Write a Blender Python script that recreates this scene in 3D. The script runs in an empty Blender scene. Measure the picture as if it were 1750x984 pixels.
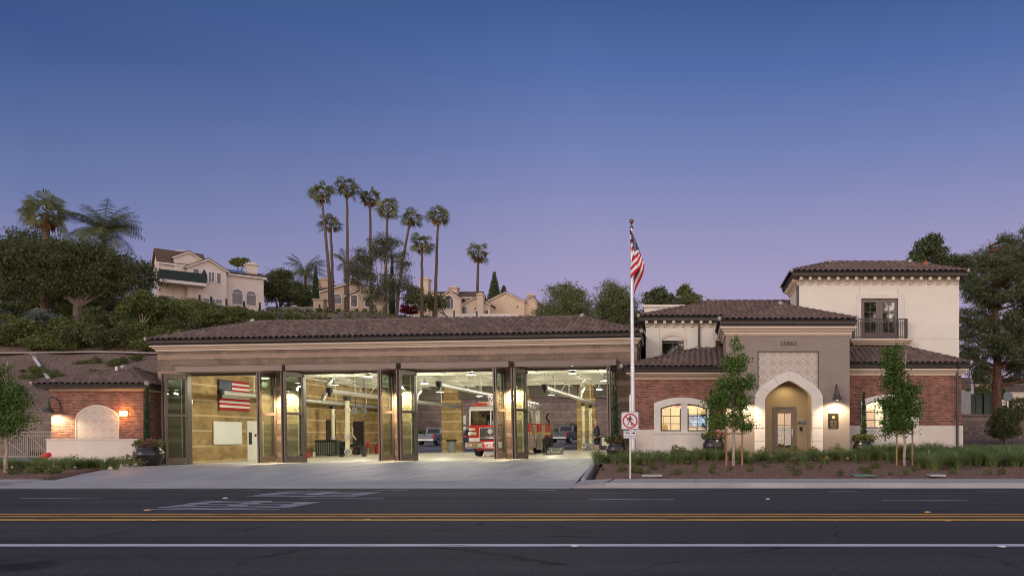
import bpy, bmesh, math, random
import numpy as np
from mathutils import Vector, Matrix
C = bpy.context.scene.collection
R = math.radians
random.seed(7)
F0 = 1345.0; VPX = 1184.0; HY = 745.0      # focal length and vanishing point measured on the 1750 px photograph
# ---------------------------------------------------------------- camera
cam = bpy.data.cameras.new('camera'); camo = bpy.data.objects.new('camera', cam); C.objects.link(camo)
camo.location = (0, 0, 1.0); camo.rotation_euler = (R(90), 0, 0)
cam.sensor_width = 36; cam.lens = F0 / 1750 * 36
cam.shift_x = (875 - VPX) / 1750; cam.shift_y = (HY - 492) / 1750
cam.clip_start = .1; cam.clip_end = 3000
bpy.context.scene.camera = camo
# ---------------------------------------------------------------- world (dusk sky)
W = bpy.data.worlds.new('World'); bpy.context.scene.world = W; W.use_nodes = True
nt = W.node_tree; nt.nodes.clear()
def wn(t, **k):
    n = nt.nodes.new(t)
    for a, b in k.items(): setattr(n, a, b)
    return n
def ramp(n, stops):
    e = n.color_ramp.elements
    while len(e) > 1: e.remove(e[-1])
    e[0].position = stops[0][0]; e[0].color = tuple(stops[0][1]) + (1,)
    for p, c in stops[1:]:
        x = e.new(p); x.color = tuple(c) + (1,)
tc = wn('ShaderNodeTexCoord'); sp = wn('ShaderNodeSeparateXYZ'); nt.links.new(tc.outputs['Generated'], sp.inputs[0])
r1 = wn('ShaderNodeValToRGB'); nt.links.new(sp.outputs['Z'], r1.inputs[0])
ramp(r1, [(0, (.47, .35, .50)), (.10, (.44, .35, .53)), (.18, (.385, .338, .545)), (.24, (.31, .302, .515)), (.33, (.182, .228, .465)), (.42, (.088, .156, .388)), (.48, (.056, .110, .300)), (.7, (.022, .05, .16)), (1, (.02, .04, .12))])
r1b = wn('ShaderNodeValToRGB'); nt.links.new(sp.outputs['Z'], r1b.inputs[0])
ramp(r1b, [(0, (.34, .29, .46)), (.12, (.28, .275, .47)), (.17, (.25, .255, .45)), (.23, (.160, .203, .40)), (.30, (.095, .148, .338)), (.37, (.047, .093, .262)), (.48, (.03, .07, .20)), (.7, (.02, .05, .14)), (1, (.02, .04, .12))])
mx = wn('ShaderNodeMapRange'); nt.links.new(sp.outputs['X'], mx.inputs[0])
mx.inputs[1].default_value = -.62; mx.inputs[2].default_value = -.14
m1 = wn('ShaderNodeMixRGB'); nt.links.new(mx.outputs[0], m1.inputs[0]); nt.links.new(r1b.outputs[0], m1.inputs[1]); nt.links.new(r1.outputs[0], m1.inputs[2])
r2 = wn('ShaderNodeValToRGB'); nt.links.new(sp.outputs['Z'], r2.inputs[0])   # the sunset half behind the camera
ramp(r2, [(0, (2.5, 1.9, 1.55)), (.12, (2.25, 1.82, 1.62)), (.35, (1.25, 1.18, 1.25)), (.7, (.6, .64, .82)), (1, (.3, .34, .5))])
my = wn('ShaderNodeMapRange'); my.interpolation_type = 'SMOOTHSTEP'; nt.links.new(sp.outputs['Y'], my.inputs[0])
my.inputs[1].default_value = .25; my.inputs[2].default_value = -.6
m2 = wn('ShaderNodeMixRGB'); nt.links.new(my.outputs[0], m2.inputs[0]); nt.links.new(m1.outputs[0], m2.inputs[1]); nt.links.new(r2.outputs[0], m2.inputs[2])
bg = wn('ShaderNodeBackground'); nt.links.new(m2.outputs[0], bg.inputs[0]); bg.inputs[1].default_value = 1.0
wo = wn('ShaderNodeOutputWorld'); nt.links.new(bg.outputs[0], wo.inputs[0])
sun = bpy.data.lights.new('sun', 'SUN'); sun.energy = .55; sun.angle = R(18); sun.color = (1, .86, .74)
suno = bpy.data.objects.new('sun', sun); C.objects.link(suno); suno.rotation_euler = (R(72), 0, R(-35))
sc = bpy.context.scene
sc.view_settings.view_transform = 'Standard'; sc.view_settings.look = 'None'
sc.view_settings.exposure = 0; sc.view_settings.gamma = 1
try:
    sc.cycles.use_denoising = True; sc.cycles.filter_width = 1.0; sc.cycles.max_bounces = 6; sc.cycles.transparent_max_bounces = 16
    sc.cycles.sample_clamp_indirect = 6; sc.cycles.caustics_reflective = False; sc.cycles.caustics_refractive = False
except Exception: pass
# ---------------------------------------------------------------- helpers
def WX(px, D): return (px - VPX) * D / F0
def WZ(py, D): return 1 + (HY - py) * D / F0
def tag(o, label=None, cat=None, group=None, kind=None):
    if label: o['label'] = label
    if cat: o['category'] = cat
    if group: o['group'] = group
    if kind: o['kind'] = kind
    return o
def thing(name, label, cat, loc=(0, 0, 0), rotz=0, group=None):
    o = bpy.data.objects.new(name, None); C.objects.link(o); o.empty_display_size = .3
    o.location = loc; o.rotation_euler = (0, 0, rotz)
    return tag(o, label, cat, group)
def copy_tree(o, parent=None):
    c = o.copy(); C.objects.link(c); c.parent = parent
    for ch in o.children: copy_tree(ch, c)
    return c
class B:
    def __init__(s): s.v = []; s.f = []; s.uv = None
    def add(s, vs, fs):
        n = len(s.v); s.v += [tuple(p) for p in vs]; s.f += [tuple(i + n for i in f) for f in fs]; return s
    def box(s, x0, x1, y0, y1, z0, z1):
        if x0 > x1: x0, x1 = x1, x0
        if y0 > y1: y0, y1 = y1, y0
        if z0 > z1: z0, z1 = z1, z0
        return s.add([(x0,y0,z0),(x1,y0,z0),(x1,y1,z0),(x0,y1,z0),(x0,y0,z1),(x1,y0,z1),(x1,y1,z1),(x0,y1,z1)],
                     [(0,3,2,1),(4,5,6,7),(0,1,5,4),(1,2,6,5),(2,3,7,6),(3,0,4,7)])
    def bar(s, p0, p1, w, h):                      # rectangular bar between two points
        p0 = Vector(p0); p1 = Vector(p1); d = (p1 - p0).normalized()
        up = Vector((0, 0, 1)) if abs(d.z) < .95 else Vector((0, 1, 0))
        a = d.cross(up).normalized() * w / 2; b = a.cross(d).normalized() * h / 2
        vs = [p + i * a + j * b for p in (p0, p1) for i, j in ((-1,-1),(1,-1),(1,1),(-1,1))]
        return s.add(vs, [(0,1,2,3),(7,6,5,4),(0,4,5,1),(1,5,6,2),(2,6,7,3),(3,7,4,0)])
    def cyl(s, p0, p1, r0, r1=None, n=12, caps=True):
        if r1 is None: r1 = r0
        p0 = Vector(p0); p1 = Vector(p1); d = (p1 - p0).normalized()
        up = Vector((0, 0, 1)) if abs(d.z) < .95 else Vector((1, 0, 0))
        a = d.cross(up).normalized(); b = a.cross(d)
        vs = []
        for p, r in ((p0, r0), (p1, r1)):
            for i in range(n):
                t = 2 * math.pi * i / n; vs.append(p + (a * math.cos(t) + b * math.sin(t)) * r)
        fs = [(i, i + n, (i + 1) % n + n, (i + 1) % n) for i in range(n)]
        if caps: fs += [tuple(range(n)), tuple(range(2 * n - 1, n - 1, -1))]
        return s.add(vs, fs)
    def tube(s, pts, r, n=8, radii=None):
        for i in range(len(pts) - 1):
            s.cyl(pts[i], pts[i + 1], radii[i] if radii else r, radii[i + 1] if radii else r, n)
        return s
    def lathe(s, prof, c=(0, 0, 0), n=24):
        vs = []; fs = []; m = len(prof)
        for r, z in prof:
            for i in range(n):
                t = 2 * math.pi * i / n; vs.append((c[0] + r * math.cos(t), c[1] + r * math.sin(t), c[2] + z))
        for j in range(m - 1):
            for i in range(n): fs.append((j*n+i, j*n+(i+1)%n, (j+1)*n+(i+1)%n, (j+1)*n+i))
        if prof[0][0] > .001: fs.append(tuple(range(n - 1, -1, -1)))
        if prof[-1][0] > .001: fs.append(tuple(range((m-1)*n, m*n)))
        return s.add(vs, fs)
    def ball(s, c, r, n=14, sz=1):
        pr = [(max(1e-4, r * math.sin(math.pi * k / 8)), -r * sz * math.cos(math.pi * k / 8)) for k in range(9)]
        return s.lathe(pr, c, n)
    def prism(s, poly, y0, y1):                    # polygon of (x, z), extruded from y0 to y1
        n = len(poly)
        vs = [(x, y0, z) for x, z in poly] + [(x, y1, z) for x, z in poly]
        return s.add(vs, [tuple(range(n)), tuple(range(2*n-1, n-1, -1))] + [(i, i+n, (i+1)%n+n, (i+1)%n) for i in range(n)])
    def prismx(s, poly, x0, x1):                   # polygon of (y, z), extruded along x
        n = len(poly)
        vs = [(x0, y, z) for y, z in poly] + [(x1, y, z) for y, z in poly]
        return s.add(vs, [tuple(range(n-1, -1, -1)), tuple(range(n, 2*n))] + [(i, (i+1)%n, (i+1)%n+n, i+n) for i in range(n)])
    def strip(s, a, b, y0, y1):                    # solid strip between two polylines of (x, z)
        for i in range(len(a) - 1):
            s.prism([a[i], a[i+1], b[i+1], b[i]], y0, y1)
        return s
    def ring(s, rect, prof, closed=True):          # profile of (outset, z) swept round a rectangle with mitred corners
        x0, x1, y0, y1 = rect; vs = []; fs = []
        for o, z in prof: vs += [(x0-o, y0-o, z), (x1+o, y0-o, z), (x1+o, y1+o, z), (x0-o, y1+o, z)]
        m = len(prof)
        for j in range(m if closed else m - 1):
            k = (j + 1) % m
            for i in range(4): fs.append((j*4+i, j*4+(i+1)%4, k*4+(i+1)%4, k*4+i))
        return s.add(vs, fs)
    def wall(s, x0, x1, y0, y1, z0, z1, ops=()):   # wall along x with rectangular openings (a, b, c, d)
        x = x0
        for a, b, c, d in sorted(ops):
            if a > x: s.box(x, a, y0, y1, z0, z1)
            if c > z0: s.box(a, b, y0, y1, z0, c)
            if d < z1: s.box(a, b, y0, y1, d, z1)
            x = b
        if x < x1: s.box(x, x1, y0, y1, z0, z1)
        return s
    def build(s, name, mat, parent=None, off=(0, 0, 0), smooth=False, loc=None, label=None):
        me = bpy.data.meshes.new(name)
        v = [(p[0]-off[0], p[1]-off[1], p[2]-off[2]) for p in s.v] if any(off) else s.v
        me.from_pydata(v, [], s.f); me.update()
        bm = bmesh.new(); bm.from_mesh(me); bmesh.ops.recalc_face_normals(bm, faces=bm.faces); bm.to_mesh(me); bm.free()
        if smooth: me.polygons.foreach_set('use_smooth', [True] * len(me.polygons))
        me.materials.append(mat)
        o = bpy.data.objects.new(name, me); C.objects.link(o)
        if parent: o.parent = parent
        elif loc is not None: o.location = loc
        elif any(off): o.location = off
        if label: o['label'] = label
        return o
def npmesh(name, V, Fq, mat, parent=None, loc=None, uv=None, smooth=False):
    me = bpy.data.meshes.new(name); V = np.asarray(V, 'f'); Fq = np.asarray(Fq, 'i'); k = Fq.shape[1]
    me.vertices.add(len(V)); me.vertices.foreach_set('co', V.ravel())
    me.loops.add(Fq.size); me.loops.foreach_set('vertex_index', Fq.ravel())
    me.polygons.add(len(Fq)); me.polygons.foreach_set('loop_start', np.arange(0, Fq.size, k, dtype='i'))
    if uv is not None:
        ul = me.uv_layers.new(name='UVMap'); ul.data.foreach_set('uv', np.asarray(uv, 'f')[Fq.ravel()].ravel())
    me.update(calc_edges=True); me.validate()
    if smooth: me.polygons.foreach_set('use_smooth', [True] * len(me.polygons))
    me.materials.append(mat)
    o = bpy.data.objects.new(name, me); C.objects.link(o)
    if parent: o.parent = parent
    if loc is not None: o.location = loc
    return o
def text_b(b, txt, size, cx, cz, y, depth=.01, extrude_to=None, flat=False, sx=1, bold=0):
    cu = bpy.data.curves.new('t', 'FONT'); cu.body = txt; cu.size = size; cu.align_x = 'CENTER'; cu.align_y = 'CENTER'
    cu.extrude = depth / 2; cu.offset = bold; cu.resolution_u = 3
    o = bpy.data.objects.new('t', cu); C.objects.link(o); bpy.context.view_layer.update()
    me = bpy.data.meshes.new_from_object(o.evaluated_get(bpy.context.evaluated_depsgraph_get()))
    if flat: vs = [(v.co.x * sx, v.co.y, v.co.z) for v in me.vertices]
    else: vs = [(cx + v.co.x * sx, y - v.co.z, cz + v.co.y) for v in me.vertices]
    fs = [tuple(p.vertices) for p in me.polygons]
    bpy.data.objects.remove(o); bpy.data.curves.remove(cu); bpy.data.meshes.remove(me)
    if b is not None: b.add(vs, fs)
    return vs, fs
# ---------------------------------------------------------------- materials
def mk(name):
    m = bpy.data.materials.new(name); m.use_nodes = True; n = m.node_tree; p = n.nodes['Principled BSDF']; return m, n, p
def nn(n, t, **k):
    x = n.nodes.new(t)
    for a, b in k.items(): setattr(x, a, b)
    return x
def M(name, col, rough=.6, var=.12, scale=4, bump=0, metal=0, bscale=40, spec=.5, streak=False, emit=None, es=1, col2=None):
    m, n, p = mk(name); L = n.links.new
    p.inputs['Roughness'].default_value = rough; p.inputs['Metallic'].default_value = metal
    p.inputs['Specular IOR Level'].default_value = spec
    t = nn(n, 'ShaderNodeTexCoord')
    src = t.outputs['Object']
    if streak:
        mp = nn(n, 'ShaderNodeMapping'); mp.inputs['Scale'].default_value = streak if isinstance(streak, tuple) else (1, 1, .12)
        L(src, mp.inputs[0]); src = mp.outputs[0]
    no = nn(n, 'ShaderNodeTexNoise'); no.inputs['Scale'].default_value = scale; no.inputs['Detail'].default_value = 6; no.inputs['Roughness'].default_value = .65
    L(src, no.inputs['Vector'])
    r = nn(n, 'ShaderNodeValToRGB'); c2 = col2 or [min(1, c * (1 + var * 1.6)) for c in col]
    ramp(r, [(.3, [c * (1 - var * 1.6) for c in col]), (.52, col), (.75, c2)])
    L(no.outputs[0], r.inputs[0]); L(r.outputs[0], p.inputs['Base Color'])
    if bump:
        n2 = nn(n, 'ShaderNodeTexNoise'); n2.inputs['Scale'].default_value = bscale; n2.inputs['Detail'].default_value = 5
        L(t.outputs['Object'], n2.inputs['Vector'])
        bp = nn(n, 'ShaderNodeBump'); bp.inputs['Strength'].default_value = bump; bp.inputs['Distance'].default_value = .02
        L(n2.outputs[0], bp.inputs['Height']); L(bp.outputs[0], p.inputs['Normal'])
    if emit:
        p.inputs['Emission Color'].default_value = tuple(emit) + (1,); p.inputs['Emission Strength'].default_value = es
    return m
def MB(name, c1, c2, mortar, bw, bh, ms, rough=.85, bump=.5, band=None, bandh=.8, bandcol=None, bias=0, squash=1, off=.5, bando=0):
    m, n, p = mk(name); L = n.links.new; p.inputs['Roughness'].default_value = rough
    t = nn(n, 'ShaderNodeTexCoord'); s = nn(n, 'ShaderNodeSeparateXYZ'); L(t.outputs['Object'], s.inputs[0])
    a = nn(n, 'ShaderNodeMath', operation='ADD'); L(s.outputs[0], a.inputs[0]); L(s.outputs[1], a.inputs[1])
    c = nn(n, 'ShaderNodeCombineXYZ'); L(a.outputs[0], c.inputs[0]); L(s.outputs[2], c.inputs[1])
    b = nn(n, 'ShaderNodeTexBrick'); L(c.outputs[0], b.inputs['Vector']); b.offset = off
    b.inputs['Color1'].default_value = tuple(c1) + (1,); b.inputs['Color2'].default_value = tuple(c2) + (1,); b.inputs['Mortar'].default_value = tuple(mortar) + (1,)
    b.inputs['Scale'].default_value = 1; b.inputs['Mortar Size'].default_value = ms; b.inputs['Brick Width'].default_value = bw; b.inputs['Row Height'].default_value = bh
    b.inputs['Bias'].default_value = bias; b.inputs['Mortar Smooth'].default_value = .2
    no = nn(n, 'ShaderNodeTexNoise'); no.inputs['Scale'].default_value = 1.3; no.inputs['Detail'].default_value = 7; L(t.outputs['Object'], no.inputs['Vector'])
    r = nn(n, 'ShaderNodeValToRGB'); ramp(r, [(.3, (.72,)*3), (.7, (1.2,)*3)]); L(no.outputs[0], r.inputs[0])
    mu = nn(n, 'ShaderNodeMixRGB', blend_type='MULTIPLY'); mu.inputs[0].default_value = 1; L(b.outputs['Color'], mu.inputs[1]); L(r.outputs[0], mu.inputs[2])
    n3 = nn(n, 'ShaderNodeTexNoise'); n3.inputs['Scale'].default_value = 30; L(t.outputs['Object'], n3.inputs['Vector'])
    r3 = nn(n, 'ShaderNodeValToRGB'); ramp(r3, [(.35, (.75,)*3), (.65, (1.2,)*3)]); L(n3.outputs[0], r3.inputs[0])
    mu2 = nn(n, 'ShaderNodeMixRGB', blend_type='MULTIPLY'); mu2.inputs[0].default_value = 1; L(mu.outputs[0], mu2.inputs[1]); L(r3.outputs[0], mu2.inputs[2])
    out = mu2.outputs[0]
    if band:
        md = nn(n, 'ShaderNodeMath', operation='WRAP'); so_ = nn(n, 'ShaderNodeMath', operation='SUBTRACT'); L(s.outputs[2], so_.inputs[0]); so_.inputs[1].default_value = bando; L(so_.outputs[0], md.inputs[0]); md.inputs[1].default_value = 0; md.inputs[2].default_value = bandh
        lt = nn(n, 'ShaderNodeMath', operation='LESS_THAN'); L(md.outputs[0], lt.inputs[0]); lt.inputs[1].default_value = band
        mb = nn(n, 'ShaderNodeMixRGB'); mb.inputs[2].default_value = tuple(bandcol) + (1,); L(out, mb.inputs[1])
        mm = nn(n, 'ShaderNodeMath', operation='MULTIPLY'); L(lt.outputs[0], mm.inputs[0]); L(n3.outputs[0], mm.inputs[1]); L(mm.outputs[0], mb.inputs[0]); out = mb.outputs[0]
    L(out, p.inputs['Base Color'])
    bp = nn(n, 'ShaderNodeBump'); bp.inputs['Strength'].default_value = bump; bp.inputs['Distance'].default_value = .01; bp.invert = True
    ad = nn(n, 'ShaderNodeMath', operation='MULTIPLY_ADD'); L(n3.outputs[0], ad.inputs[0]); ad.inputs[1].default_value = -.3; L(b.outputs['Fac'], ad.inputs[2])
    L(ad.outputs[0], bp.inputs['Height']); L(bp.outputs[0], p.inputs['Normal'])
    return m
def leafmat(name, dark, light, rough=.55, trans=.25):
    m, n, p = mk(name); L = n.links.new; p.inputs['Roughness'].default_value = rough; p.inputs['Specular IOR Level'].default_value = .3
    g = nn(n, 'ShaderNodeNewGeometry'); t = nn(n, 'ShaderNodeTexCoord'); no = nn(n, 'ShaderNodeTexNoise'); no.inputs['Scale'].default_value = .55; no.inputs['Detail'].default_value = 3
    L(t.outputs['Object'], no.inputs['Vector'])
    a = nn(n, 'ShaderNodeMath', operation='MULTIPLY_ADD'); L(g.outputs['Random Per Island'], a.inputs[0]); a.inputs[1].default_value = .55
    b = nn(n, 'ShaderNodeMath', operation='MULTIPLY'); L(no.outputs[0], b.inputs[0]); b.inputs[1].default_value = .5; L(b.outputs[0], a.inputs[2])
    oi = nn(n, 'ShaderNodeObjectInfo'); c = nn(n, 'ShaderNodeMath', operation='MULTIPLY_ADD'); L(oi.outputs['Random'], c.inputs[0]); c.inputs[1].default_value = .22; L(a.outputs[0], c.inputs[2])
    r = nn(n, 'ShaderNodeValToRGB'); ramp(r, [(.2, dark), (.95, light)]); L(c.outputs[0], r.inputs[0]); L(r.outputs[0], p.inputs['Base Color'])
    tr = nn(n, 'ShaderNodeBsdfTranslucent'); L(r.outputs[0], tr.inputs[0]); mi = nn(n, 'ShaderNodeMixShader'); mi.inputs[0].default_value = trans
    L(p.outputs[0], mi.inputs[1]); L(tr.outputs[0], mi.inputs[2]); L(mi.outputs[0], n.nodes['Material Output'].inputs[0])
    return m
def glassmat(name, refl=.14, tint=(.9, .93, .9), rough=.01, top=.85):
    m, n, p = mk(name); L = n.links.new; n.nodes.remove(p)
    t = nn(n, 'ShaderNodeBsdfTransparent'); t.inputs[0].default_value = tuple(tint) + (1,)
    g = nn(n, 'ShaderNodeBsdfGlossy'); g.inputs['Roughness'].default_value = rough
    lw = nn(n, 'ShaderNodeLayerWeight'); lw.inputs[0].default_value = .35
    mr = nn(n, 'ShaderNodeMapRange'); L(lw.outputs['Fresnel'], mr.inputs[0]); mr.inputs[3].default_value = refl; mr.inputs[4].default_value = top
    mi = nn(n, 'ShaderNodeMixShader'); L(mr.outputs[0], mi.inputs[0]); L(t.outputs[0], mi.inputs[1]); L(g.outputs[0], mi.inputs[2])
    L(mi.outputs[0], n.nodes['Material Output'].inputs[0]); return m
def emat(name, col, s):
    m, n, p = mk(name); p.inputs['Base Color'].default_value = tuple(col) + (1,)
    p.inputs['Emission Color'].default_value = tuple(col) + (1,); p.inputs['Emission Strength'].default_value = s; return m
def tilemat(name, cols, light):
    m, n, p = mk(name); L = n.links.new; p.inputs['Roughness'].default_value = .75
    u = nn(n, 'ShaderNodeUVMap'); mp = nn(n, 'ShaderNodeMapping'); L(u.outputs[0], mp.inputs[0])
    vm = nn(n, 'ShaderNodeVectorMath', operation='FLOOR'); L(mp.outputs[0], vm.inputs[0])
    wnn = nn(n, 'ShaderNodeTexWhiteNoise'); L(vm.outputs[0], wnn.inputs['Vector'])
    r = nn(n, 'ShaderNodeValToRGB'); ramp(r, cols); L(wnn.outputs['Value'], r.inputs[0])
    t = nn(n, 'ShaderNodeTexCoord'); no = nn(n, 'ShaderNodeTexNoise'); no.inputs['Scale'].default_value = 9; no.inputs['Detail'].default_value = 6; L(t.outputs['Object'], no.inputs['Vector'])
    r2_ = nn(n, 'ShaderNodeValToRGB'); ramp(r2_, [(.58, (0,)*3), (.8, (.7,)*3)]); L(no.outputs[0], r2_.inputs[0])
    mi = nn(n, 'ShaderNodeMixRGB'); mi.inputs[2].default_value = tuple(light) + (1,); L(r2_.outputs[0], mi.inputs[0]); L(r.outputs[0], mi.inputs[1])
    L(mi.outputs[0], p.inputs['Base Color'])
    bp = nn(n, 'ShaderNodeBump'); bp.inputs['Strength'].default_value = .3; bp.inputs['Distance'].default_value = .02; L(no.outputs[0], bp.inputs['Height']); L(bp.outputs[0], p.inputs['Normal'])
    return m
m_brick = MB('brick', (.135, .040, .024), (.33, .125, .075), (.33, .26, .22), .215, .075, .007, bump=.5)
m_cmu = MB('split_face_block', (.195, .140, .102), (.255, .182, .130), (.155, .112, .082), .40, .20, .008, band=.20, bandh=.8, bandcol=(.50, .35, .26), bump=.8, bando=.28)
m_cmu_in = MB('tan_block', (.30, .20, .085), (.44, .30, .135), (.36, .28, .15), .40, .20, .008, band=.10, bandh=.8, bandcol=(.78, .62, .38), bump=.5)
m_retain = MB('retaining_block', (.20, .145, .115), (.25, .18, .145), (.13, .10, .08), .45, .25, .012, band=.12, bandh=1.0, bandcol=(.38, .28, .22), bump=.6)
m_stucco = M('cream_stucco', (.74, .63, .50), .9, .05, 1.1, .35, bscale=60)
m_stucco_y = M('cream_stucco_upper', (.77, .705, .605), .9, .04, 1.0, .35, bscale=60)
m_base = M('pale_base_stucco', (.70, .615, .53), .9, .05, 1.2, .3, bscale=60)
m_taupe = M('taupe_stucco', (.29, .235, .20), .9, .06, 1.2, .35, bscale=60)
m_stone = M('cast_stone', (.72, .66, .59), .8, .06, 2.5, .2)
m_cornice = M('painted_cornice', (.66, .53, .41), .7, .05, 1.5, streak=(.2, 1, 1))
m_bronze = M('dark_bronze_metal', (.072, .060, .052), .45, .12, 3, metal=.3)
m_doorframe = M('bronze_door_frame', (.145, .112, .094), .4, .1, 5, metal=.35)
m_canopy = M('canopy_metal', (.22, .165, .135), .5, .1, 1.5, metal=.25, streak=(.3, 1, 1))
m_tile = tilemat('roof_tile', [(0, (.085, .056, .048)), (.3, (.122, .080, .068)), (.7, (.148, .098, .082)), (1, (.20, .138, .112))], (.22, .165, .14))
m_tile_far = tilemat('roof_tile_brown', [(0, (.09, .05, .035)), (.5, (.14, .08, .055)), (1, (.22, .13, .09))], (.24, .16, .12))
m_cap = M('ridge_cap', (.14, .093, .08), .75, .35, 3, .3)
m_mortar = M('ridge_end', (.42, .38, .36), .8, .15, 6)
m_glass = glassmat('glass', .10)
m_glass_door = glassmat('door_glass', .07, (.86, .93, .88), top=.26)
m_glass_up = M('reflecting_glass', (.36, .36, .36), .03, .1, 3, metal=1)
m_white = M('white_paint', (.78, .77, .74), .5, .04, 3)
m_ceil = M('white_ceiling_paint', (.66, .66, .58), .7, .05, 1.5)
m_steel = M('galvanized_steel', (.62, .62, .60), .32, .1, 5, metal=.8)
m_chrome = M('chrome', (.75, .75, .76), .12, .05, 5, metal=1)
m_alu = M('aluminium_pole', (.62, .63, .66), .35, .08, 3, metal=.6)
m_black = M('black_rubber', (.018, .018, .02), .7, .2, 8)
m_blackgloss = M('black_glazed_ceramic', (.022, .018, .017), .22, .3, 3)
m_hose = M('cream_hose', (.72, .70, .48), .6, .08, 20, .4, streak=(1, 1, 8))
m_red = M('truck_red', (.50, .015, .018), .25, .05, 3)
m_redmatte = M('red_plastic', (.5, .02, .03), .5, .1, 3)
m_whiteboard = M('whiteboard', (.82, .84, .82), .3, .02, 1)
m_wood = M('stake_wood', (.42, .22, .10), .8, .25, 8, .3, streak=(1, 1, .1))
m_bark = M('bark', (.12, .088, .068), .9, .4, 6, .8, bscale=20, streak=(1, 1, .3))
m_bark_red = M('pine_bark', (.15, .072, .048), .9, .45, 5, 1, bscale=12, streak=(1, 1, .4))
m_bark_pale = M('pale_bark', (.42, .33, .24), .85, .3, 5, .4)
m_palmtrunk = M('palm_trunk', (.125, .085, .06), .95, .35, 3, 1, bscale=14, streak=(1, 1, 3))
m_skin = M('skin', (.50, .29, .20), .5, .05, 5)
m_lamp_on = emat('lamp_glow', (1, .86, .62), 30)
m_lamp_cool = emat('high_bay_glow', (1, .96, .80), 10)
m_lamp_orange = emat('orange_lamp_glow', (1, .45, .12), 60)
# ---------------------------------------------------------------- ground and terrain
def sst(x, a, b):
    t = np.clip((np.asarray(x, float) - a) / (b - a), 0, 1); return t * t * (3 - 2 * t)
def bayz(X): return -.19 + .016 * (np.clip(X, -45, -2.6) + 14.2)
def toe(X): return 62 + 38 * np.clip((np.asarray(X, float) + 46) / 12, 0, 1)
def G(X, Y):
    X = np.asarray(X, float); Y = np.asarray(Y, float)
    pad = np.where(X < -2.6, bayz(X) - .03, bayz(-2.6) + .16 * sst(X, -2.6, 0))
    front = -.31 + (pad + .31) * np.clip((Y - 23.3) / 14.3, 0, 1)
    z = np.where(Y < 22.4, -.55, front)
    lot = pad + .025 * np.clip(Y - 64, 0, 40)
    z = np.where(Y > 50, lot - .04, z)
    t = Y - toe(X)
    HL = np.interp(t, [0, 18, 26, 38, 50, 76, 90, 150, 400], [2.6, 9.4, 13.6, 15.8, 18.6, 21.2, 23.4, 25.5, 22])
    HR = np.interp(t, [0, 38, 62, 120, 300], [4.4, 20.6, 24.6, 26, 22])
    w = sst(X, -46, -30)
    hill = HL * (1 - w) + HR * w
    fade = 1 - sst(X, 4, 26)
    z = np.where(t > 0, np.maximum(z, hill * fade), z)
    rt = sst(X, 11, 14) * (1.6 * sst(Y, 49.5, 50.5) + .65 * sst(Y, 36, 50) + .02 * np.clip(Y - 50, 0, 200))
    return z + rt
def g(x, y): return float(G(x, y))
m_mulch = M('bark_mulch', (.25, .130, .085), .95, .5, 16, 1, bscale=60, col2=(.52, .35, .26))
m_hill = M('hillside_soil', (.19, .120, .09), .95, .45, 5, 1, bscale=18, col2=(.37, .27, .22))
m_lotasp = M('lot_asphalt', (.20, .19, .20), .8, .1, 3)
def grid(name, xs, ys, zf, mat, off=(0, 0), label=None):
    Xs, Ys = np.meshgrid(xs, ys); Z = zf(Xs, Ys)
    V = np.stack([Xs.ravel(), Ys.ravel(), np.asarray(Z).ravel()], 1); nx = len(xs)
    i, j = np.meshgrid(np.arange(nx - 1), np.arange(len(ys) - 1)); a = (j * nx + i).ravel()
    return npmesh(name, V, np.stack([a, a + 1, a + nx + 1, a + nx], 1), mat)
xs = np.concatenate([np.arange(-400, -110, 20), np.arange(-110, 60, 1.0), np.arange(60, 401, 20)])
ys = np.concatenate([np.arange(-60, 20, 10), np.arange(20, 170, 1.0), np.arange(170, 1200, 40)])
rng = np.random.default_rng(3)
gr = grid('ground', xs, ys, lambda X, Y: G(X, Y) - np.where(((Y < 37.5) & (Y > 15) & (X < 36)) | ((Y < 64.1) & (X > -27.5) & (X < -1.5)), .4, 0) + np.where((Y - toe(X) > 1), .25 * np.sin(X * .9 + np.sin(Y * .7) * 2) * np.cos(Y * .8), 0), m_hill)
tag(gr, kind='structure')
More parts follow.
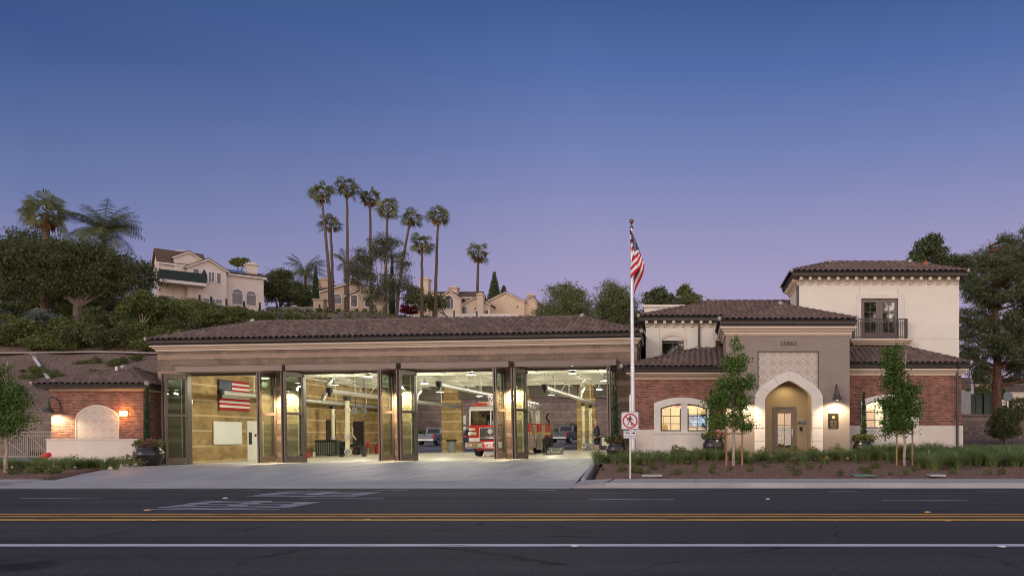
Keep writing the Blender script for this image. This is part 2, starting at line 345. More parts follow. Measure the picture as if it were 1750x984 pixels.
# road: worn near lanes, darker far lanes
def roadmat(name, col, cracks):
    m, n, p = mk(name); L = n.links.new
    t = nn(n, 'ShaderNodeTexCoord'); mp = nn(n, 'ShaderNodeMapping'); mp.inputs['Scale'].default_value = (.06, 1.1, 1); L(t.outputs['Object'], mp.inputs[0])
    no = nn(n, 'ShaderNodeTexNoise'); no.inputs['Scale'].default_value = 1; no.inputs['Detail'].default_value = 6; L(mp.outputs[0], no.inputs['Vector'])
    r = nn(n, 'ShaderNodeValToRGB'); ramp(r, [(.3, [c * .72 for c in col]), (.7, [c * 1.32 for c in col])]); L(no.outputs[0], r.inputs[0])
    f = nn(n, 'ShaderNodeTexNoise'); f.inputs['Scale'].default_value = 55; f.inputs['Detail'].default_value = 4; L(t.outputs['Object'], f.inputs['Vector'])
    rf = nn(n, 'ShaderNodeValToRGB'); ramp(rf, [(.3, (.6,)*3), (.5, (1,)*3), (.72, (1.9,)*3)]); L(f.outputs[0], rf.inputs[0])
    mu = nn(n, 'ShaderNodeMixRGB', blend_type='MULTIPLY'); mu.inputs[0].default_value = 1; L(r.outputs[0], mu.inputs[1]); L(rf.outputs[0], mu.inputs[2])
    nd = nn(n, 'ShaderNodeTexNoise'); nd.inputs['Scale'].default_value = .9; nd.inputs['Detail'].default_value = 5; L(t.outputs['Object'], nd.inputs['Vector'])
    vm = nn(n, 'ShaderNodeMixRGB'); vm.inputs[0].default_value = .35; L(t.outputs['Object'], vm.inputs[1]); L(nd.outputs['Color'], vm.inputs[2])
    vo = nn(n, 'ShaderNodeTexVoronoi', feature='DISTANCE_TO_EDGE'); vo.inputs['Scale'].default_value = .55; L(vm.outputs[0], vo.inputs['Vector'])
    lt = nn(n, 'ShaderNodeMapRange'); L(vo.outputs['Distance'], lt.inputs[0]); lt.inputs[1].default_value = .006; lt.inputs[2].default_value = .018; lt.inputs[3].default_value = 1; lt.inputs[4].default_value = 0
    g2 = nn(n, 'ShaderNodeValToRGB'); ramp(g2, [(.48, (0,)*3), (.60, (cracks,)*3)]); L(nd.outputs[0], g2.inputs[0])
    mm = nn(n, 'ShaderNodeMath', operation='MULTIPLY'); L(lt.outputs[0], mm.inputs[0]); L(g2.outputs[0], mm.inputs[1])
    mi = nn(n, 'ShaderNodeMixRGB'); L(mm.outputs[0], mi.inputs[0]); L(mu.outputs[0], mi.inputs[1]); mi.inputs[2].default_value = (.008, .008, .009, 1)
    L(mi.outputs[0], p.inputs['Base Color']); p.inputs['Roughness'].default_value = .8; p.inputs['Specular IOR Level'].default_value = .3
    bp = nn(n, 'ShaderNodeBump'); bp.inputs['Strength'].default_value = .5; bp.inputs['Distance'].default_value = .01; L(f.outputs[0], bp.inputs['Height']); L(bp.outputs[0], p.inputs['Normal'])
    return m
RZ = -.41
def sheet(name, x0, x1, y0, y1, z, mat, kind='structure', n=1):
    o = B().add([(x0, y0, z), (x1, y0, z), (x1, y1, z), (x0, y1, z)], [(0, 1, 2, 3)]).build(name, mat); return tag(o, kind=kind)
m_road1 = roadmat('asphalt_near', (.052, .047, .045), .9)
m_road2 = roadmat('asphalt_far', (.048, .045, .047), .3)
sheet('road', -300, 300, -40, 13.2, RZ, m_road1)
sheet('road', -300, 300, 13.2, 21.36, RZ, m_road2)
def paint(name, col, wear):
    m, n, p = mk(name); L = n.links.new; p.inputs['Roughness'].default_value = .7
    t = nn(n, 'ShaderNodeTexCoord'); mp = nn(n, 'ShaderNodeMapping'); mp.inputs['Scale'].default_value = (.5, 4, 1); L(t.outputs['Object'], mp.inputs[0])
    no = nn(n, 'ShaderNodeTexNoise'); no.inputs['Scale'].default_value = 3; no.inputs['Detail'].default_value = 8; L(mp.outputs[0], no.inputs['Vector'])
    r = nn(n, 'ShaderNodeValToRGB'); ramp(r, [(wear, [c * .25 for c in col]), (wear + .1, [c * .8 for c in col]), (.75, col)]); L(no.outputs[0], r.inputs[0]); L(r.outputs[0], p.inputs['Base Color']); return m
m_pw = paint('white_road_paint', (.72, .71, .74), .30); m_pw2 = paint('worn_road_paint', (.46, .46, .5), .38); m_py = paint('yellow_road_paint', (.85, .42, .05), .33)
def mark(name, rects, mat, z=.004):
    b = B()
    for x0, x1, y0, y1 in rects: b.add([(x0, y0, RZ + z), (x1, y0, RZ + z), (x1, y1, RZ + z), (x0, y1, RZ + z)], [(0, 1, 2, 3)])
    return tag(b.build(name, mat), kind='structure')
def DY(py): return (1 - RZ) * F0 / (py - HY)
mark('road_edge_line', [(-120, 120, 10.06, 10.30)], m_pw)
mark('road_centre_line', [(-120, 120, DY(879.6), DY(877.6)), (-120, 120, DY(883.5), DY(881.5)), (-120, 120, DY(889.5), DY(886.6))], m_py)
rects = []
for a, b_, y in [(35, 172, 851.5), (512, 655, 851.7), (1006, 1153, 853), (1507, 1653, 854.5), (-480, -330, 851)]:
    D = DY(y); rects.append((WX(a, D), WX(b_, D), D - .05, D + .06))
for a, b_, y in [(-200, 410, 836.6), (418, 444, 837), (645, 695, 837.5), (900, 951, 837.5), (1157, 1208, 838), (1416, 1467, 839), (1675, 1726, 840)]:
    D = DY(y); rects.append((WX(a, D), WX(b_, D), D - .05, D + .06))
mark('road_lane_dashes', rects, m_pw2)
def roadword(txt, cx, y0, y1, h):
    vs, fs = text_b(None, txt, 1, 0, 0, 0, depth=0, flat=True, bold=.012)
    V = np.array(vs); w = V[:, 0].max() - V[:, 0].min(); hh = V[:, 1].max() - V[:, 1].min()
    Y = y0 + (V[:, 0] - V[:, 0].min()) / w * (y1 - y0); X = cx - (V[:, 1] - V[:, 1].mean()) / hh * h
    b = B(); b.add([(X[i], Y[i], RZ + .005) for i in range(len(V))], fs)
    o = b.build('road_lettering', m_pw2); tag(o, kind='structure')
roadword('KEEP', -9.4, 15.1, 17.2, 2.6)
roadword('KEEP', -9.3, 18.4, 20.1, 2.6)
# road studs
m_stud = M('stud_ceramic', (.75, .75, .75), .3, .05, 5); m_study = M('stud_yellow', (.75, .38, .08), .3, .05, 5)
for i, (px, py, mt, w) in enumerate([(983, 933.5, 0, .11), (1712, 934.5, 0, .11), (1312, 853, 0, .1), (385, 851.5, 0, .12), (1585, 875.5, 1, .12), (1620, 890, 1, .12), (252, 872.5, 1, .12), (266, 889, 1, .12), (628, 888.5, 1, .12)]):
    D = DY(py); b = B(); b.lathe([(w/2, 0), (w/2*.95, .008), (w*.25, .018), (.001, .02)], (0, 0, 0), 10)
    o = b.build('road_stud', (m_stud, m_study)[mt], loc=(WX(px, D), D, RZ + .008))
    tag(o, ['white road stud on the near edge line right of the drive', 'white road stud on the near edge line at far right', 'lone white road stud in the far lanes right of the flagpole', 'pale road stud between the two painted road words', 'yellow road stud above the centre line at far right', 'yellow road stud on the near centre line at far right', 'yellow road stud above the centre line at the left word', 'yellow road stud on the near centre line at far left', 'yellow road stud on the near centre line below the drive'][i], 'road stud', 'raised reflective studs along the road lines')
m_conc = M('concrete', (.43, .415, .40), .85, .10, 1.2, .3, bscale=50, streak=(.35, 1.5, 1))
m_conc2 = M('driveway_concrete', (.45, .435, .43), .55, .17, 2.2, .3, bscale=40, streak=(1, .16, 1))
m_conck = M('kerb_concrete', (.40, .37, .365), .85, .12, 1.5, .3, streak=(.5, 2, 1))
# kerb and pavement
def kerb(x0, x1):
    return tag(B().prismx([(21.36, RZ - .2), (21.36, RZ + .02), (21.40, RZ + .145), (21.55, RZ + .15), (21.55, RZ - .2)], x0, x1).build('kerb', m_conck), kind='structure')
kerb(-2.4, 200); kerb(-200, -20.5)
tag(B().add([(-3.3, 21.36, RZ - .2), (-2.4, 21.36, RZ - .2), (-2.4, 21.36, RZ + .15), (-3.3, 21.36, RZ + .03), (-3.3, 23.32, -.55), (-2.4, 23.32, -.55), (-2.4, 23.32, -.262), (-3.3, 23.32, -.30)], [(0,1,2,3),(4,7,6,5),(3,2,6,7),(0,3,7,4),(1,5,6,2),(0,4,5,1)]).build('kerb_ramp', m_conck), kind='structure')
b = B()
for i_ in range(24):
    xa_, ya_, xb_, yb_ = -3.25 - 1.3 * i_ / 24, 23.3 + 14.3 * i_ / 24, -3.25 - 1.3 * (i_ + 1) / 24, 23.3 + 14.3 * (i_ + 1) / 24
    b.bar((xa_, ya_, g(xa_, ya_) - .17), (xb_, yb_, g(xb_, yb_) - .17), .13, .45)
tag(b.build('drive_edging', m_conck), kind='structure')
n = 0; x = -.8
b = B(); x = -2.3
while x < 60: b.box(x, x + 2.38, 21.56, 23.3, -.55, -.262); x += 2.4
x = -60
while x < -20.4: b.box(x, x + 2.38, 21.56, 23.3, -.55, -.275); x += 2.4
tag(b.build('pavement', m_conc), kind='structure')
b = B()   # joints in the kerb face
# driveway: apron lip + fan of concrete panels
def drivez(X, Y):
    X = np.asarray(X, float); top = bayz(X) - .004 + .0 * X
    s = np.clip((Y - 23.3) / (37.6 - 23.3), 0, 1); return np.where(Y < 23.3, RZ + .02 + (-.30 - RZ - .02) * (Y - 21.36) / 1.94, -.30 + (top + .30) * s)
def drive_panel(y0, y1, nx, ny, joint=.012):
    def xe(y): s = (y - 21.36) / (38.0 - 21.36); return (-18.9 - 8.2 * (y - 23.3) / 14.7 if y > 23.3 else -20.4 + .5 * (y - 21.36)), -3.25 + (-4.55 + 3.25) * s
    for j in range(ny):
        ya = y0 + (y1 - y0) * j / ny; yb = y0 + (y1 - y0) * (j + 1) / ny - joint
        for i in range(nx):
            la, ra = xe(ya); lb, rb = xe(yb)
            P = [(la + (ra - la) * (i / nx), ya), (la + (ra - la) * ((i + 1) / nx) - joint, ya), (lb + (rb - lb) * ((i + 1) / nx) - joint, yb), (lb + (rb - lb) * (i / nx), yb)]
            vs = [(x, y, float(drivez(x, y)) + .0) for x, y in P]; db.add(vs + [(x, y, z - .25) for x, y, z in vs], [(0,1,2,3),(0,4,5,1),(1,5,6,2),(2,6,7,3),(3,7,4,0)])
db = B(); drive_panel(23.32, 38.0, 6, 4)
dvo = db.build('driveway', m_conc2); tag(dvo, kind='structure')
db = B(); drive_panel(21.36, 23.3, 7, 1); tag(db.build('driveway_apron', m_conc), kind='structure')
# mulch beds
def bed(name, poly, y0, y1, lift):
    ys_ = np.arange(y0, y1 + .01, .25); V = []; Fq = []
    ys_ = np.concatenate([[ys_[0] - .004], ys_])
    for k, y in enumerate(ys_):
        a, b_ = poly(y)
        for i in range(121):
            x = a + (b_ - a) * min(119, max(1, i)) / 120; dn = .45 if (k == 0 or i in (0, 120)) else 0; V.append((x, y, float(G(x, max(y, ys_[1]))) + lift - dn + .035 * math.sin(x * 5 + y * 3) * math.cos(y * 6 - x * 2)))
    for k in range(len(ys_) - 1):
        for i in range(120): q = k * 121 + i; Fq.append((q, q + 1, q + 122, q + 121))
    return tag(npmesh(name, V, Fq, m_mulch), kind='structure')
bed('planting_bed', lambda y: (-3.2 - (y - 23.3) * 1.2 / 14, 34), 23.3, 36.9, .045)
bed('planting_bed', lambda y: (-60, -18.9 - (y - 23.3) * 8.2 / 14.7), 23.3, 33.5, .045)
tag(B().box(-45, -27.05, 33.5, 60, -1, -.43).build('side_drive', m_conc), kind='structure')
tag(B().add([(-43, 64.2, .0), (4, 64.2, .0), (4, 99.4, .0), (-33.5, 99.4, .0)], [(0, 1, 2, 3)]).build('parking_lot', m_lotasp), kind='structure')
o = bpy.data.objects['parking_lot']
for v in o.data.vertices: v.co.z = float(bayz(v.co.x)) + .025 * (v.co.y - 64)
b = B()
for k in range(8):
    x = -31 + k * 2.9; b.add([(x, 77, .0), (x + .12, 77, 0), (x + 1.6, 84, 0), (x + 1.48, 84, 0)], [(0, 1, 2, 3)])
o = b.build('parking_lines', m_pw); tag(o, kind='structure')
for v in o.data.vertices: v.co.z = float(bayz(v.co.x)) + .025 * (v.co.y - 64) + .03
# hillside drain and pipes
def ribbon(name, pts, w, mat, lift=.12, th=.12):
    b = B(); P = []
    for (x0, y0), (x1, y1) in zip(pts, pts[1:]):
        n = max(1, int(math.hypot(x1-x0, y1-y0) / 1.5))
        for k in range(n): P.append((x0 + (x1-x0)*k/n, y0 + (y1-y0)*k/n))
    P.append(pts[-1])
    for (x0, y0), (x1, y1) in zip(P, P[1:]): b.bar((x0, y0, g(x0, y0) + lift), (x1, y1, g(x1, y1) + lift), w, th)
    return b.build(name, mat)
# ---------------------------------------------------------------- roofs, cornices
TP = .27; TCs = .30
def roof_plane(p0, p1, q1, q0, name='roof_tiles', parent=None, off=(0, 0, 0), mat=None, A=.062, res=8, step=.045, miss=()):
    p0, p1, q0, q1 = map(Vector, (p0, p1, q0, q1)); u = (p1 - p0).normalized(); U = (p1 - p0).length
    n = u.cross(q0 - p0).normalized()
    if n.z < 0: n = -n
    v = n.cross(u); 
    if v.dot(q0 - p0) < 0: v = -v
    V_ = (q0 - p0).dot(v); ua = (q0 - p0).dot(u); ub = (q1 - p0).dot(u)
    du = TP / res; us = np.arange(-.02, U + du + .02, du); nr = max(1, int(round(V_ / TCs))); rows = []
    for k in range(nr): rows += [(V_ * k / nr, step), (V_ * (k + 1) / nr - .001, .0)]
    ph = (us % TP) / TP; wave = np.where(ph < .62, np.sin(np.pi * ph / .62) * A, -np.sin(np.pi * (ph - .62) / .38) * A * .35)
    Vv = []; UV = []; lim = []
    for (vv, h) in rows:
        t = vv / V_; l = ua * t; r = U + (ub - U) * t; uc = np.clip(us, l, r); lim.append((l, r))
        for k in range(len(us)):
            P = p0 + u * float(uc[k]) + v * (vv - .04) + n * float(h + wave[k] + .02); Vv.append(P - Vector(off)); UV.append((us[k] / TP, vv / V_ * nr))
    Vv = np.array([tuple(q) for q in Vv]); UV = np.array(UV); m = len(us); Fq = []
    for j in range(len(rows) - 1):
        for k in range(m - 1):
            a = (us[k + 1] <= lim[j][0] and us[k + 1] <= lim[j + 1][0]) or (us[k] >= lim[j][1] and us[k] >= lim[j + 1][1])
            if a: continue
            Fq.append((j*m+k, j*m+k+1, (j+1)*m+k+1, (j+1)*m+k))
    UV[:, 1] -= .001
    return npmesh(name, Vv, Fq, mat or m_tile, parent, uv=UV, loc=None if parent else off)
def caps(b, a, c, r=.12, L=.40):
    a = Vector(a); c = Vector(c); d = c - a; n = max(1, int(d.length / L))
    for i in range(n):
        b.cyl(a + d * (i / n) + Vector((0, 0, .05)), a + d * ((i + 1.12) / n) + Vector((0, 0, .03)), r * 1.08, r * .86, 10)
    return b
def hip_roof(parent, off, x0, x1, y0, y1, ze, r, pitch, back=True, left=True, right=True, name='roof', mat=None, ends=True):
    """eave rectangle x0..x1, y0..y1 at height ze; slopes rise over run r towards the middle"""
    zr = ze + r * pitch; xa = x0 + (r if left else 0); xb = x1 - (r if right else 0); ya = y0 + r; yb = max(ya, y1 - r)
    core = B()
    e = -.05
    vs = [(x0, y0, ze+e), (x1, y0, ze+e), (x1, y1, ze+e), (x0, y1, ze+e), (xa, ya, zr+e), (xb, ya, zr+e), (xb, yb, zr+e), (xa, yb, zr+e)]
    core.add(vs, [(0,1,5,4), (1,2,6,5), (2,3,7,6), (3,0,4,7), (4,5,6,7), (0,3,2,1)])
    rf = core.build(name, mat or m_tile, parent, off)
    B().ring((x0 + .05, x1 - .05, y0 + .05, y1 - .05), [(-.12, ze - .08), (0, ze - .08), (0, ze + .045), (-.12, ze + .09)]).build('eave_gap_shade', m_black, rf, off)  # black strip whose colour stands for the shade under the tile ends
    roof_plane((x0, y0, ze), (x1, y0, ze), (xb, ya, zr), (xa, ya, zr), parent=rf, off=off, mat=mat)
    if left: roof_plane((x0, y1, ze), (x0, y0, ze), (xa, ya, zr), (xa, yb, zr), parent=rf, off=off, mat=mat)
    if right: roof_plane((x1, y0, ze), (x1, y1, ze), (xb, yb, zr), (xb, ya, zr), parent=rf, off=off, mat=mat)
    if back: roof_plane((x1, y1, ze), (x0, y1, ze), (xa, yb, zr), (xb, yb, zr), parent=rf, off=off, mat=mat)
    cb = B()
    if xb - xa > .3: caps(cb, (xa, ya, zr), (xb, ya, zr))
    if left: caps(cb, (x0, y0, ze), (xa, ya, zr), .11)
    if right: caps(cb, (x1, y0, ze), (xb, ya, zr), .11)
    if yb - ya > .3:
        caps(cb, (xa, ya, zr), (xa, yb, zr)); caps(cb, (xb, ya, zr), (xb, yb, zr))
    cb.build('ridge_tiles', m_cap, rf, off)
    if ends:
        def me_(p, r_): B().ball(p, r_, 10).build('mortar_end', m_mortar, rf, off)
        if left: me_((x0 + .02, y0 + .02, ze + .06), .11)
        if right: me_((x1 - .02, y0 + .02, ze + .06), .11)
        me_((xa, ya, zr + .10), .14)
        if abs(xb - xa) > .5: me_((xb, ya, zr + .10), .14)
    return rf
def cornice(parent, off, rect, zb, zt, out=.22):
    h = zt - zb
    p = [(-.02, zb), (.04, zb), (.055, zb + h*.16), (.07, zb + h*.17), (.08, zb + h*.36), (out*.62, zb + h*.50), (out*.66, zb + h*.66), (out*.9, zb + h*.72), (out, zb + h*.80), (out, zt), (-.02, zt)]
    return B().ring(rect, p).build('cornice', m_cornice, parent, off)
def gutter(parent, off, rect, zb, zt, w=.13):
    h = zt - zb
    return B().ring(rect, [(-.25, zb + h*.3), (-.25, zb), (-w*.4, zb), (-.01, zb + h*.35), (0, zt - .02), (.02, zt), (-.02, zt), (-.03, zt - .03), (-.25, zt - .03)]).build('gutter', m_bronze, parent, off)
def eave_set(parent, off, rect, o, zs, zc, zg, crn=True):
    """rect: wall plan; o: overhang; zs soffit, zc (cornice bottom, top), zg (gutter bottom, top)"""
    if crn: cornice(parent, off, rect, zc[0], zc[1], max(.1, o - .12))
    x0, x1, y0, y1 = rect
    B().box(x0 - o + .14, x1 + o - .14, y0 - o + .14, y1 + o - .14, zs, zs + .05).build('soffit', m_cornice if crn else m_bronze, parent, off)
    return gutter(parent, off, (x0 - o + .06, x1 + o - .06, y0 - o + .06, y1 + o - .06), zg[0], zg[1])
# ================================================================= apparatus bay building (local frame)
BL = (-14.2, 38.0, -.19)
bay = thing('apparatus_bay', 'long fire engine hall of tan block with four wide open folding doors', 'building', BL)
bay.rotation_euler = (0, -.0162, 0)
def LX(px, D=38.0): return WX(px, D) - BL[0]
O = (0, 0, 0)
XL, XR = LX(272), LX(1091); DP = 25.6
jl = [LX(p) for p in (318, 516, 708, 898)]; jr = [LX(p) for p in (474, 675, 866, 1055)]
HO = 4.34
ops = [(a, b_, 0, HO) for a, b_ in zip(jl, jr)]
B().wall(XL, XR, 0, .45, 0, 5.75, ops).build('front_wall', m_cmu, bay)
rear = [(WX(p, 38 + DP) - BL[0], WX(q, 38 + DP) - BL[0], 0, 4.25) for p, q in ((677, 758), (792, 877), (911, 988), (1020, 1096))]
B().wall(XL + .3, XR - .3, DP - .4, DP, 0, 5.75, rear).build('rear_wall', m_cmu_in, bay)
B().box(XL, XL + .3, .45, DP, 0, 5.75).build('side_wall', m_cmu_in, bay)
B().box(XR - .3, XR, .45, DP, 0, 5.75).build('side_wall', m_cmu, bay)
# inner face of the front wall and pier jambs read as tan block
b = B(); 
for a, c_ in [(XL + .3, jl[0]), (jr[0], jl[1]), (jr[1], jl[2]), (jr[2], jl[3]), (jr[3], XR - .3)]: b.box(a, c_, .455, .50, 0, 5.6)
b.build('pier_lining', m_cmu_in, bay)
m_floor = M('polished_floor', (.70, .69, .62), .35, .05, .8, streak=(1, .3, 1))
B().box(XL + .3, XR - .3, -.02, DP + .6, -.3, -.005).build('floor_slab', m_floor, bay)
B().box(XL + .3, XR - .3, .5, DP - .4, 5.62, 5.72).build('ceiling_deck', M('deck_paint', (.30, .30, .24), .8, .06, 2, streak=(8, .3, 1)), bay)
for a_, c_, _, _ in rear: B().box(a_ - .1, c_ + .1, DP - .75, DP - .41, 4.2, 5.3).build('rear_door_housing', m_bronze, bay)
# steel roof framing
b = B()
for yy in (5.2, 10.3, 15.4, 20.5): b.box(XL + .3, XR - .3, yy - .12, yy + .12, 4.95, 5.35)
b.build('roof_girder', m_ceil, bay)
for k in range(12):                                   # open-web joists running front to back
    xx = XL + 1.2 + k * (XR - XL - 2.4) / 11; b = B()
    b.box(xx - .04, xx + .04, .5, DP - .4, 5.5, 5.58); b.box(xx - .04, xx + .04, .5, DP - .4, 5.02, 5.08)
    y = .7; s = 0
    while y < DP - 1.2:
        b.bar((xx, y, 5.05 if s else 5.54), (xx, y + .7, 5.54 if s else 5.05), .035, .035); y += .7; s ^= 1
    b.build('roof_joist', m_ceil, bay)
b = B()
for yy in (2.6, 7.8, 13, 18): b.box(XL + .3, XR - .3, yy - .03, yy + .03, 5.40, 5.46)
b.cyl((XL + .5, 1.1, 5.1), (XR - .5, 1.1, 5.1), .04); b.cyl((XL + .5, 1.6, 4.9), (XR - .5, 1.6, 4.9), .03)
b.build('ceiling_pipes', m_ceil, bay)
# door heads: steel canopies and dark header
cps = [(300, 483), (489, 678), (687, 871), (882, 1055)]
for a, c_ in cps:
    x0, x1 = LX(a, 37), LX(c_, 37)
    B().prismx([(-.02, 4.36), (-.95, 4.36), (-.95, 4.62), (-.85, 4.66), (-.02, 4.72)], x0, x1).build('canopy', m_canopy, bay)
b = B()
for a, c_ in zip(jl, jr): b.box(a - .03, c_ + .03, .05, .30, 4.26, 4.345); b.box(a, a + .06, .1, .4, 0, 4.26); b.box(c_ - .06, c_, .1, .4, 0, 4.26)
b.build('door_track', m_bronze, bay)
# folded door leaves
def leaf(x0, y0, x1, y1, seal):
    d = Vector((x1 - x0, y1 - y0, 0)); W_ = d.length; d.normalize(); n = Vector((-d.y, d.x, 0)); z0, z1 = .05, 4.30
    def bx(bb, u0, u1, a, c_, t0=-.03, t1=.03):
        vs = []
        for z in (a, c_):
            for uu, tt in ((u0, t0), (u1, t0), (u1, t1), (u0, t1)):
                q = Vector((x0, y0, 0)) + d * uu + n * tt; vs.append((q.x, q.y, z))
        bb.add(vs, [(0,3,2,1),(4,5,6,7),(0,1,5,4),(1,2,6,5),(2,3,7,6),(3,0,4,7)])
    fr = B(); bx(fr, 0, .13, z0, z1); bx(fr, W_ - .13, W_, z0, z1); bx(fr, .13, W_ - .13, z0, z0 + .28); bx(fr, .13, W_ - .13, z1 - .2, z1); bx(fr, .13, W_ - .13, 2.28, 2.40)
    for zz in (.25, 2.2, 4.1): bx(fr, -.03, .03, zz, zz + .12, -.05, .05)
    o = fr.build('bay_door', m_doorframe, bay)
    gb = B(); bx(gb, .13, W_ - .13, z0 + .28, 2.28, -.006, .006); bx(gb, .13, W_ - .13, 2.40, z1 - .2, -.006, .006); gb.build('pane', m_glass_door, o)
    sb = B(); 
    if seal: bx(sb, -.012, .0, z0, z1, .0, .035); bx(sb, -.0, W_, z0 - .02, z0, -.02, .02); sb.build('edge_seal', m_alu, o)
    return o
LW = 1.12
for i in range(4):
    # left-hand pair: swung a little past square
    xo = -.37
    leaf(jl[i] + .03, -.05, jl[i] + xo, -LW, True)
    leaf(jl[i] + .13, -.05, jl[i] + xo + .13, -LW, False)
    xo = -.20
    leaf(jr[i] - .03, -.05, jr[i] + xo, -LW, False)
    leaf(jr[i] - .14, -.05, jr[i] + xo - .11, -LW, False)
for i in range(4): B().box(jl[i] - .09, jl[i] - .045, -.16, -.11, .05, 4.28).build('edge_seal', m_white, bay)
# roof
hip_roof(bay, O, XL - .33, XR + .28, -.33, 9.6, 5.97, 3.3, .372)
B().box(XL + 2, XR - 2, 9, DP, 5.76, 5.85).build('flat_roof', m_conc, bay)
cornice(bay, O, (XL, XR, 0, DP), 5.45, 5.72, .24)
gutter(bay, O, (XL - .3, XR + .25, -.3, 9.6), 5.78, 5.95)
B().ring((XL - .12, XR + .1, -.14, 9.5), [(-.1, 5.72), (.02, 5.72), (.02, 5.80), (-.1, 5.80)]).build('soffit', m_bronze, bay)
b = B(); 
for yy in (22.4, 16, 10): b.box(XL + .305, XL + .33, yy, yy + .04, .1, .1)
# downpipe at the right corner
B().tube([(XR + .2, -.05, 5.8), (XR + .22, .35, 5.55), (XR + .12, .5, 5.1), (XR + .12, .5, 3.9)], .045).build('downpipe', m_bronze, bay)
# interior fittings belonging to the walls
wx = XL + .3
def wy(px): return BZ(px)
def WYL(px): return (BL[0] + wx) * F0 / (px - VPX) - 38.0          # depth (local) of a pixel column on the inner left wall
b = B(); b.box(wx, wx + .06, WYL(422), WYL(450), 0, 2.25); d1 = b.build('white_door', m_white, bay)
b = B(); b.box(wx + .06, wx + .075, WYL(424), WYL(429), .9, 1.6); b.box(wx + .06, wx + .075, WYL(434), WYL(437), 1.35, 1.5); b.build('door_notice', m_black, d1)
m_void = M('doorway_shade_black', (.02, .012, .014), .8, .2, 2)
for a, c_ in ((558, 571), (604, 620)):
    b = B(); b.box(wx, wx + .05, WYL(a), WYL(c_), 0, 2.5); dd = b.build('doorway_dark_slab', m_void, bay)  # solid slab; the unlit dark of the doorway is put into its colour
    B().box(wx, wx + .09, WYL(c_), WYL(c_) + .18, 0, 2.55).build('door_jamb', m_doorframe, dd)
b = B()
for p in (377, 383): b.cyl((wx + .06, WYL(p) - 3, 3.2), (wx + .06, WYL(p) - 3, 5.0), .035)
b.box(wx, wx + .12, WYL(377) - 3.2, WYL(383) - 2.8, 3.0, 3.2); b.build('conduit', m_steel, bay)
# dark slots on the piers
# ---- things inside the bay (world coordinates)
def bp(x, y, z): # bay-local to world
    return Vector((BL[0] + x * .99987, 38 + y, BL[2] + z + .0162 * x))
def inbay(o, x, y, z=0): o.location = bp(x, y, z); o.rotation_euler.y = -.0162; return o
o = B().box(-.02, .02, -1.3, 1.3, -.62, .62).build('whiteboard', m_whiteboard); tag(o, 'blank white board on the tan block wall in the first bay', 'whiteboard')
B().ring((-.03, .03, -1.32, 1.32), [(0, -.64), (.0, -.60), (.012, -.60), (.012, -.64)]).build('board_frame', m_alu, o)
inbay(o, wx + .03, (WYL(365) + WYL(411)) / 2, 1.55)
# flag material
def flagmat(name):
    m, n, p = mk(name); L = n.links.new; p.inputs['Roughness'].default_value = .8
    u = nn(n, 'ShaderNodeUVMap'); s = nn(n, 'ShaderNodeSeparateXYZ'); L(u.outputs[0], s.inputs[0])
    def mt(op, a, b_=None, c_=None):
        x = nn(n, 'ShaderNodeMath', operation=op)
        for i, q in enumerate((a, b_, c_)):
            if q is None: continue
            if isinstance(q, (int, float)): x.inputs[i].default_value = q
            else: L(q, x.inputs[i])
        return x.outputs[0]
    st = mt('MODULO', mt('FLOOR', mt('MULTIPLY', s.outputs[1], 13)), 2)      # v: 0 bottom .. 1 top
    stripes = nn(n, 'ShaderNodeMixRGB'); L(st, stripes.inputs[0]); stripes.inputs[1].default_value = (.50, .012, .03, 1); stripes.inputs[2].default_value = (.78, .76, .74, 1)
    can = mt('MULTIPLY', mt('LESS_THAN', s.outputs[0], .4), mt('GREATER_THAN', s.outputs[1], 6 / 13))
    cu = mt('MULTIPLY', s.outputs[0], 11 / .4 / 2); cv = mt('MULTIPLY', mt('SUBTRACT', s.outputs[1], 6 / 13), 9 * 13 / 7 / 2)
    def dots(ou, ov):
        fu = mt('SUBTRACT', mt('FRACT', mt('ADD', cu, ou)), .5); fv = mt('SUBTRACT', mt('FRACT', mt('ADD', cv, ov)), .5)
        return mt('LESS_THAN', mt('ADD', mt('MULTIPLY', fu, fu), mt('MULTIPLY', fv, fv)), .022)
    star = mt('MAXIMUM', dots(0, 0), dots(.5, .5))
    cc = nn(n, 'ShaderNodeMixRGB'); L(star, cc.inputs[0]); cc.inputs[1].default_value = (.012, .018, .085, 1); cc.inputs[2].default_value = (.8, .8, .8, 1)
    f = nn(n, 'ShaderNodeMixRGB'); L(can, f.inputs[0]); L(stripes.outputs[0], f.inputs[1]); L(cc.outputs[0], f.inputs[2]); L(f.outputs[0], p.inputs['Base Color']); return m
m_flag = flagmat('flag_cloth')
def cloth(fn, nu, nv, name):
    V = []; UV = []; Fq = []
    for j in range(nv + 1):
        for i in range(nu + 1):
            u, v = i / nu, j / nv; V.append(fn(u, v)[:3]); UV.append(fn(u, v)[3:])
    for j in range(nv):
        for i in range(nu): a = j * (nu + 1) + i; Fq.append((a, a + 1, a + nu + 2, a + nu + 1))
    o = npmesh(name, V, Fq, m_flag, uv=UV, smooth=True); md = o.modifiers.new('s', 'SOLIDIFY'); md.thickness = .008; return o
fy0, fy1 = WYL(373), WYL(425)
o = cloth(lambda u, v: (.012 * math.sin(u * 17), (u - .5) * (fy1 - fy0), (v - .5) * 1.62, u, v), 20, 4, 'wall_flag')
tag(o, 'large stars and stripes flag spread flat high on the tan block wall', 'flag'); inbay(o, wx + .06, (fy0 + fy1) / 2, 3.62)
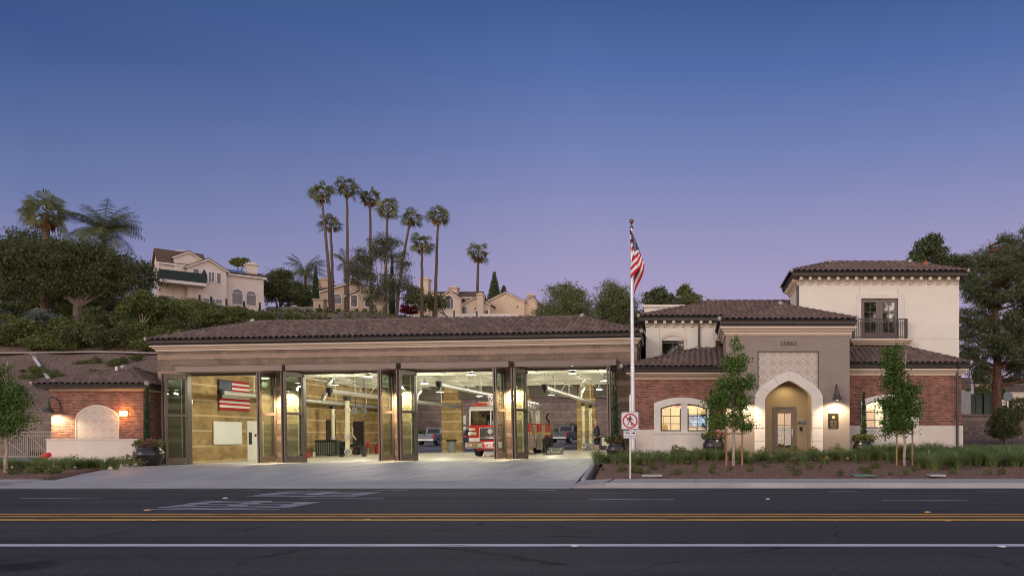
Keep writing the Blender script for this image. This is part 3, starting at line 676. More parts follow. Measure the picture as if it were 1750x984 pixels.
# exhaust rails (long tubes along each bay)
rails = [-24.35, -18.75, -13.1, -7.65]
raillab = ['silver exhaust extraction rail with black end cap in first bay by the wall flag', 'silver exhaust extraction rail with black end cap above the two hoses of second bay', 'silver exhaust extraction rail with black end cap high in third bay', 'silver exhaust extraction rail with black end cap above the ladder truck']
for i, X in enumerate(rails):
    x = X - BL[0]; zz = 3.6 + (.25 if i == 2 else 0)
    r = thing('exhaust_rail', raillab[i], 'exhaust rail', group='exhaust rails hung under the hall ceiling'); inbay(r, x, 2.7, zz)
    B().cyl((0, 0, 0), (0, DP - 3.3, 0), .13, n=14).build('rail_tube', m_steel, r, smooth=False)
    B().lathe([(.02, -.30), (.07, -.26), (.08, -.12), (.16, -.1), (.17, .12), (.12, .16)], (0, -.1, 0), 12).build('end_cap', m_black, r)
    for yy in (3, 8, 13, 18): B().cyl((0, yy, .1), (0, yy, 1.5), .025, n=6).build('hanger', m_ceil, r)
    if i != 0: B().bar((0, 5, .1), (.9, 5, 1.4), .04, .04).build('brace', m_ceil, r)
    if i in (1, 3, 0):
        yy = 12.5 if i != 0 else 11; B().tube([(0, yy, .1), (.05, yy + .2, .45), (.25, yy + .3, .75), (.1, yy + .5, 1.15), (.5, yy + .6, 1.6)], .14, 10).build('flexible_duct', m_steel, r)
def hose(X, D, lab, h=3.3):
    x = X - BL[0]; t = thing('exhaust_hose', lab, 'exhaust hose', group='cream exhaust hoses hanging from the rails'); inbay(t, x, D - 38, 0)
    B().box(-.12, .12, -.2, .2, 3.2, 3.42).box(-.05, .05, -.05, .05, 2.85, 3.2).build('trolley', m_black, t)
    B().tube([(0, 0, 3.3), (0, 0, 1.3)], .115, 14).tube([(0, 0, 1.2), (-.02, 0, .55)], .115, 14).build('hose_tube', m_hose, t)
    B().cyl((0, 0, 1.12), (0, 0, 1.34), .17, n=14).cyl((0, 0, 2.65), (0, 0, 2.78), .16, n=14).build('clamp_ring', m_steel, t)
    pts = [(.0 + .17 * math.cos(a), .0, .42 + .17 * math.sin(a)) for a in np.linspace(.5, 6.8, 12)]
    B().tube(pts, .035, 6).cyl((0, 0, .5), (0, .15, .38), .12, n=10).build('nozzle', m_alu, t)
hose(-24.35, 53.3, 'left of the two cream exhaust hoses hanging in second bay')
hose(-18.75, 42.8, 'nearer right cream exhaust hose hanging in second bay')
hose(-7.65, 55.3, 'left cream exhaust hose hanging behind the walking man'); hose(-7.65, 59.2, 'right cream exhaust hose hanging by the rear pier beside the walking man')
# high-bay lamps
hb = thing('high_bay_lamp', 'round hanging ceiling lamp in first bay nearest the door', 'ceiling lamp', group='round lamps hung from the hall ceiling')
B().lathe([(.03, .34), (.07, .33), (.10, .12), (.24, .02), (.26, 0), (.22, -.005), (.2, .01), (.08, .1)], n=20).cyl((0, 0, .33), (0, 0, .95), .012, n=6).build('shade', m_alu, hb)
B().lathe([(.001, -.004), (.205, -.002), (.20, .012)], n=20).build('glowing_lens', m_lamp_cool, hb)
li = bpy.data.lights.new('high_bay_light', 'POINT'); li.energy = 185; li.shadow_soft_size = .15; li.color = (1, .93, .70)
lo = bpy.data.objects.new('high_bay_light', li); C.objects.link(lo); lo.parent = hb; lo.location = (0, 0, -.32)
rows = ['nearest the doors', 'in the second row back', 'in the third row back', 'in the row nearest the rear wall']
cols = ['first bay', 'second bay', 'third bay', 'fourth bay']; k = 0
for ci, xx in enumerate((-22.0, -16.6, -11.2, -5.9)):
    for ri, yy in enumerate((3.2, 9, 15, 21)):
        o = hb if k == 0 else copy_tree(hb); o['label'] = 'round hanging ceiling lamp over the %s, %s' % (cols[ci], rows[ri]); inbay(o, xx - BL[0] + (.6 if ri % 2 else -.4), yy, 4.35 if yy < 12 else 4.2); k += 1
# point lights hang below the opaque shades to throw added uplight on the deck
# wall lamps on the piers
for i, (px, w_) in enumerate(((495, 'between the first and second doors'), (691.5, 'between the second and third doors'), (882, 'between the third and fourth doors'))):
    t = thing('pier_lamp', 'small half-round downlight on the block pier ' + w_, 'wall lamp', group='downlights on the piers between bay doors'); inbay(t, LX(px), 0, 3.46)
    B().box(-.11, .11, -.03, 0, -.08, .16).lathe([(.03, .14), (.12, .07), (.17, -.02), (.16, -.03), (.1, .03)], (0, -.17, 0), 16).build('lamp_shade', m_bronze, t)
    B().lathe([(.001, -.016), (.14, -.015), (.13, 0)], (0, -.17, 0), 14).build('glowing_lens', m_lamp_on, t)
    li2 = bpy.data.lights.new('pier_light', 'SPOT'); li2.energy = 1300; li2.spot_size = R(130); li2.spot_blend = .7; li2.shadow_soft_size = .1; li2.color = (1, .74, .42)
    lo = bpy.data.objects.new('pier_light', li2); C.objects.link(lo); lo.parent = t; lo.location = (0, -.34, -.06); lo.rotation_euler = (R(20), 0, 0)
# ================================================================= brick annex on the left
AL = (-27.6, 36.6, -.5)
ann = thing('brick_annex', 'small square brick annex with tiled hip roof at far left', 'building', AL)
ax0, ax1, ay0, ay1 = WX(88, 36.6), WX(245, 36.6), 36.6, 41.0
def AZ(py, D=36.6): return WZ(py, D)
bt = AZ(668)
B().box(ax0, ax1, ay0, ay1, -.7, 3.3).build('brick_wall', m_brick, ann, AL)
cornice(ann, AL, (ax0, ax1, ay0, ay1), AZ(668), AZ(658.5, 36.3), .30)
gutter(ann, AL, (ax0 - .42, ax1 + .42, ay0 - .42, ay1 + .42), AZ(663.5, 36.1), AZ(657.5, 36.1))
B().box(ax0 - .35, ax1 + .35, ay0 - .35, ay1 + .35, AZ(661.5, 36.3), AZ(660, 36.3)).build('soffit', m_bronze, ann, AL)
hip_roof(ann, AL, ax0 - .5, ax1 + .5, ay0 - .5, ay1 + .5, AZ(656.5, 36.1), 2.44, .36)
for o_ in list(ann.children_recursive):
    if o_.type == 'MESH':
        for v_ in o_.data.vertices:
            if v_.co.y + AL[1] > 38.0 and v_.co.x + AL[0] > -26.0: v_.co.x = -26.0 - AL[0]
# tile alcove
def tilepat(name):
    m, n, p = mk(name); L = n.links.new; p.inputs['Roughness'].default_value = .45
    t = nn(n, 'ShaderNodeTexCoord'); s = nn(n, 'ShaderNodeSeparateXYZ'); L(t.outputs['Object'], s.inputs[0])
    def mt(op, a, b_=None, c_=None):
        x = nn(n, 'ShaderNodeMath', operation=op)
        for i, q in enumerate((a, b_, c_)):
            if q is None: continue
            if isinstance(q, (int, float)): x.inputs[i].default_value = q
            else: L(q, x.inputs[i])
        return x.outputs[0]
    P = 2.5
    def cell(off):
        fx = mt('SUBTRACT', mt('FRACT', mt('ADD', mt('MULTIPLY', s.outputs[0], P), off)), .5); fz = mt('SUBTRACT', mt('FRACT', mt('ADD', mt('MULTIPLY', s.outputs[2], P), off)), .5)
        return fx, fz, mt('SQRT', mt('ADD', mt('MULTIPLY', fx, fx), mt('MULTIPLY', fz, fz)))
    fx, fz, d = cell(0); gx, gz, d2 = cell(.5)
    ang = mt('ARCTAN2', fz, fx); pet = mt('COSINE', mt('MULTIPLY', ang, 8))
    def band(v, a, w): return mt('LESS_THAN', mt('ABSOLUTE', mt('SUBTRACT', v, a)), w)
    base = (.60, .51, .42, 1); cur = None
    def over(c0, fac, col):
        x = nn(n, 'ShaderNodeMixRGB'); L(fac, x.inputs[0]); x.inputs[2].default_value = col + (1,)
        if isinstance(c0, tuple): x.inputs[1].default_value = c0
        else: L(c0, x.inputs[1])
        return x.outputs[0]
    c = over(base, band(d, .40, .03), (.32, .28, .29))
    c = over(c, mt('MULTIPLY', band(d, .27, .07), mt('GREATER_THAN', pet, .1)), (.42, .27, .17))
    c = over(c, band(d, .14, .035), (.28, .26, .33)); c = over(c, mt('LESS_THAN', d, .07), (.50, .22, .09))
    c = over(c, mt('LESS_THAN', mt('ADD', mt('ABSOLUTE', gx), mt('ABSOLUTE', gz)), .16), (.24, .24, .33)); c = over(c, mt('LESS_THAN', mt('ADD', mt('ABSOLUTE', gx), mt('ABSOLUTE', gz)), .07), (.55, .40, .24))
    e = mt('MAXIMUM', mt('LESS_THAN', mt('ABSOLUTE', fx), .012), mt('LESS_THAN', mt('ABSOLUTE', fz), .012)); e2 = mt('MAXIMUM', mt('LESS_THAN', mt('ABSOLUTE', gx), .012), mt('LESS_THAN', mt('ABSOLUTE', gz), .012))
    c = over(c, mt('MAXIMUM', e, e2), (.42, .38, .34))
    L(c, p.inputs['Base Color']); return m
m_tpat = tilepat('patterned_tile')
cx = WX(167, 36.6); hw = (WX(202, 36.6) - WX(131, 36.6)) / 2
arc = [(cx - hw + 2 * hw * i / 20, AZ(714) + (AZ(693.5) - AZ(714)) * math.sin(math.pi * i / 20) ** .62) for i in range(21)]
B().prism([(cx - hw, AZ(752))] + arc + [(cx + hw, AZ(752))], 36.57, 36.62).build('tile_panel', m_tpat, ann, AL)
b = B().strip(arc, [(x + (x - cx) * .03, z + .05) for x, z in arc], 36.555, 36.62)
b.box(cx-hw-.04, cx-hw, 36.555, 36.62, AZ(752), AZ(714)).box(cx+hw, cx+hw+.04, 36.555, 36.62, AZ(752), AZ(714)); b.build('panel_edge', m_stucco, ann, AL)
# low stucco wall in front
wl = thing('stucco_wall', 'low cream stucco wall in front of the brick annex', 'wall', (WX(170, 36.1), 36.1, -.5))
B().box(WX(84, 36.1), WX(238, 36.1), 35.95, 36.25, -.7, WZ(750.5, 36)).box(WX(83, 36.1) , WX(238, 36.1) + .02, 35.93, 36.27, WZ(751.5, 36), WZ(749.5, 36)).build('wall_body', m_base, wl, (WX(170, 36.1), 36.1, -.5))
B().box(WX(238, 36.1) - .3, WX(238, 36.1), 36.25, 37.9, -.7, WZ(750.5, 36)).build('wall_return', m_base, wl, (WX(170, 36.1), 36.1, -.5))
# gooseneck lamp builder
def gooseneck(x, y, z, lab, lit=(1, .80, .50), e=90):
    t = thing('gooseneck_lamp', lab, 'wall lamp', (x, y, z), group='dark bell shaped gooseneck lamps')
    B().box(-.07, .07, -.05, 0, -.12, .12).build('wall_plate', m_bronze, t)
    pts = [(0, -.03, .0), (0, -.10, .30), (0, -.2, .44), (0, -.34, .5), (0, -.47, .42), (0, -.5, .2)]
    B().tube(pts, .028, 8).build('curved_arm', m_bronze, t)
    sh = B().lathe([(.02, .28), (.08, .27), (.10, .08), (.12, .0), (.20, -.12), (.245, -.22), (.235, -.22), (.19, -.12), (.1, -.01)], (0, -.5, 0), 20).build('bell_shade', m_bronze, t, smooth=False)
    B().ball((0, -.5, -.13), .085, 12).build('bulb', m_lamp_on, sh)
    li = bpy.data.lights.new('lamp_light', 'SPOT'); li.energy = e; li.spot_size = R(140); li.spot_blend = .5; li.shadow_soft_size = .08; li.color = lit
    lo = bpy.data.objects.new('lamp_light', li); C.objects.link(lo); lo.parent = t; lo.location = (0, -.5, -.26); lo.rotation_euler = (R(16), 0, 0)
    return t
gooseneck(WX(118, 36.6) - .35, 36.6, AZ(697), 'gooseneck lamp on the brick annex, glowing on brick at far left', e=330)
bpy.data.objects['gooseneck_lamp'].rotation_euler.z = R(-38)
t = thing('orange_wall_light', 'small bright orange wall light on the brick annex beside the tile arch', 'wall light', (WX(213, 36.6), 36.6, AZ(706)))
B().box(-.16, .16, -.05, 0, -.14, .14).build('back_box', m_bronze, t); B().box(-.15, .15, -.12, -.05, -.11, .11).build('glowing_lens', m_lamp_orange, t)
li = bpy.data.lights.new('orange_light', 'POINT'); li.energy = 22; li.color = (1, .42, .14); li.shadow_soft_size = .12
lo = bpy.data.objects.new('orange_light', li); C.objects.link(lo); lo.parent = t; lo.location = (0, -.3, 0)
t = thing('vent_pipe', 'short white vent pipe on the annex roof', 'vent pipe', (WX(199, 38), 38, AZ(641, 38)))
B().cyl((0, 0, -.3), (0, 0, .42), .06).build('pipe', m_white, t); B().lathe([(.14, -.12), (.07, .0), (.06, .02)], n=12).build('flashing', m_alu, t)
# ================================================================= office building on the right
OL = (5.0, 38.0, .1)
off_ = thing('office_building', 'cream and brick office building with tiled hip roofs and pointed entrance arch', 'building', OL)
def bb(name, mat, fn, parent=off_, smooth=False):
    b = B(); fn(b); return b.build(name, mat, parent, OL, smooth)
YW = 37.0                                      # brick wing face
lx0, lx1 = WX(1086, YW), 1.6
rx0, rx1 = 7.0, WX(1643, YW)
zb_ = WZ(733.5, YW); zt_ = 4.05
def oz(py, D=YW): return WZ(py, D)
def segarc(xa, xb, zs, rise, n=14):
    return [(xa + (xb - xa) * i / n, zs + rise * (1 - (2 * i / n - 1) ** 2)) for i in range(n + 1)]
def window(x0, x1, z0, z1, y, cols, rows_, rise=0, dark=m_bronze, pane=m_glass, name='window'):
    f = B(); w = .055
    f.box(x0, x0 + w, y, y + .07, z0, z1).box(x1 - w, x1, y, y + .07, z0, z1).box(x0, x1, y - .001, y + .071, z0 - .001, z0 + w)
    top = rise if isinstance(rise, list) else segarc(x0, x1, z1, rise)
    f.strip(top, [(x, z - w) for x, z in top], y - .002, y + .072)
    for i in range(1, cols): x = x0 + (x1 - x0) * i / cols; f.box(x - .015, x + .015, y + .005, y + .06, z0, z1 + (0 if not rise or isinstance(rise, list) else rise * (1 - (2 * i / cols - 1) ** 2)))
    for j in range(1, rows_): z = z0 + (z1 - z0) * j / rows_; f.box(x0, x1, y + .006, y + .061, z - .015, z + .015)
    o = f.build(name, dark, off_, OL)
    B().prism([(x0, z0), (x1, z0)] + [(x, z) for x, z in reversed(top)], y + .03, y + .038).build('pane', pane, o, OL); return o
# --- left brick wing
wx0, wx1 = WX(1129, YW), WX(1208, YW); mid0, mid1 = WX(1163.5, YW), WX(1175, YW)
wz0 = oz(736.5); wzs = oz(697.5); rise = oz(689.5) - wzs
bb('brick_wall', m_brick, lambda b: b.wall(lx0, lx1, YW, YW + .3, zb_, zt_, [(wx0 - .1, wx1 + .1, zb_ - .0, wzs + rise * .6)]).box(lx0, lx0 + .3, YW + .3, 40, zb_, zt_))
bb('wall_base', m_base, lambda b: b.wall(lx0 - .05, lx1, YW - .06, YW + .3, -.5, zb_ + .0, [(wx0 - .1, wx1 + .1, wz0 - .15, zb_)] if wz0 - .15 < zb_ else ()).box(lx0 - .05, lx0 + .3, YW + .3, 40, -.5, zb_))
so0, so1 = WX(1117.8, YW), WX(1212.5, YW)
inner = segarc(wx0, wx1, wzs, rise); outer = segarc(so0, so1, oz(688.5), oz(678.8) - oz(688.5))
def surround(b, so0, so1, wx0, wx1, inner, outer, zlow, zsill, mid=None):
    b.strip(inner, outer, YW - .09, YW + .1)
    b.box(so0, wx0, YW - .09, YW + .1, zsill, inner[0][1]); b.box(wx1, so1, YW - .09, YW + .1, zsill, inner[-1][1])
    b.add([(so0, YW-.09, inner[0][1]), (wx0, YW-.09, inner[0][1]), (so0, YW-.09, outer[0][1])], [(0, 1, 2)]); b.add([(so1, YW-.09, inner[0][1]), (wx1, YW-.09, inner[0][1]), (so1, YW-.09, outer[0][1])], [(0, 1, 2)])
    b.box(so0 - .0, so1 + .0, YW - .12, YW + .1, zsill - .12, zsill); b.box(so0 + .02, so1 - .02, YW - .085, YW, zlow, zsill - .12)
    if mid: b.box(mid[0], mid[1], YW - .07, YW + .12, zsill, inner[7][1])
bb('window_surround', m_stone, lambda b: surround(b, so0, so1, wx0, wx1, inner, outer, -.2, wz0, (mid0, mid1)))
def topbit(xa, xb): return [(xa + (xb - xa) * i / 8, wzs + rise * (1 - (2 * ((xa + (xb - xa) * i / 8) - wx0) / (wx1 - wx0) - 1) ** 2)) for i in range(9)]
window(wx0, mid0, wz0, wzs, YW + .02, 2, 3, topbit(wx0, mid0)); window(mid1, wx1, wz0, wzs, YW + .02, 2, 3, topbit(mid1, wx1))
cornice(off_, OL, (lx0, 1.7, YW, 41), oz(648), oz(636.3, 36.6), .42)
gutter(off_, OL, (lx0 - .5, 1.7, YW - .5, 41), oz(635.6, 36.5), oz(628.5, 36.5))
bb('soffit', m_bronze, lambda b: b.box(lx0 - .45, 1.7, YW - .45, 41, oz(636, 36.6), oz(635, 36.6)))
hip_roof(off_, OL, lx0 - .6, 3.6, YW - .6, 44, oz(627.3, 36.4), 3.5, .335, back=False, right=False, ends=True)
m_room = M('warm_room_paint', (.80, .66, .40), .8, .05, 1)
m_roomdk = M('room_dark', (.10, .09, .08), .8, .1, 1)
bb('room', m_room, lambda b: b.box(lx0 + .32, lx1 - .1, 40.2, 40.3, .1, 3.6).box(lx0 + .32, lx1 - .1, YW + .35, 40.2, 3.5, 3.6).box(lx0 + .305, lx0 + .32, YW + .31, 40.2, .1, 3.5).box(1.5, 1.52, YW + .31, 40.2, .1, 3.5).box(lx0 + .3, lx1, YW + .31, 40.2, .0, .1))
# --- right brick wing
vx0, vx1 = WX(1478.8, YW), WX(1556, YW); vz0 = oz(731.5); vzs = oz(690); vr = oz(681.5) - vzs
bb('brick_wall', m_brick, lambda b: b.wall(rx0, rx1, YW, YW + .3, oz(727), zt_ + .15, [(vx0 - .1, vx1 + .1, oz(727), vzs + vr * .6)]).box(rx1 - .3, rx1, YW + .3, 40, oz(727), zt_ + .15))
bb('wall_base', m_base, lambda b: b.wall(rx0, rx1 + .06, YW - .06, YW + .3, -.3, oz(727), [(vx0 - .1, vx1 + .1, vz0 - .05, oz(727))]).box(rx1 - .3, rx1 + .06, YW + .3, 40, -.3, oz(727)))
vin = segarc(vx0, vx1, vzs, vr); vout = segarc(WX(1472.7, YW) - .05, WX(1569, YW), oz(684), oz(674) - oz(684))
bb('window_surround', m_stone, lambda b: surround(b, vout[0][0], vout[-1][0], vx0, vx1, vin, vout, -.1, vz0, (WX(1512.5, YW), WX(1524, YW))))
def topb2(xa, xb): return [(xa + (xb - xa) * i / 8, vzs + vr * (1 - (2 * ((xa + (xb - xa) * i / 8) - vx0) / (vx1 - vx0) - 1) ** 2)) for i in range(9)]
window(vx0, WX(1512.5, YW), vz0, vzs, YW + .02, 2, 3, topb2(vx0, WX(1512.5, YW))); window(WX(1524, YW), vx1, vz0, vzs, YW + .02, 2, 3, topb2(WX(1524, YW), vx1))
cornice(off_, OL, (6.6, rx1, YW, 41), oz(641.6), oz(629.5, 36.7), .26)
gutter(off_, OL, (6.6, rx1 + .28, YW - .28, 41), oz(629.3, 36.7), oz(622, 36.7))
hip_roof(off_, OL, 5.2, rx1 + .34, YW - .34, 45, oz(620.8, 36.66), 3.3, .40, back=False, left=False)
m_room2 = M('pale_room_paint', (.74, .66, .50), .8, .05, 1)
bb('room', m_room2, lambda b: b.box(rx0, rx1 - .3, 39.3, 39.38, .1, 3.6).box(rx0, rx1 - .3, YW + .35, 39.3, 3.5, 3.6).box(rx0, rx0 + .05, YW + .31, 39.3, .1, 3.5).box(rx0, rx1 - .3, YW + .31, 39.3, .0, .1))
bb('room_door', m_wood, lambda b: b.box(WX(1482, 39.2), WX(1494, 39.2), 39.2, 39.29, .1, 2.35))
bb('downpipe', m_bronze, lambda b: b.cyl((WX(1636.5, 36.85), 36.88, oz(628)), (WX(1636.5, 36.85), 36.88, .2), .06, n=8).tube([(WX(1636.5, 36.85), 36.6, oz(625)), (WX(1636.5, 36.85), 36.88, oz(634))], .055))
# --- entrance tower
YT = 35.6; tx0, tx1 = WX(1240.5, YT), WX(1452, YT)
def tz(py, D=YT): return WZ(py, D)
acx = WX(1347.6, YT); ihw = WX(1387.9, YT) - acx; ohw = WX(1405, YT) - acx + .02
prm = [(1, 0), (.985, .08), (.955, .17), (.90, .28), (.82, .39), (.71, .51), (.58, .63), (.43, .755), (.28, .865), (.13, .95), (0, 1)]
iz0, iz1, ozz0, oz1 = tz(683.7), tz(650.4), tz(679), tz(634)
ia = [(acx - ihw * a, iz0 + (iz1 - iz0) * h) for a, h in prm] + [(acx + ihw * a, iz0 + (iz1 - iz0) * h) for a, h in reversed(prm[:-1])]
oa = [(acx - ohw * a, ozz0 + (oz1 - ozz0) * h) for a, h in prm] + [(acx + ohw * a, ozz0 + (oz1 - ozz0) * h) for a, h in reversed(prm[:-1])]
GF = .08
px0, px1_ = WX(1295.6, YT), WX(1398.7, YT); pz1 = tz(601)
bb('taupe_wall', m_taupe, lambda b: (b.wall(tx0, tx1, YT, YT + .35, GF, tz(572), [(px0, px1_, GF, pz1)]), b.box(tx0, tx0 + .3, YT + .35, 39, GF, tz(572)), b.box(tx1 - .3, tx1, YT + .35, 39, GF, tz(572)),
    [b.prism([(x0, z0), (x1, z1), (x1, 1.0 if 0 else z1), (x0, z0)], YT, YT) for x0, z0, x1, z1 in ()], b.box(px0 - 0, acx - ihw - .05, YT + .02, YT + .35, GF, ozz0), b.box(acx + ihw + .05, px1_, YT + .02, YT + .35, GF, ozz0)))
# patterned spandrel
def spandrel(b):
    pts = [p for p in oa if px0 <= p[0] <= px1_]
    pts = [(px0, tz(672))] + pts + [(px1_, tz(672))]
    pts = [(x, z - .06) for x, z in pts]
    b.strip(pts, [(x, pz1) for x, z in pts], YT + .05, YT + .3)
bb('tile_spandrel', m_tpat, spandrel)
bb('tile_frame', m_bronze, lambda b: b.box(px0 - .02, px1_ + .02, YT - .012, YT + .06, pz1, pz1 + .03).box(px0 - .02, px0 + .015, YT - .01, YT + .06, tz(668), pz1).box(px1_ - .015, px1_ + .02, YT - .01, YT + .06, tz(668), pz1))
def archst(b):
    b.strip(ia, oa, YT - .10, YT + .34)
    for s in (-1, 1):
        x0, x1 = acx + s * ihw, acx + s * ohw; zz = [GF, tz(753), tz(731), tz(708.5)]
        for i in range(3): b.box(x0, x1, YT - .10, YT + .34, zz[i], zz[i + 1] - .012)
        b.prism([(x0, zz[3]), (x1, zz[3]), (x1, ozz0), (x0, iz0)], YT - .10, YT + .34)
bb('stone_arch', m_stone, archst)
bb('arch_joints', m_taupe, lambda b: [b.prism([(ia[k][0], ia[k][1]), (oa[k][0], oa[k][1]), (oa[k][0] + .012, oa[k][1] + .006), (ia[k][0] + .012, ia[k][1] + .006)], YT - .103, YT - .09) for k in (4, 7, 10, 13, 16)])
bb('wall_grooves', m_bronze, lambda b: b.box(tx0, px0 - .03, YT - .003, YT + .01, tz(600.8), tz(600.4)).box(px1_ + .03, tx1, YT - .003, YT + .01, tz(600.8), tz(600.4)))
m_niche = M('niche_paint', (.40, .31, .20), .85, .05, 1)
YN = 37.1
bb('entrance_niche', m_niche, lambda b: b.wall(acx - ihw - .04, acx + ihw + .3, YN, YN + .1, GF, iz1 + .2, [(WX(1322.4, YN), WX(1358.5, YN), GF, tz(696, YN))]).box(acx - ihw - .04, acx - ihw, YT + .34, YN, GF, iz1 + .2).box(acx + ihw, acx + ihw + .04, YT + .34, YN, GF, iz1 + .2).box(acx - ihw, acx + ihw, YT + .34, YN, iz1 + .1, iz1 + .2))
bb('entrance_step', m_conc, lambda b: b.box(acx - 1.9, acx + 1.9, YT - .9, YN + .1, -.2, GF - .01))
dx0, dx1 = WX(1322.4, YN), WX(1358.5, YN); dz1 = tz(696, YN)
gx0, gx1, gz0, gz1 = WX(1329, YN), WX(1351.7, YN), WX(0, 1) * 0 + tz(764, YN), tz(706, YN)
door = bb('entrance_door', m_canopy, lambda b: b.wall(dx0, dx1, YN - .03, YN + .06, GF, dz1, [(gx0, gx1, gz0, gz1)]).box(dx0 - .03, dx0 + .05, YN - .06, YN, GF, dz1 + .05).box(dx1 - .05, dx1 + .03, YN - .06, YN, GF, dz1 + .05).box(dx0 - .03, dx1 + .03, YN - .061, YN, dz1 - .03, dz1 + .05))
bb('pane', m_glass, lambda b: b.box(gx0, gx1, YN, YN + .01, gz0, gz1), door)
bb('glazing_bar', m_canopy, lambda b: b.box((gx0+gx1)/2 - .015, (gx0+gx1)/2 + .015, YN - .01, YN + .02, gz0, gz1).box(gx0, gx1, YN - .011, YN + .021, tz(727, YN), tz(726, YN)), door)
bb('handle', m_steel, lambda b: b.box(gx1 + .03, gx1 + .07, YN - .06, YN - .03, 1.0, 1.35).box(gx1 - .02, gx1 + .07, YN - .09, YN - .06, 1.1, 1.13), door)
bb('lobby', M('lobby_wood_panel', (.52, .30, .10), .6, .25, 3, streak=(3, 1, .3)), lambda b: b.box(dx0 - .6, dx1 + .9, 39.6, 39.7, GF, 2.9).box(dx0 - .6, dx0 - .5, YN + .1, 39.6, GF, 2.9).box(dx1 + .8, dx1 + .9, YN + .1, 39.6, GF, 2.9).box(dx0 - .6, dx1 + .9, YN + .1, 39.6, 2.8, 2.9).box(dx0 - .6, dx1 + .9, YN + .1, 39.6, 0, GF))
bb('display_case', m_black, lambda b: [b.box(gx0 - .3, gx1 + .4, 39.2, 39.5, GF, 1.45), [b.box(gx0 + .1 + i * .14, gx0 + .2 + i * .14, 39.15, 39.19, .35 + j * .25, .47 + j * .25) for i in range(4) for j in range(4) if 0]])
m_ochre = M('ochre_books', (.45, .24, .07), .6, .3, 8)
bb('display_items', m_ochre, lambda b: [b.box(gx0 + .06 + i * .12, gx0 + .14 + i * .12, 39.14, 39.19, .4 + j * .23, .4 + j * .23 + .10 + .03 * ((i + j) % 3)) for i in range(5) for j in range(4)])
cornice(off_, OL, (tx0, tx1, YT, 39), tz(572.7), tz(557.4, YT - .25), .26)
gutter(off_, OL, (tx0 - .26, tx1 + .26, YT - .26, 39.2), tz(555.5, 35.33), tz(547.6, 35.33))
bb('soffit', m_bronze, lambda b: b.box(tx0 - .2, tx1 + .2, YT - .2, 39.2, tz(557.2, 35.4), tz(555.8, 35.4)))
trr = (tx1 - tx0) / 2 + .3
hip_roof(off_, OL, tx0 - .3, tx1 + .3, YT - .3, YT - .3 + 2 * trr, tz(546.4, 35.3), trr - .02, .365)
b = B(); text_b(b, '25862', .27, WX(1347.3, YT), tz(587), YT - .012, .02, sx=1.12); b.build('house_numerals', m_bronze, off_, OL)
# niche fittings
m_blue = M('sign_blue', (.03, .10, .35), .4, .03, 2)
bb('wall_sign', m_roomdk, lambda b: b.box(WX(1363, YN), WX(1369, YN), YN - .02, YN, tz(724.5, YN), tz(720, YN)))
sgn = bb('access_sign', m_blue, lambda b: b.box(WX(1370.3, YN), WX(1376.5, YN), YN - .02, YN, tz(724.8, YN), tz(719.5, YN)))
def wheelchair(b):
    cx_, cz_, y = WX(1373.4, YN), tz(722.2, YN), YN - .023
    b.cyl((cx_ - .005, y, cz_ + .05), (cx_ - .005, y - .002, cz_ + .05), .014, n=8)
    b.bar((cx_ - .005, y, cz_ + .035), (cx_ - .005, y, cz_ - .005), .012, .002).bar((cx_ - .005, y, cz_ - .005), (cx_ + .025, y, cz_ - .005), .002, .012).bar((cx_ + .025, y, cz_), (cx_ + .04, y, cz_ - .04), .012, .002)
    for k in range(9):
        a, c_ = 2.0 + k * .42, 2.0 + (k + 1) * .42; b.bar((cx_ - .002 + .034 * math.cos(a), y, cz_ - .022 + .034 * math.sin(a)), (cx_ - .002 + .034 * math.cos(c_), y, cz_ - .022 + .034 * math.sin(c_)), .008, .002)
bb('wheelchair_symbol', m_white, wheelchair, sgn)
bb('intercom', m_black, lambda b: b.box(WX(1366.3, YN), WX(1370.8, YN), YN - .07, YN, tz(735.5, YN), tz(729, YN)).ball((WX(1368.5, YN), YN - .08, tz(731, YN)), .03, 8))
bb('card_reader', m_black, lambda b: b.box(WX(1380.5, YN), WX(1383.5, YN), YN - .04, YN, tz(735.5, YN), tz(730.5, YN)))
t = thing('niche_lamp', 'recessed ceiling light inside the pointed entrance arch', 'ceiling light', (acx, 36.5, iz1 + .08))
B().lathe([(.09, 0), (.09, .015), (.07, .02)], n=14).build('trim_ring', m_bronze, t); B().lathe([(.001, .005), (.07, .006)], n=12).build('glowing_lens', m_lamp_on, t)
li = bpy.data.lights.new('niche_light', 'SPOT'); li.energy = 60; li.spot_size = R(150); li.spot_blend = .6; li.color = (1, .80, .45); li.shadow_soft_size = .08
lo = bpy.data.objects.new('niche_light', li); C.objects.link(lo); lo.parent = t; lo.location = (0, 0, -.03)
# plaque
m_plq = M('bronze_plaque', (.035, .026, .018), .35, .2, 6, metal=.5); m_gold = M('plaque_relief', (.55, .42, .22), .35, .1, 5, metal=.7)
pl = thing('dedication_plaque', 'dark bronze plaque with round crest right of the entrance arch', 'plaque', (WX(1424.2, YT), YT, tz(718.3)))
hw_, hh_ = (WX(1432.8, YT) - WX(1415.7, YT)) / 2, (tz(705.8) - tz(730.6)) / 2
B().box(-hw_, hw_, -.03, 0, -hh_, hh_).build('plate', m_plq, pl)
b = B(); b.ring((-hw_ + .02, hw_ - .02, -.035, -.03), [(0, -hh_ + .02), (0, -hh_ + .035)]); b.cyl((0, -.04, hh_ * .45), (0, -.03, hh_ * .45), .075, n=8)
for i in range(4): b.box(-hw_ * .6, -hw_ * .1, -.036, -.03, -.05 - i * .05, -.035 - i * .05).box(hw_ * .1, hw_ * .6, -.036, -.03, -.05 - i * .05, -.035 - i * .05)
b.box(-hw_ * .6, hw_ * .6, -.036, -.03, -.285, -.265); b.build('relief', m_gold, pl)
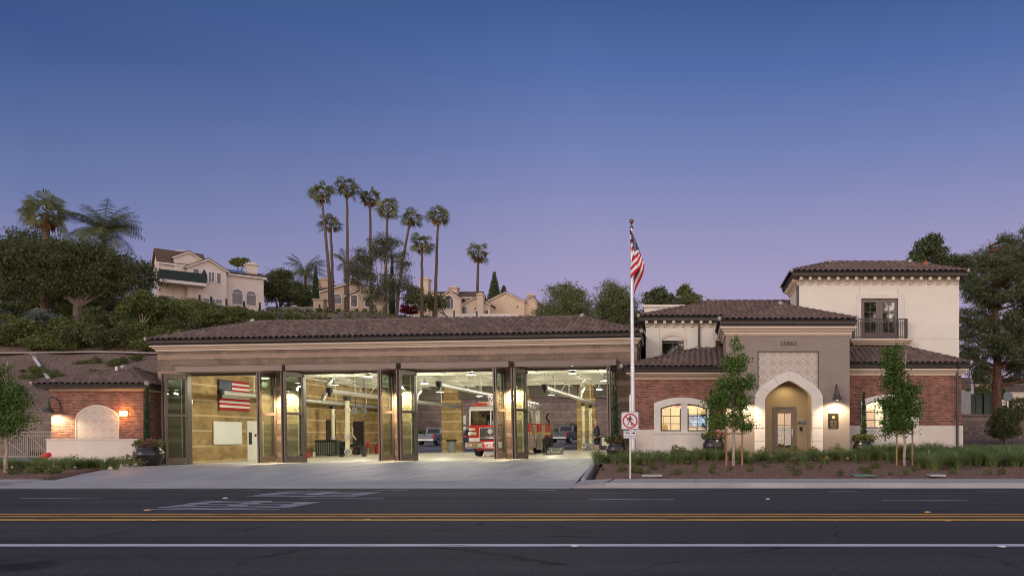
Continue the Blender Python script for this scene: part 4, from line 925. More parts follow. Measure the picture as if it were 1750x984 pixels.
gooseneck(WX(1427.5, YT), YT, tz(676), 'gooseneck lamp on the taupe entrance wall above the plaque', e=230)
gooseneck(WX(1267.5, YT), YT, tz(676), 'gooseneck lamp on the taupe entrance wall behind the young tree', e=260)
# --- upper left wing
YU = 40.0; ux0 = WX(1103.7, YU)
bb('upper_wall', m_stucco_y, lambda b: b.wall(ux0, 5.4, YU, YU + .3, 3, WZ(541, YU), [(WX(1131, YU), WX(1168.5, YU), 3.6, WZ(582, YU)), (WX(1223, YU), WX(1262, YU), 3.6, WZ(582, YU))]).box(ux0, ux0 + .3, YU + .3, 48, 3, WZ(541, YU)))
for a, c_ in ((1131, 1168.5), (1223, 1262)):
    x0, x1 = WX(a, YU), WX(c_, YU); zs = WZ(582, YU); rs = WZ(573.5, YU) - zs
    i_ = segarc(x0, x1, zs, rs); o_ = segarc(x0 - .12, x1 + .12, zs + .06, rs + .16)
    bb('window_surround', m_stucco, lambda b: (b.strip(i_, o_, YU - .05, YU + .1), b.box(x0 - .12, x0, YU - .05, YU + .1, 4, zs + .03), b.box(x1, x1 + .12, YU - .05, YU + .1, 4, zs + .03)))
    window(x0, x1, 4.2, zs, YU + .04, 2, 1, rs, pane=m_glass_up)
    bb('window_rail', m_bronze, lambda b: b.box(x0, x1, YU + .02, YU + .06, WZ(586.5, YU), WZ(584.5, YU)))
    cb = B(); cb.box(x0 + .62, x0 + .80, YU + .30, YU + .34, 4, zs + rs); cb.build('curtain', m_roomdk, off_, OL)
eo = .35
def brackets(x0, x1, y, zt, n, h=.27, d=.3):
        for i in range(n):
            b = B(); x = x0 + (x1 - x0) * i / (n - 1); b.prismx([(y, zt), (y - d, zt), (y - d, zt - h * .45), (y - d * .75, zt - h * .62), (y - d * .4, zt - h * .62), (y - d * .35, zt - h), (y, zt - h)], x - .07, x + .07); b.build('eave_bracket', m_cornice, off_, OL)
brackets(ux0 + .05, WX(1229, YU), YU, WZ(549.5, YU), 9)
o_gu = gutter(off_, OL, (ux0 - eo + .03, 5.4, YU - eo + .03, 48), WZ(549.5, 39.7), WZ(542.3, 39.7))
bb('soffit', m_bronze, lambda b: b.box(ux0 - eo + .1, 5.3, YU - eo + .1, YU + .2, WZ(549.3, 39.7), WZ(548, 39.7)))
hip_roof(off_, OL, ux0 - eo, 9.5, YU - eo, 52, WZ(541, 39.65), 3.84, .354, back=False, right=False)
bb('roof_parapet', m_stucco_y, lambda b: b.box(WX(1101, 46), WX(1190, 46), 46, 46.3, 6, WZ(521.5, 46)).box(WX(1100, 46) - .1, WX(1190, 46), 45.88, 46.42, WZ(525, 46), WZ(521, 46)).box(WX(1101, 46), WX(1101, 46) + .3, 46.3, 52, 6, WZ(521.5, 46)))
bb('downpipe', m_bronze, lambda b: b.cyl((WX(1194.5, 39.9), 39.9, WZ(545, YU)), (WX(1194.5, 39.9), 39.9, 4.5), .05, n=8))
bb('wall_grooves', m_taupe, lambda b: [b.box(WX(p, YU), WX(p, YU) + .012, YU - .003, YU + .01, 4, WZ(560, YU)) for p in (1127, 1172, 1219)])
# --- upper right block
YB = 39.5; bx0, bx1 = 5.345, WX(1639, YB); by1 = 43.2
fdx0, fdx1, fdz0, fdz1 = WX(1471.5, YB), WX(1534.5, YB), WZ(578, YB), WZ(510, YB)
bb('upper_wall', m_stucco_y, lambda b: b.wall(bx0, bx1, YB, YB + .3, 0, 9.05, [(fdx0, fdx1, fdz0, fdz1)]).box(bx0, bx0 + .3, YB + .3, by1, 0, 9.05).box(bx1 - .3, bx1, YB + .3, by1, 0, 9.05).box(bx0 + .3, bx1 - .3, by1 - .3, by1, 0, 9.05))
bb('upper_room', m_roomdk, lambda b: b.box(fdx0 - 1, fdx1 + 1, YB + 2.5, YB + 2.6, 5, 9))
zg0, zg1 = WZ(472.3, 39.1), WZ(465, 39.1)
gutter(off_, OL, (bx0 - .4, bx1 + .28, YB - .4, by1 + .4), zg0, zg1)
bb('soffit', m_bronze, lambda b: b.box(bx0 - .35, bx1 + .22, YB - .35, by1 + .35, zg0 + .02, zg0 + .06))
brackets(WX(1367, YB) + .02, WX(1634, YB), YB, zg0, 18, .32, .32)
for i in range(9):
        b = B(); y = YB + .2 + i * .42; b.prism([(bx0, zg0), (bx0 - .32, zg0), (bx0 - .32, zg0 - .14), (bx0 - .12, zg0 - .2), (bx0 - .1, zg0 - .32), (bx0, zg0 - .32)], y, y + .14); b.build('eave_bracket', m_cornice, off_, OL)
hip_roof(off_, OL, bx0 - .45, bx1 + .32, YB - .44, by1 + .44, WZ(464, 39.06), 2.28, .39)
bb('door_surround', m_stone, lambda b: (b.box(WX(1463.8, YB), fdx0, YB - .05, YB + .1, fdz0, fdz1 + .22), b.box(fdx1, WX(1544.7, YB), YB - .05, YB + .1, fdz0, fdz1 + .22), b.box(fdx0, fdx1, YB - .05, YB + .1, fdz1, fdz1 + .22)))
fd = bb('balcony_doors', m_doorframe, lambda b: [b.wall(xa, xb, YB + .05, YB + .12, fdz0, fdz1, [(xa + .17, xb - .15, fdz0 + .3, fdz1 - .18)]) for xa, xb in ((fdx0, (fdx0 + fdx1) / 2 - .005), ((fdx0 + fdx1) / 2 + .005, fdx1))])
def bars(b):
    for xa, xb in ((fdx0, (fdx0 + fdx1) / 2), ((fdx0 + fdx1) / 2, fdx1)):
        xm = (xa + .17 + xb - .15) / 2; b.box(xm - .012, xm + .012, YB + .07, YB + .10, fdz0 + .3, fdz1 - .18)
        for k in (1, 2): z = fdz1 - .18 - k * .47; b.box(xa + .17, xb - .15, YB + .071, YB + .101, z - .012, z + .012)
bb('glazing_bar', m_doorframe, bars, fd)
bb('pane', m_glass_up, lambda b: b.box(fdx0 + .1, fdx1 - .1, YB + .085, YB + .09, fdz0 + .2, fdz1 - .1), fd)
BX0, BX1 = WX(1459.7, 39), WX(1550, 39); bz0, bz1 = WZ(577.5, 39), WZ(544.3, 39)
YR = YB - .5
def rail(b):
    b.box(BX0, BX1, YR - .025, YR + .025, bz1 - .05, bz1).box(BX0, BX1, YR - .015, YR + .015, bz1 - .20, bz1 - .17).box(BX0, BX1, YR - .015, YR + .015, bz0 + .05, bz0 + .09)
    n = 25
    for i in range(n + 1):
        x = BX0 + (BX1 - BX0) * i / n; w = .028 if i in (0, n) else .011
        b.box(x - w, x + w, YR - w, YR + w, bz0, bz1)
        if i not in (0, n): b.lathe([(.011, -.06), (.025, 0), (.011, .06)], (x, YR, (bz0 + bz1) / 2 + .2), 6)
    for x in (BX0, BX1):
        for k in range(1, 5): b.box(x - .011, x + .011, YR + k * .11, YR + k * .11 + .022, bz0, bz1)
        b.box(x - .02, x + .02, YR, YB, bz1 - .05, bz1); b.box(x - .02, x + .02, YR, YB, bz0 + .05, bz0 + .09)
bb('balcony_railing', m_bronze, rail)
cl0, cl1 = WX(1454, 38.9) , WX(1561, 38.9)
bb('balcony_slab', m_cornice, lambda b: (b.box(cl0, cl1, YB - .62, YB, WZ(581.5, 38.9), WZ(578.5, 38.9)), b.box(cl0 + .06, cl1 - .06, YB - .5, YB, WZ(584.5, 38.9), WZ(581.5, 38.9)), b.box(cl0 + .16, cl1 - .22, YB - .36, YB, WZ(588, 38.9), WZ(584.5, 38.9))))
bb('wall_grooves', m_taupe, lambda b: (b.box(cl1 + .1, bx1, YB - .003, YB + .01, WZ(578.8, YB), WZ(578.3, YB)), b.box(WX(1469, YB), WX(1469, YB) + .012, YB - .003, YB + .01, fdz1 + .22, WZ(484, YB)), b.box(WX(1534, YB), WX(1534, YB) + .012, YB - .003, YB + .01, fdz1 + .22, WZ(484, YB))))
bb('downpipe', m_bronze, lambda b: b.cyl((bx0 - .06, YB + .25, zg0), (bx0 - .06, YB + .25, 7.0), .05, n=8))
t = thing('clay_vent', 'orange clay vent on the highest roof at right', 'roof vent', (WX(1582, 40.6), 40.6, WZ(455, 40.6)))
B().lathe([(.16, -.15), (.15, .12), (.18, .13), (.18, .17), (.10, .18), (.10, .24), (.15, .26), (.02, .32)], n=14).build('vent_body', M('terracotta', (.42, .15, .07), .8, .2, 6), t)
# room lamps
for X, Y, Z, e, lab, c_ in ((-.3, 38.8, 3.42, 75, 'flat ceiling light in the room behind the left windows', (1, .78, .40)), (8.9, 38.2, 3.42, 90, 'flat ceiling light in the room behind the right windows', (1, .86, .60)), (acx, 38.6, 2.76, 22, 'flat ceiling light in the lobby behind the entrance door', (1, .74, .36))):
    t = thing('room_light', lab, 'ceiling light', (X, Y, Z)); B().box(-.3, .3, -.3, .3, 0, .05).build('light_frame', m_white, t); B().box(-.27, .27, -.27, .27, -.01, 0).build('diffuser', m_lamp_cool, t)
    li = bpy.data.lights.new('room_lamp', 'AREA'); li.energy = e; li.size = .5; li.color = c_
    lo = bpy.data.objects.new('room_lamp', li); C.objects.link(lo); lo.parent = t; lo.location = (0, 0, -.03)
# television behind the second window, red exit light behind the first
m_tv, n, p = mk('tv_picture'); p.inputs['Base Color'].default_value = (.01, .01, .01, 1)
tc_ = nn(n, 'ShaderNodeTexCoord'); vo = nn(n, 'ShaderNodeTexNoise'); vo.inputs['Scale'].default_value = 4.5; vo.inputs['Detail'].default_value = 2; n.links.new(tc_.outputs['Object'], vo.inputs['Vector'])
rr = nn(n, 'ShaderNodeValToRGB'); rr.color_ramp.interpolation = 'CONSTANT'; ramp(rr, [(0, (.01, .02, .05)), (.42, (.0, .10, .35)), (.50, (.02, .5, .9)), (.58, (.85, .95, 1)), (.66, (.02, .2, .5))]); n.links.new(vo.outputs[0], rr.inputs[0]); n.links.new(rr.outputs[0], p.inputs['Emission Color']); p.inputs['Emission Strength'].default_value = .9
tv = thing('television', 'lit blue and white television screen inside the window by the entrance', 'television', (WX(1191, 38), 38, WZ(718, 38)))
B().box(-.50, .50, 0, .06, -.38, .30).build('tv_casing', m_black, tv); B().box(-.44, .44, -.006, 0, -.26, .24).build('screen', m_tv, tv); B().box(-.04, .04, .02, .05, -1.45, -.38).box(-.3, .3, -.1, .2, -1.48, -1.45).build('tv_stand', m_black, tv)
t = thing('exit_light', 'red glowing exit light inside the leftmost office window', 'exit light', (WX(1157.5, 37.9), 37.9, WZ(693.5, 37.9)))
B().box(-.12, .12, 0, .05, -.08, .08).build('sign_box', m_white, t); B().box(-.10, .10, -.01, 0, -.06, .06).build('glowing_face', emat('exit_red', (1, .03, .02), 4), t); B().cyl((0, .03, .08), (0, .03, .6), .01, n=6).build('rod', m_white, t)
# ================================================================= flagpole, signs, pots
D = 33.5; zb = g(WX(1082, D), D)
fp = thing('flagpole', 'tall brushed aluminium flagpole with gold ball beside the drive', 'flagpole', (WX(1082.5, D), D, zb)); fp.rotation_euler.y = -.008
H = WZ(388, D) - zb
B().cyl((0, 0, 0), (0, 0, H), .115, .045, 20).build('pole', m_alu, fp, smooth=False)
B().ball((0, 0, H + .24), .10, 14).build('ball', M('gold_ball', (.30, .17, .09), .3, .1, 3, metal=.9), fp); B().cyl((0, 0, H), (0, 0, H + .16), .03).cyl((0, 0, H - .05), (0, 0, H + .03), .08).build('truck_cap', m_bronze, fp)
B().lathe([(.2, 0), (.2, .05), (.13, .1), (.12, .14)], n=16).build('base_collar', m_alu, fp); B().cyl((-.09, -.06, 1.2), (-.06, -.03, H - .1), .006, n=4).box(-.11, -.07, -.09, -.05, 1.2, 1.32).build('halyard', m_white, fp)
def flagfn(u, v):         # u along the fold, v down the hoist
    vv = 1 - v
    if u < .5:
        a = u * 2; w = .60 * vv ** .8
        x = w * a; z = -2.05 * vv + .55 * a * vv; y = .10 * math.sin(a * 5 + vv * 3)
        uu = a * .38 + .0
    else:
        a = u * 2 - 1; w = .60 * vv ** .8
        x = w * (1 - .72 * a) + .05 * math.sin(a * 6); z = -2.05 * vv + .55 * vv - (1.25 * a) * vv; y = .12 + .18 * math.sin(a * 4 + vv * 5)
        uu = .38 + a * .5
    return (x, y, z, uu, v)
fl = cloth(flagfn, 24, 30, 'hanging_flag'); fl.location = (WX(1079, D) - .03, D - .12, WZ(394, D))
tag(fl, 'limp stars and stripes flag hanging from the tall flagpole', 'flag')
# pedestrian sign
D = 23.6; X = WX(1077, D); zb = g(X, D)
sg = thing('pedestrian_sign', 'no pedestrians sign with crosswalk plate on a square steel post by the kerb', 'sign', (X, D, zb))
B().box(-.025, .025, -.0, .05, -.1, WZ(674, D) - zb).build('post', m_steel, sg)
def rrect(w, h, r, cz, n=5):
    P = []
    for sx, sz, a0 in ((1, 1, 0), (-1, 1, 90), (-1, -1, 180), (1, -1, 270)):
        for k in range(n + 1): a = R(a0 + 90 * k / n); P.append((sx * (w/2 - r) + r * math.cos(a), cz + sz * (h/2 - r) + r * math.sin(a)))
    return P
m_signw = M('sign_white', (.78, .76, .76), .45, .03, 4); m_signk = M('sign_black', (.012, .012, .012), .5, .05, 4); m_signr = M('sign_red', (.58, .012, .015), .45, .04, 4)
cz = WZ(718.8, D) - zb; s1 = B().prism(rrect(.53, .53, .05, cz), -.02, -.008).build('sign_panel', m_signw, sg)
b = B(); P0 = rrect(.51, .51, .045, cz); P1 = rrect(.485, .485, .035, cz); b.strip(P0 + P0[:1], P1 + P1[:1], -.023, -.02); b.build('sign_border', m_signk, s1)
b = B(); ring = lambda r: [(r * math.cos(2*math.pi*k/32), cz + r * math.sin(2*math.pi*k/32)) for k in range(33)]
b.strip(ring(.225), ring(.185), -.026, -.02); b.bar((-.135, -.024, cz + .135), (.135, -.024, cz - .135), .006, .04); b.build('red_circle', m_signr, s1)
b = B(); y = -.0225
b.cyl((0, -.0235, cz + .135), (0, -.0205, cz + .135), .027, n=12); b.prism([(-.035, cz + .1), (.03, cz + .1), (.025, cz + .0), (-.02, cz + .0)], -.0235, -.0205)
for q in (((-.03, .09), (-.075, .03)), ((-.075, .03), (-.06, -.01)), ((.025, .09), (.06, .04)), ((.06, .04), (.085, .03)), ((-.01, .01), (-.045, -.07)), ((-.045, -.07), (-.075, -.13)), ((.01, .01), (.03, -.06)), ((.03, -.06), (.055, -.135)), ((.055, -.135), (.08, -.13))):
    b.bar((q[0][0], y, cz + q[0][1]), (q[1][0], y, cz + q[1][1]), .003, .024)
b.build('walking_figure', m_signk, s1)
c2 = WZ(742, D) - zb; s2 = B().prism(rrect(.40, .235, .03, c2), -.02, -.008).build('sign_panel', m_signw, sg)
b = B(); P0 = rrect(.385, .22, .025, c2); P1 = rrect(.372, .207, .02, c2); b.strip(P0 + P0[:1], P1 + P1[:1], -.0225, -.02)
text_b(b, 'USE', .10, -.085, c2 + .045, -.022, .003, bold=.002); text_b(b, 'CROSSWALK', .066, 0, c2 - .055, -.022, .003, sx=.92)
b.bar((.03, -.022, c2 + .045), (.11, -.022, c2 + .045), .003, .022).prism([(.10, c2 + .085), (.16, c2 + .045), (.10, c2 + .005)], -.0235, -.0205); b.build('lettering', m_signk, s2)
# vegetation primitives
def leafcloud(blobs, n, size, seed, mat, name='crown', parent=None, loc=None, shell=.55, flat=1.0, droop=0, aspect=.5, clump=.26):
    r = np.random.default_rng(seed); bl = np.array(blobs, float); w = (bl[:, 3] * bl[:, 4] * bl[:, 5]) ** .7; idx = r.choice(len(bl), n, p=w / w.sum())
    d = r.normal(size=(n, 3)); d /= np.linalg.norm(d, axis=1)[:, None]; rad = (shell + (1 - shell) * r.random(n) ** .6); rad *= 1 + .16 * np.sin(d[:, 0] * 5 + idx) * np.cos(d[:, 2] * 6 + idx * 2) + .10 * r.normal(size=n)
    c = bl[idx, :3] + d * rad[:, None] * bl[idx, 3:6]
    if n > 1500 and clump > 0:                                   # gather the leaves into uneven clumps on the crown
        nc = max(30, n // 55); ci = r.choice(n, nc, replace=False); cr = np.median(bl[:, 3:6].min(axis=1)) * clump; big = r.random(nc) ** 1.5 * 1.1 + .35
        pick = r.choice(nc, n, p=big ** 2 / (big ** 2).sum()); off = r.normal(size=(n, 3)) * (cr * big[pick])[:, None] * np.array([1, 1, .62]); loose = r.random(n) < .12
        c = np.where(loose[:, None], c, c[ci][pick] + off)
    a = r.normal(size=(n, 3)); a[:, 2] = a[:, 2] * flat - droop; a /= np.linalg.norm(a, axis=1)[:, None]
    b = np.cross(a, r.normal(size=(n, 3))); b /= np.linalg.norm(b, axis=1)[:, None]; s = size * (.6 + .8 * r.random(n))[:, None]
    V = np.stack([c - a * s * .5, c + b * s * aspect * .5, c + a * s * .5, c - b * s * aspect * .5], 1).reshape(-1, 3); Fq = np.arange(4 * n).reshape(-1, 4)
    return npmesh(name, V, Fq, mat, parent, loc)
def branchy(b, p, d, L, r, depth, rnd, spread=.5, taper=.62):
    p = Vector(p); d = Vector(d).normalized(); mid = p + d * L * .5 + Vector((rnd.uniform(-1,1), rnd.uniform(-1,1), 0)) * L * .06; e = p + d * L
    b.cyl(p, mid, r, r * .85, 7, False); b.cyl(mid, e, r * .85, r * .7, 7, False); tips = [e]
    if depth:
        for k in range(rnd.choice((2, 3))):
            dd = (d + Vector((rnd.uniform(-1, 1), rnd.uniform(-1, 1), rnd.uniform(-.2, .6))) * spread).normalized(); tips += branchy(b, e, dd, L * rnd.uniform(.6, .85), r * taper, depth - 1, rnd, spread, taper)
    return tips
m_leaf_young = leafmat('young_leaves', (.035, .075, .012), (.16, .26, .055)); m_leaf_dark = leafmat('dark_leaves', (.035, .050, .018), (.15, .165, .065))
m_leaf_mid = leafmat('mid_leaves', (.048, .068, .018), (.21, .235, .075)); m_leaf_pep = leafmat('pepper_leaves', (.05, .07, .026), (.24, .27, .11)); m_leaf_gum = leafmat('gum_leaves', (.045, .052, .028), (.18, .19, .11))
m_leaf_pine = leafmat('pine_needles', (.032, .048, .022), (.16, .185, .085), trans=.15); m_leaf_gray = leafmat('grey_leaves', (.06, .075, .06), (.22, .25, .21)); m_palm = leafmat('palm_leaves', (.055, .070, .028), (.26, .28, .12)); m_palmdry = leafmat('dry_palm_leaves', (.16, .08, .03), (.36, .21, .09))
m_grass = leafmat('grass_blades', (.12, .17, .05), (.36, .46, .18), trans=.4); m_cyp = leafmat('cypress_leaves', (.018, .040, .016), (.055, .10, .04), trans=.1); m_flow = M('pink_petals', (.45, .04, .13), .6, .3, 10); m_yel = leafmat('yellow_green_leaves', (.06, .08, .02), (.22, .24, .07)); m_white_fl = M('pale_petals', (.62, .60, .58), .7, .1, 10)
# pots
def pot(px, D, zb, w, h, lab, seed, conif=None):
    x = WX(px, D); t = thing('planted_pot', lab, 'plant pot', (x, D, zb), group='round black pots with shrubs')
    B().lathe([(w*.27, 0), (w*.30, .02), (w*.42, h*.22), (w*.5, h*.5), (w*.49, h*.7), (w*.40, h*.88), (w*.37, h*.93), (w*.40, h*.97), (w*.40, h), (w*.34, h), (w*.33, h*.9), (.001, h*.88)], n=32).build('pot', m_blackgloss, t, smooth=True)
    leafcloud([(0, 0, h + .12, w*.45, w*.42, .22), (w*.3, -.1, h + .1, w*.3, w*.2, .2), (-w*.3, 0, h + .1, w*.3, w*.25, .2)], 900, .085, seed, m_leaf_mid, 'shrub', t, aspect=.7)
    leafcloud([(w*.2, -.2, h + .18, w*.38, w*.25, .2)], 90, .07, seed + 9, (m_flow if seed != 4 else m_yel), 'blossoms', t, aspect=.8)
    if conif: leafcloud([(conif[0], 0, h + conif[1] * (k + .5) / 7, .15 * (1 - .1 * k) + .02, .15 * (1 - .1 * k), conif[1] / 10) for k in range(8)], 3200, .08, seed + 3, m_cyp, 'cypress', t, flat=3, aspect=.4, clump=0, shell=.3); B().cyl((conif[0], .05, h - .1), (conif[0], .05, h + conif[1] + .45), .012, n=6).build('cane', m_wood, t)
pot(254.5, 36.0, WZ(796, 36.0), 1.25, .92, 'black glazed pot with slim cypress and pink flowers beside the first bay door', 1, (-.08, 2.35))
pot(1054, 36.2, g(WX(1054, 36.2), 36.2) - .02, 1.0, .82, 'black glazed pot with slim cypress and red flowers behind the pedestrian sign', 2, (-.05, 2.1))
pot(1219, 35.8, .06, .98, .85, 'black glazed pot behind the young tree left of the entrance arch', 3, (-.08, 1.9))
pot(1475, 36.0, .06, .92, .72, 'black glazed pot with slim cypress and yellowish leaves right of the entrance arch', 4, (.02, 1.95))
# young street trees with stakes
def youngtree(px, py0, D, blobs, lab, stakes, n=5200, seed=1, trunk=True, size=.082):
    x = WX(px, D); zb = g(x, D); t = thing('young_tree', lab, 'tree', (x, D, zb)); s = F0 / D
    def q(a, b_): return ((a - px) / s, (WZ(b_, D) - zb))
    bl = [(q(a, b_)[0], rnd_y, q(a, b_)[1], rx / s, ry_, rz / s) for a, b_, rx, rz, rnd_y, ry_ in blobs]
    top = max(k[2] + k[5] for k in bl); rn = random.Random(seed)
    b = B(); pts = [(0, 0, -.1)]; zz = 0
    while zz < top * .93: zz += .4; pts.append((rn.uniform(-.04, .04), rn.uniform(-.03, .03), zz))
    b.tube(pts, .05, 8, [.06 * (1 - .75 * k / len(pts)) for k in range(len(pts))])
    for k in bl:
        for _ in range(4):
            z0 = max(.9, k[2] - k[5] * rn.uniform(.3, 1.2)); b.cyl((0, 0, z0), (k[0] + rn.uniform(-.6, .6) * k[3], k[1] + rn.uniform(-.6, .6) * k[4], k[2] + rn.uniform(-.3, .6) * k[5]), .02, .006, 5, False)
    b.build('trunk', m_bark_pale, t)
    leafcloud(bl, int(n * 2.2), size, seed, m_leaf_young, 'crown', t, shell=.15, aspect=.62, droop=.3, clump=.42)
    for a, top_ in stakes:
        sx = q(a, 0)[0]; st = thing('tree_stake', 'round timber stake %s' % top_[1], 'stake', (x + sx, D + .05, zb - .05), group='timber stakes beside the young trees')
        B().cyl((0, 0, 0), (.0, 0, WZ(top_[0], D) - zb), .035, n=8).build('stake_pole', m_wood, st); B().bar((0, 0, 1.25), (-sx * .9, -.05, 1.28), .02, .04).build('tie_strap', m_black, st)
youngtree(1253.5, 797, 29, [(1257, 590, 13, 18, 0, .25), (1252, 622, 20, 20, .1, .35), (1262, 622, 16, 15, 0, .3), (1252, 655, 25, 18, 0, .4), (1275, 655, 16, 14, .1, .3), (1235, 680, 22, 22, -.1, .4), (1262, 690, 18, 18, .1, .35), (1230, 715, 20, 17, 0, .35), (1262, 715, 14, 14, 0, .25), (1218, 690, 12, 12, 0, .2), (1273, 730, 8, 8, 0, .15)],
    'slender young tree staked in front of the left side of the entrance', [(1241.5, (732, 'left of the young tree by the entrance')), (1268.5, (710, 'right of the young tree by the entrance'))], 5600, 11)
youngtree(1546.5, 797, 29, [(1523, 603, 15, 15, 0, .3), (1528, 628, 22, 19, 0, .35), (1533, 655, 28, 20, .1, .4), (1552, 668, 20, 20, 0, .35), (1538, 692, 30, 19, 0, .4), (1558, 700, 18, 15, 0, .3), (1530, 722, 24, 17, .1, .35), (1515, 738, 12, 8, 0, .2), (1550, 727, 16, 12, 0, .3), (1516, 690, 12, 14, 0, .2)],
    'broad young tree staked in front of the right brick wing', [(1533, (705, 'left of the young tree by the right brick wing')), (1560, (720, 'right of the young tree by the right brick wing'))], 5600, 21)
youngtree(12, 800, 28, [(2, 640, 14, 20, 0, .35), (8, 665, 26, 22, 0, .4), (15, 690, 32, 22, .1, .4), (-8, 690, 25, 30, 0, .4), (18, 715, 28, 18, 0, .4), (2, 735, 24, 14, 0, .35), (-25, 720, 25, 30, 0, .4)],
    'bushy young tree at the left edge of the photo before the gate', [(6, (738, 'under the young tree at the left edge'))], 4600, 31)
# grasses and small ground plants
def tuft(seed, n, h, spread, w=.013):
    r = np.random.default_rng(seed); V = []; Fq = []
    for k in range(n):
        a = r.random() * 6.283; ln = h * (.6 + .5 * r.random()); out = spread * (.3 + .8 * r.random()); bx, by = .06 * math.cos(a) * r.random() * 2, .06 * math.sin(a) * r.random() * 2; px_, py_ = -math.sin(a) * w, math.cos(a) * w
        prev = None
        for s_ in (0, .4, .75, 1):
            rr_ = out * s_ ** 1.8; z = ln * (s_ - .32 * s_ ** 3); ww = 1 - s_ * .85
            p1 = (bx + rr_ * math.cos(a) - px_ * ww, by + rr_ * math.sin(a) - py_ * ww, z); p2 = (bx + rr_ * math.cos(a) + px_ * ww, by + rr_ * math.sin(a) + py_ * ww, z)
            V += [p1, p2]
            if prev is not None: q = len(V); Fq.append((q - 4, q - 3, q - 1, q - 2))
            prev = 1
    return V, Fq
tm = []
for k in range(4):
    o = npmesh('ornamental_grass', *tuft(50 + k, 170, .74, .62), m_grass); tm.append(o.data); 
    if k: bpy.data.objects.remove(o)
    else: g0 = o
rn = random.Random(5); first = True
def place(objmesh, name, x, y, s, lab, cat, grp, first_obj=None, z=None):
    o = first_obj or bpy.data.objects.new(name, objmesh)
    if not first_obj: C.objects.link(o)
    o.location = (x, y, (g(x, y) + .03) if z is None else z); o.rotation_euler.z = rn.uniform(0, 6.28); o.scale = (s, s, s * rn.uniform(.85, 1.15)); tag(o, lab, cat, grp); return o
spots = []
for px in np.arange(1020, 1760, 12):
    spots.append((px + rn.uniform(-5, 5), rn.uniform(29.3, 32.5)))
for px in np.arange(1560, 1770, 10): spots.append((px + rn.uniform(-4, 4), rn.uniform(26.2, 30)))
for px in np.arange(1025, 1760, 19): spots.append((px + rn.uniform(-5, 5), rn.uniform(31.5, 33.4)))
for px in np.arange(1480, 1760, 14): spots.append((px + rn.uniform(-4, 4), rn.uniform(32.5, 35)))
k = 0
for px, D in spots:
    s = rn.uniform(.75, 1.15) * (1.15 if px > 1480 else .9); place(rn.choice(tm), 'ornamental_grass', WX(px, D), D, s, 'arching tuft of green grass in the mulch bed before the office', 'grass tuft', 'grass tufts in the right hand bed', g0 if k == 0 else None); k += 1
for px in np.arange(-10, 205, 12): D = rn.uniform(30.5, 32.5); place(rn.choice(tm), 'ornamental_grass', WX(px + rn.uniform(-4, 4), D), D, rn.uniform(.8, 1.1), 'arching tuft of green grass in the mulch bed before the annex', 'grass tuft', 'grass tufts in the left hand bed')
sh = []
for k in range(3):
    o = leafcloud([(0, 0, .14, .24, .24, .16), (.1, .1, .22, .14, .14, .2)], 320, .065, 70 + k, m_leaf_mid, 'ground_shrub', aspect=.5); sh.append(o.data)
    if k: bpy.data.objects.remove(o)
    else: s0 = o
k = 0
for px, D in [(rn.uniform(1030, 1750), rn.uniform(24.3, 28.2)) for _ in range(46)]:
    place(rn.choice(sh), 'ground_shrub', WX(px, D), D, rn.uniform(.35, .75), 'low scrubby plant in the open mulch near the right hand kerb', 'small shrub', 'small plants in the right hand mulch', s0 if k == 0 else None); k += 1
for px, D in [(rn.uniform(20, 110), rn.uniform(26, 29)) for _ in range(8)]:
    place(rn.choice(sh), 'ground_shrub', WX(px, D), D, rn.uniform(.6, 1.1), 'low scrubby plant in the open mulch near the left hand kerb', 'small shrub', 'small plants in the left hand mulch')
for px, D in [(rn.uniform(1090, 1480), rn.uniform(33.5, 34.8)) for _ in range(16)] + [(rn.uniform(1490, 1640), rn.uniform(34.5, 36)) for _ in range(14)]:
    place(rn.choice(sh), 'border_shrub', WX(px, D), D, rn.uniform(.9, 1.5), 'leafy low shrub close to the office wall behind the grasses', 'small shrub', 'shrubs along the office wall')
for px, D in [(120, 34), (135, 34), (190, 34.5), (215, 34.5), (232, 34.2), (60, 33)]:
    place(rn.choice(sh), 'border_shrub', WX(px, D), D, rn.uniform(1.0, 1.6), 'leafy low shrub in front of the low stucco wall', 'small shrub', 'shrubs along the low stucco wall')
fm = leafcloud([(0, 0, .35, .35, .35, .2)], 60, .07, 91, m_white_fl, 'flowering_shrub', aspect=.9); 
md_ = leafcloud([(0, 0, .25, .4, .4, .28)], 400, .09, 92, m_leaf_gray, 'flowering_shrub', aspect=.4)
k = 0
for px in (1690, 1700, 1712, 1724, 1737, 1748):
    D = rn.uniform(33, 35); t = thing('flowering_shrub', 'grey green shrub dotted with pale flowers at far right', 'shrub', (WX(px, D), D, g(WX(px, D), D) + .05), group='pale flowered shrubs at far right')
    a_ = md_ if k == 0 else md_.copy(); c_ = fm if k == 0 else fm.copy()
    if k: C.objects.link(a_); C.objects.link(c_)
    a_.name = 'foliage'; c_.name = 'petals'; a_.parent = t; c_.parent = t; k += 1
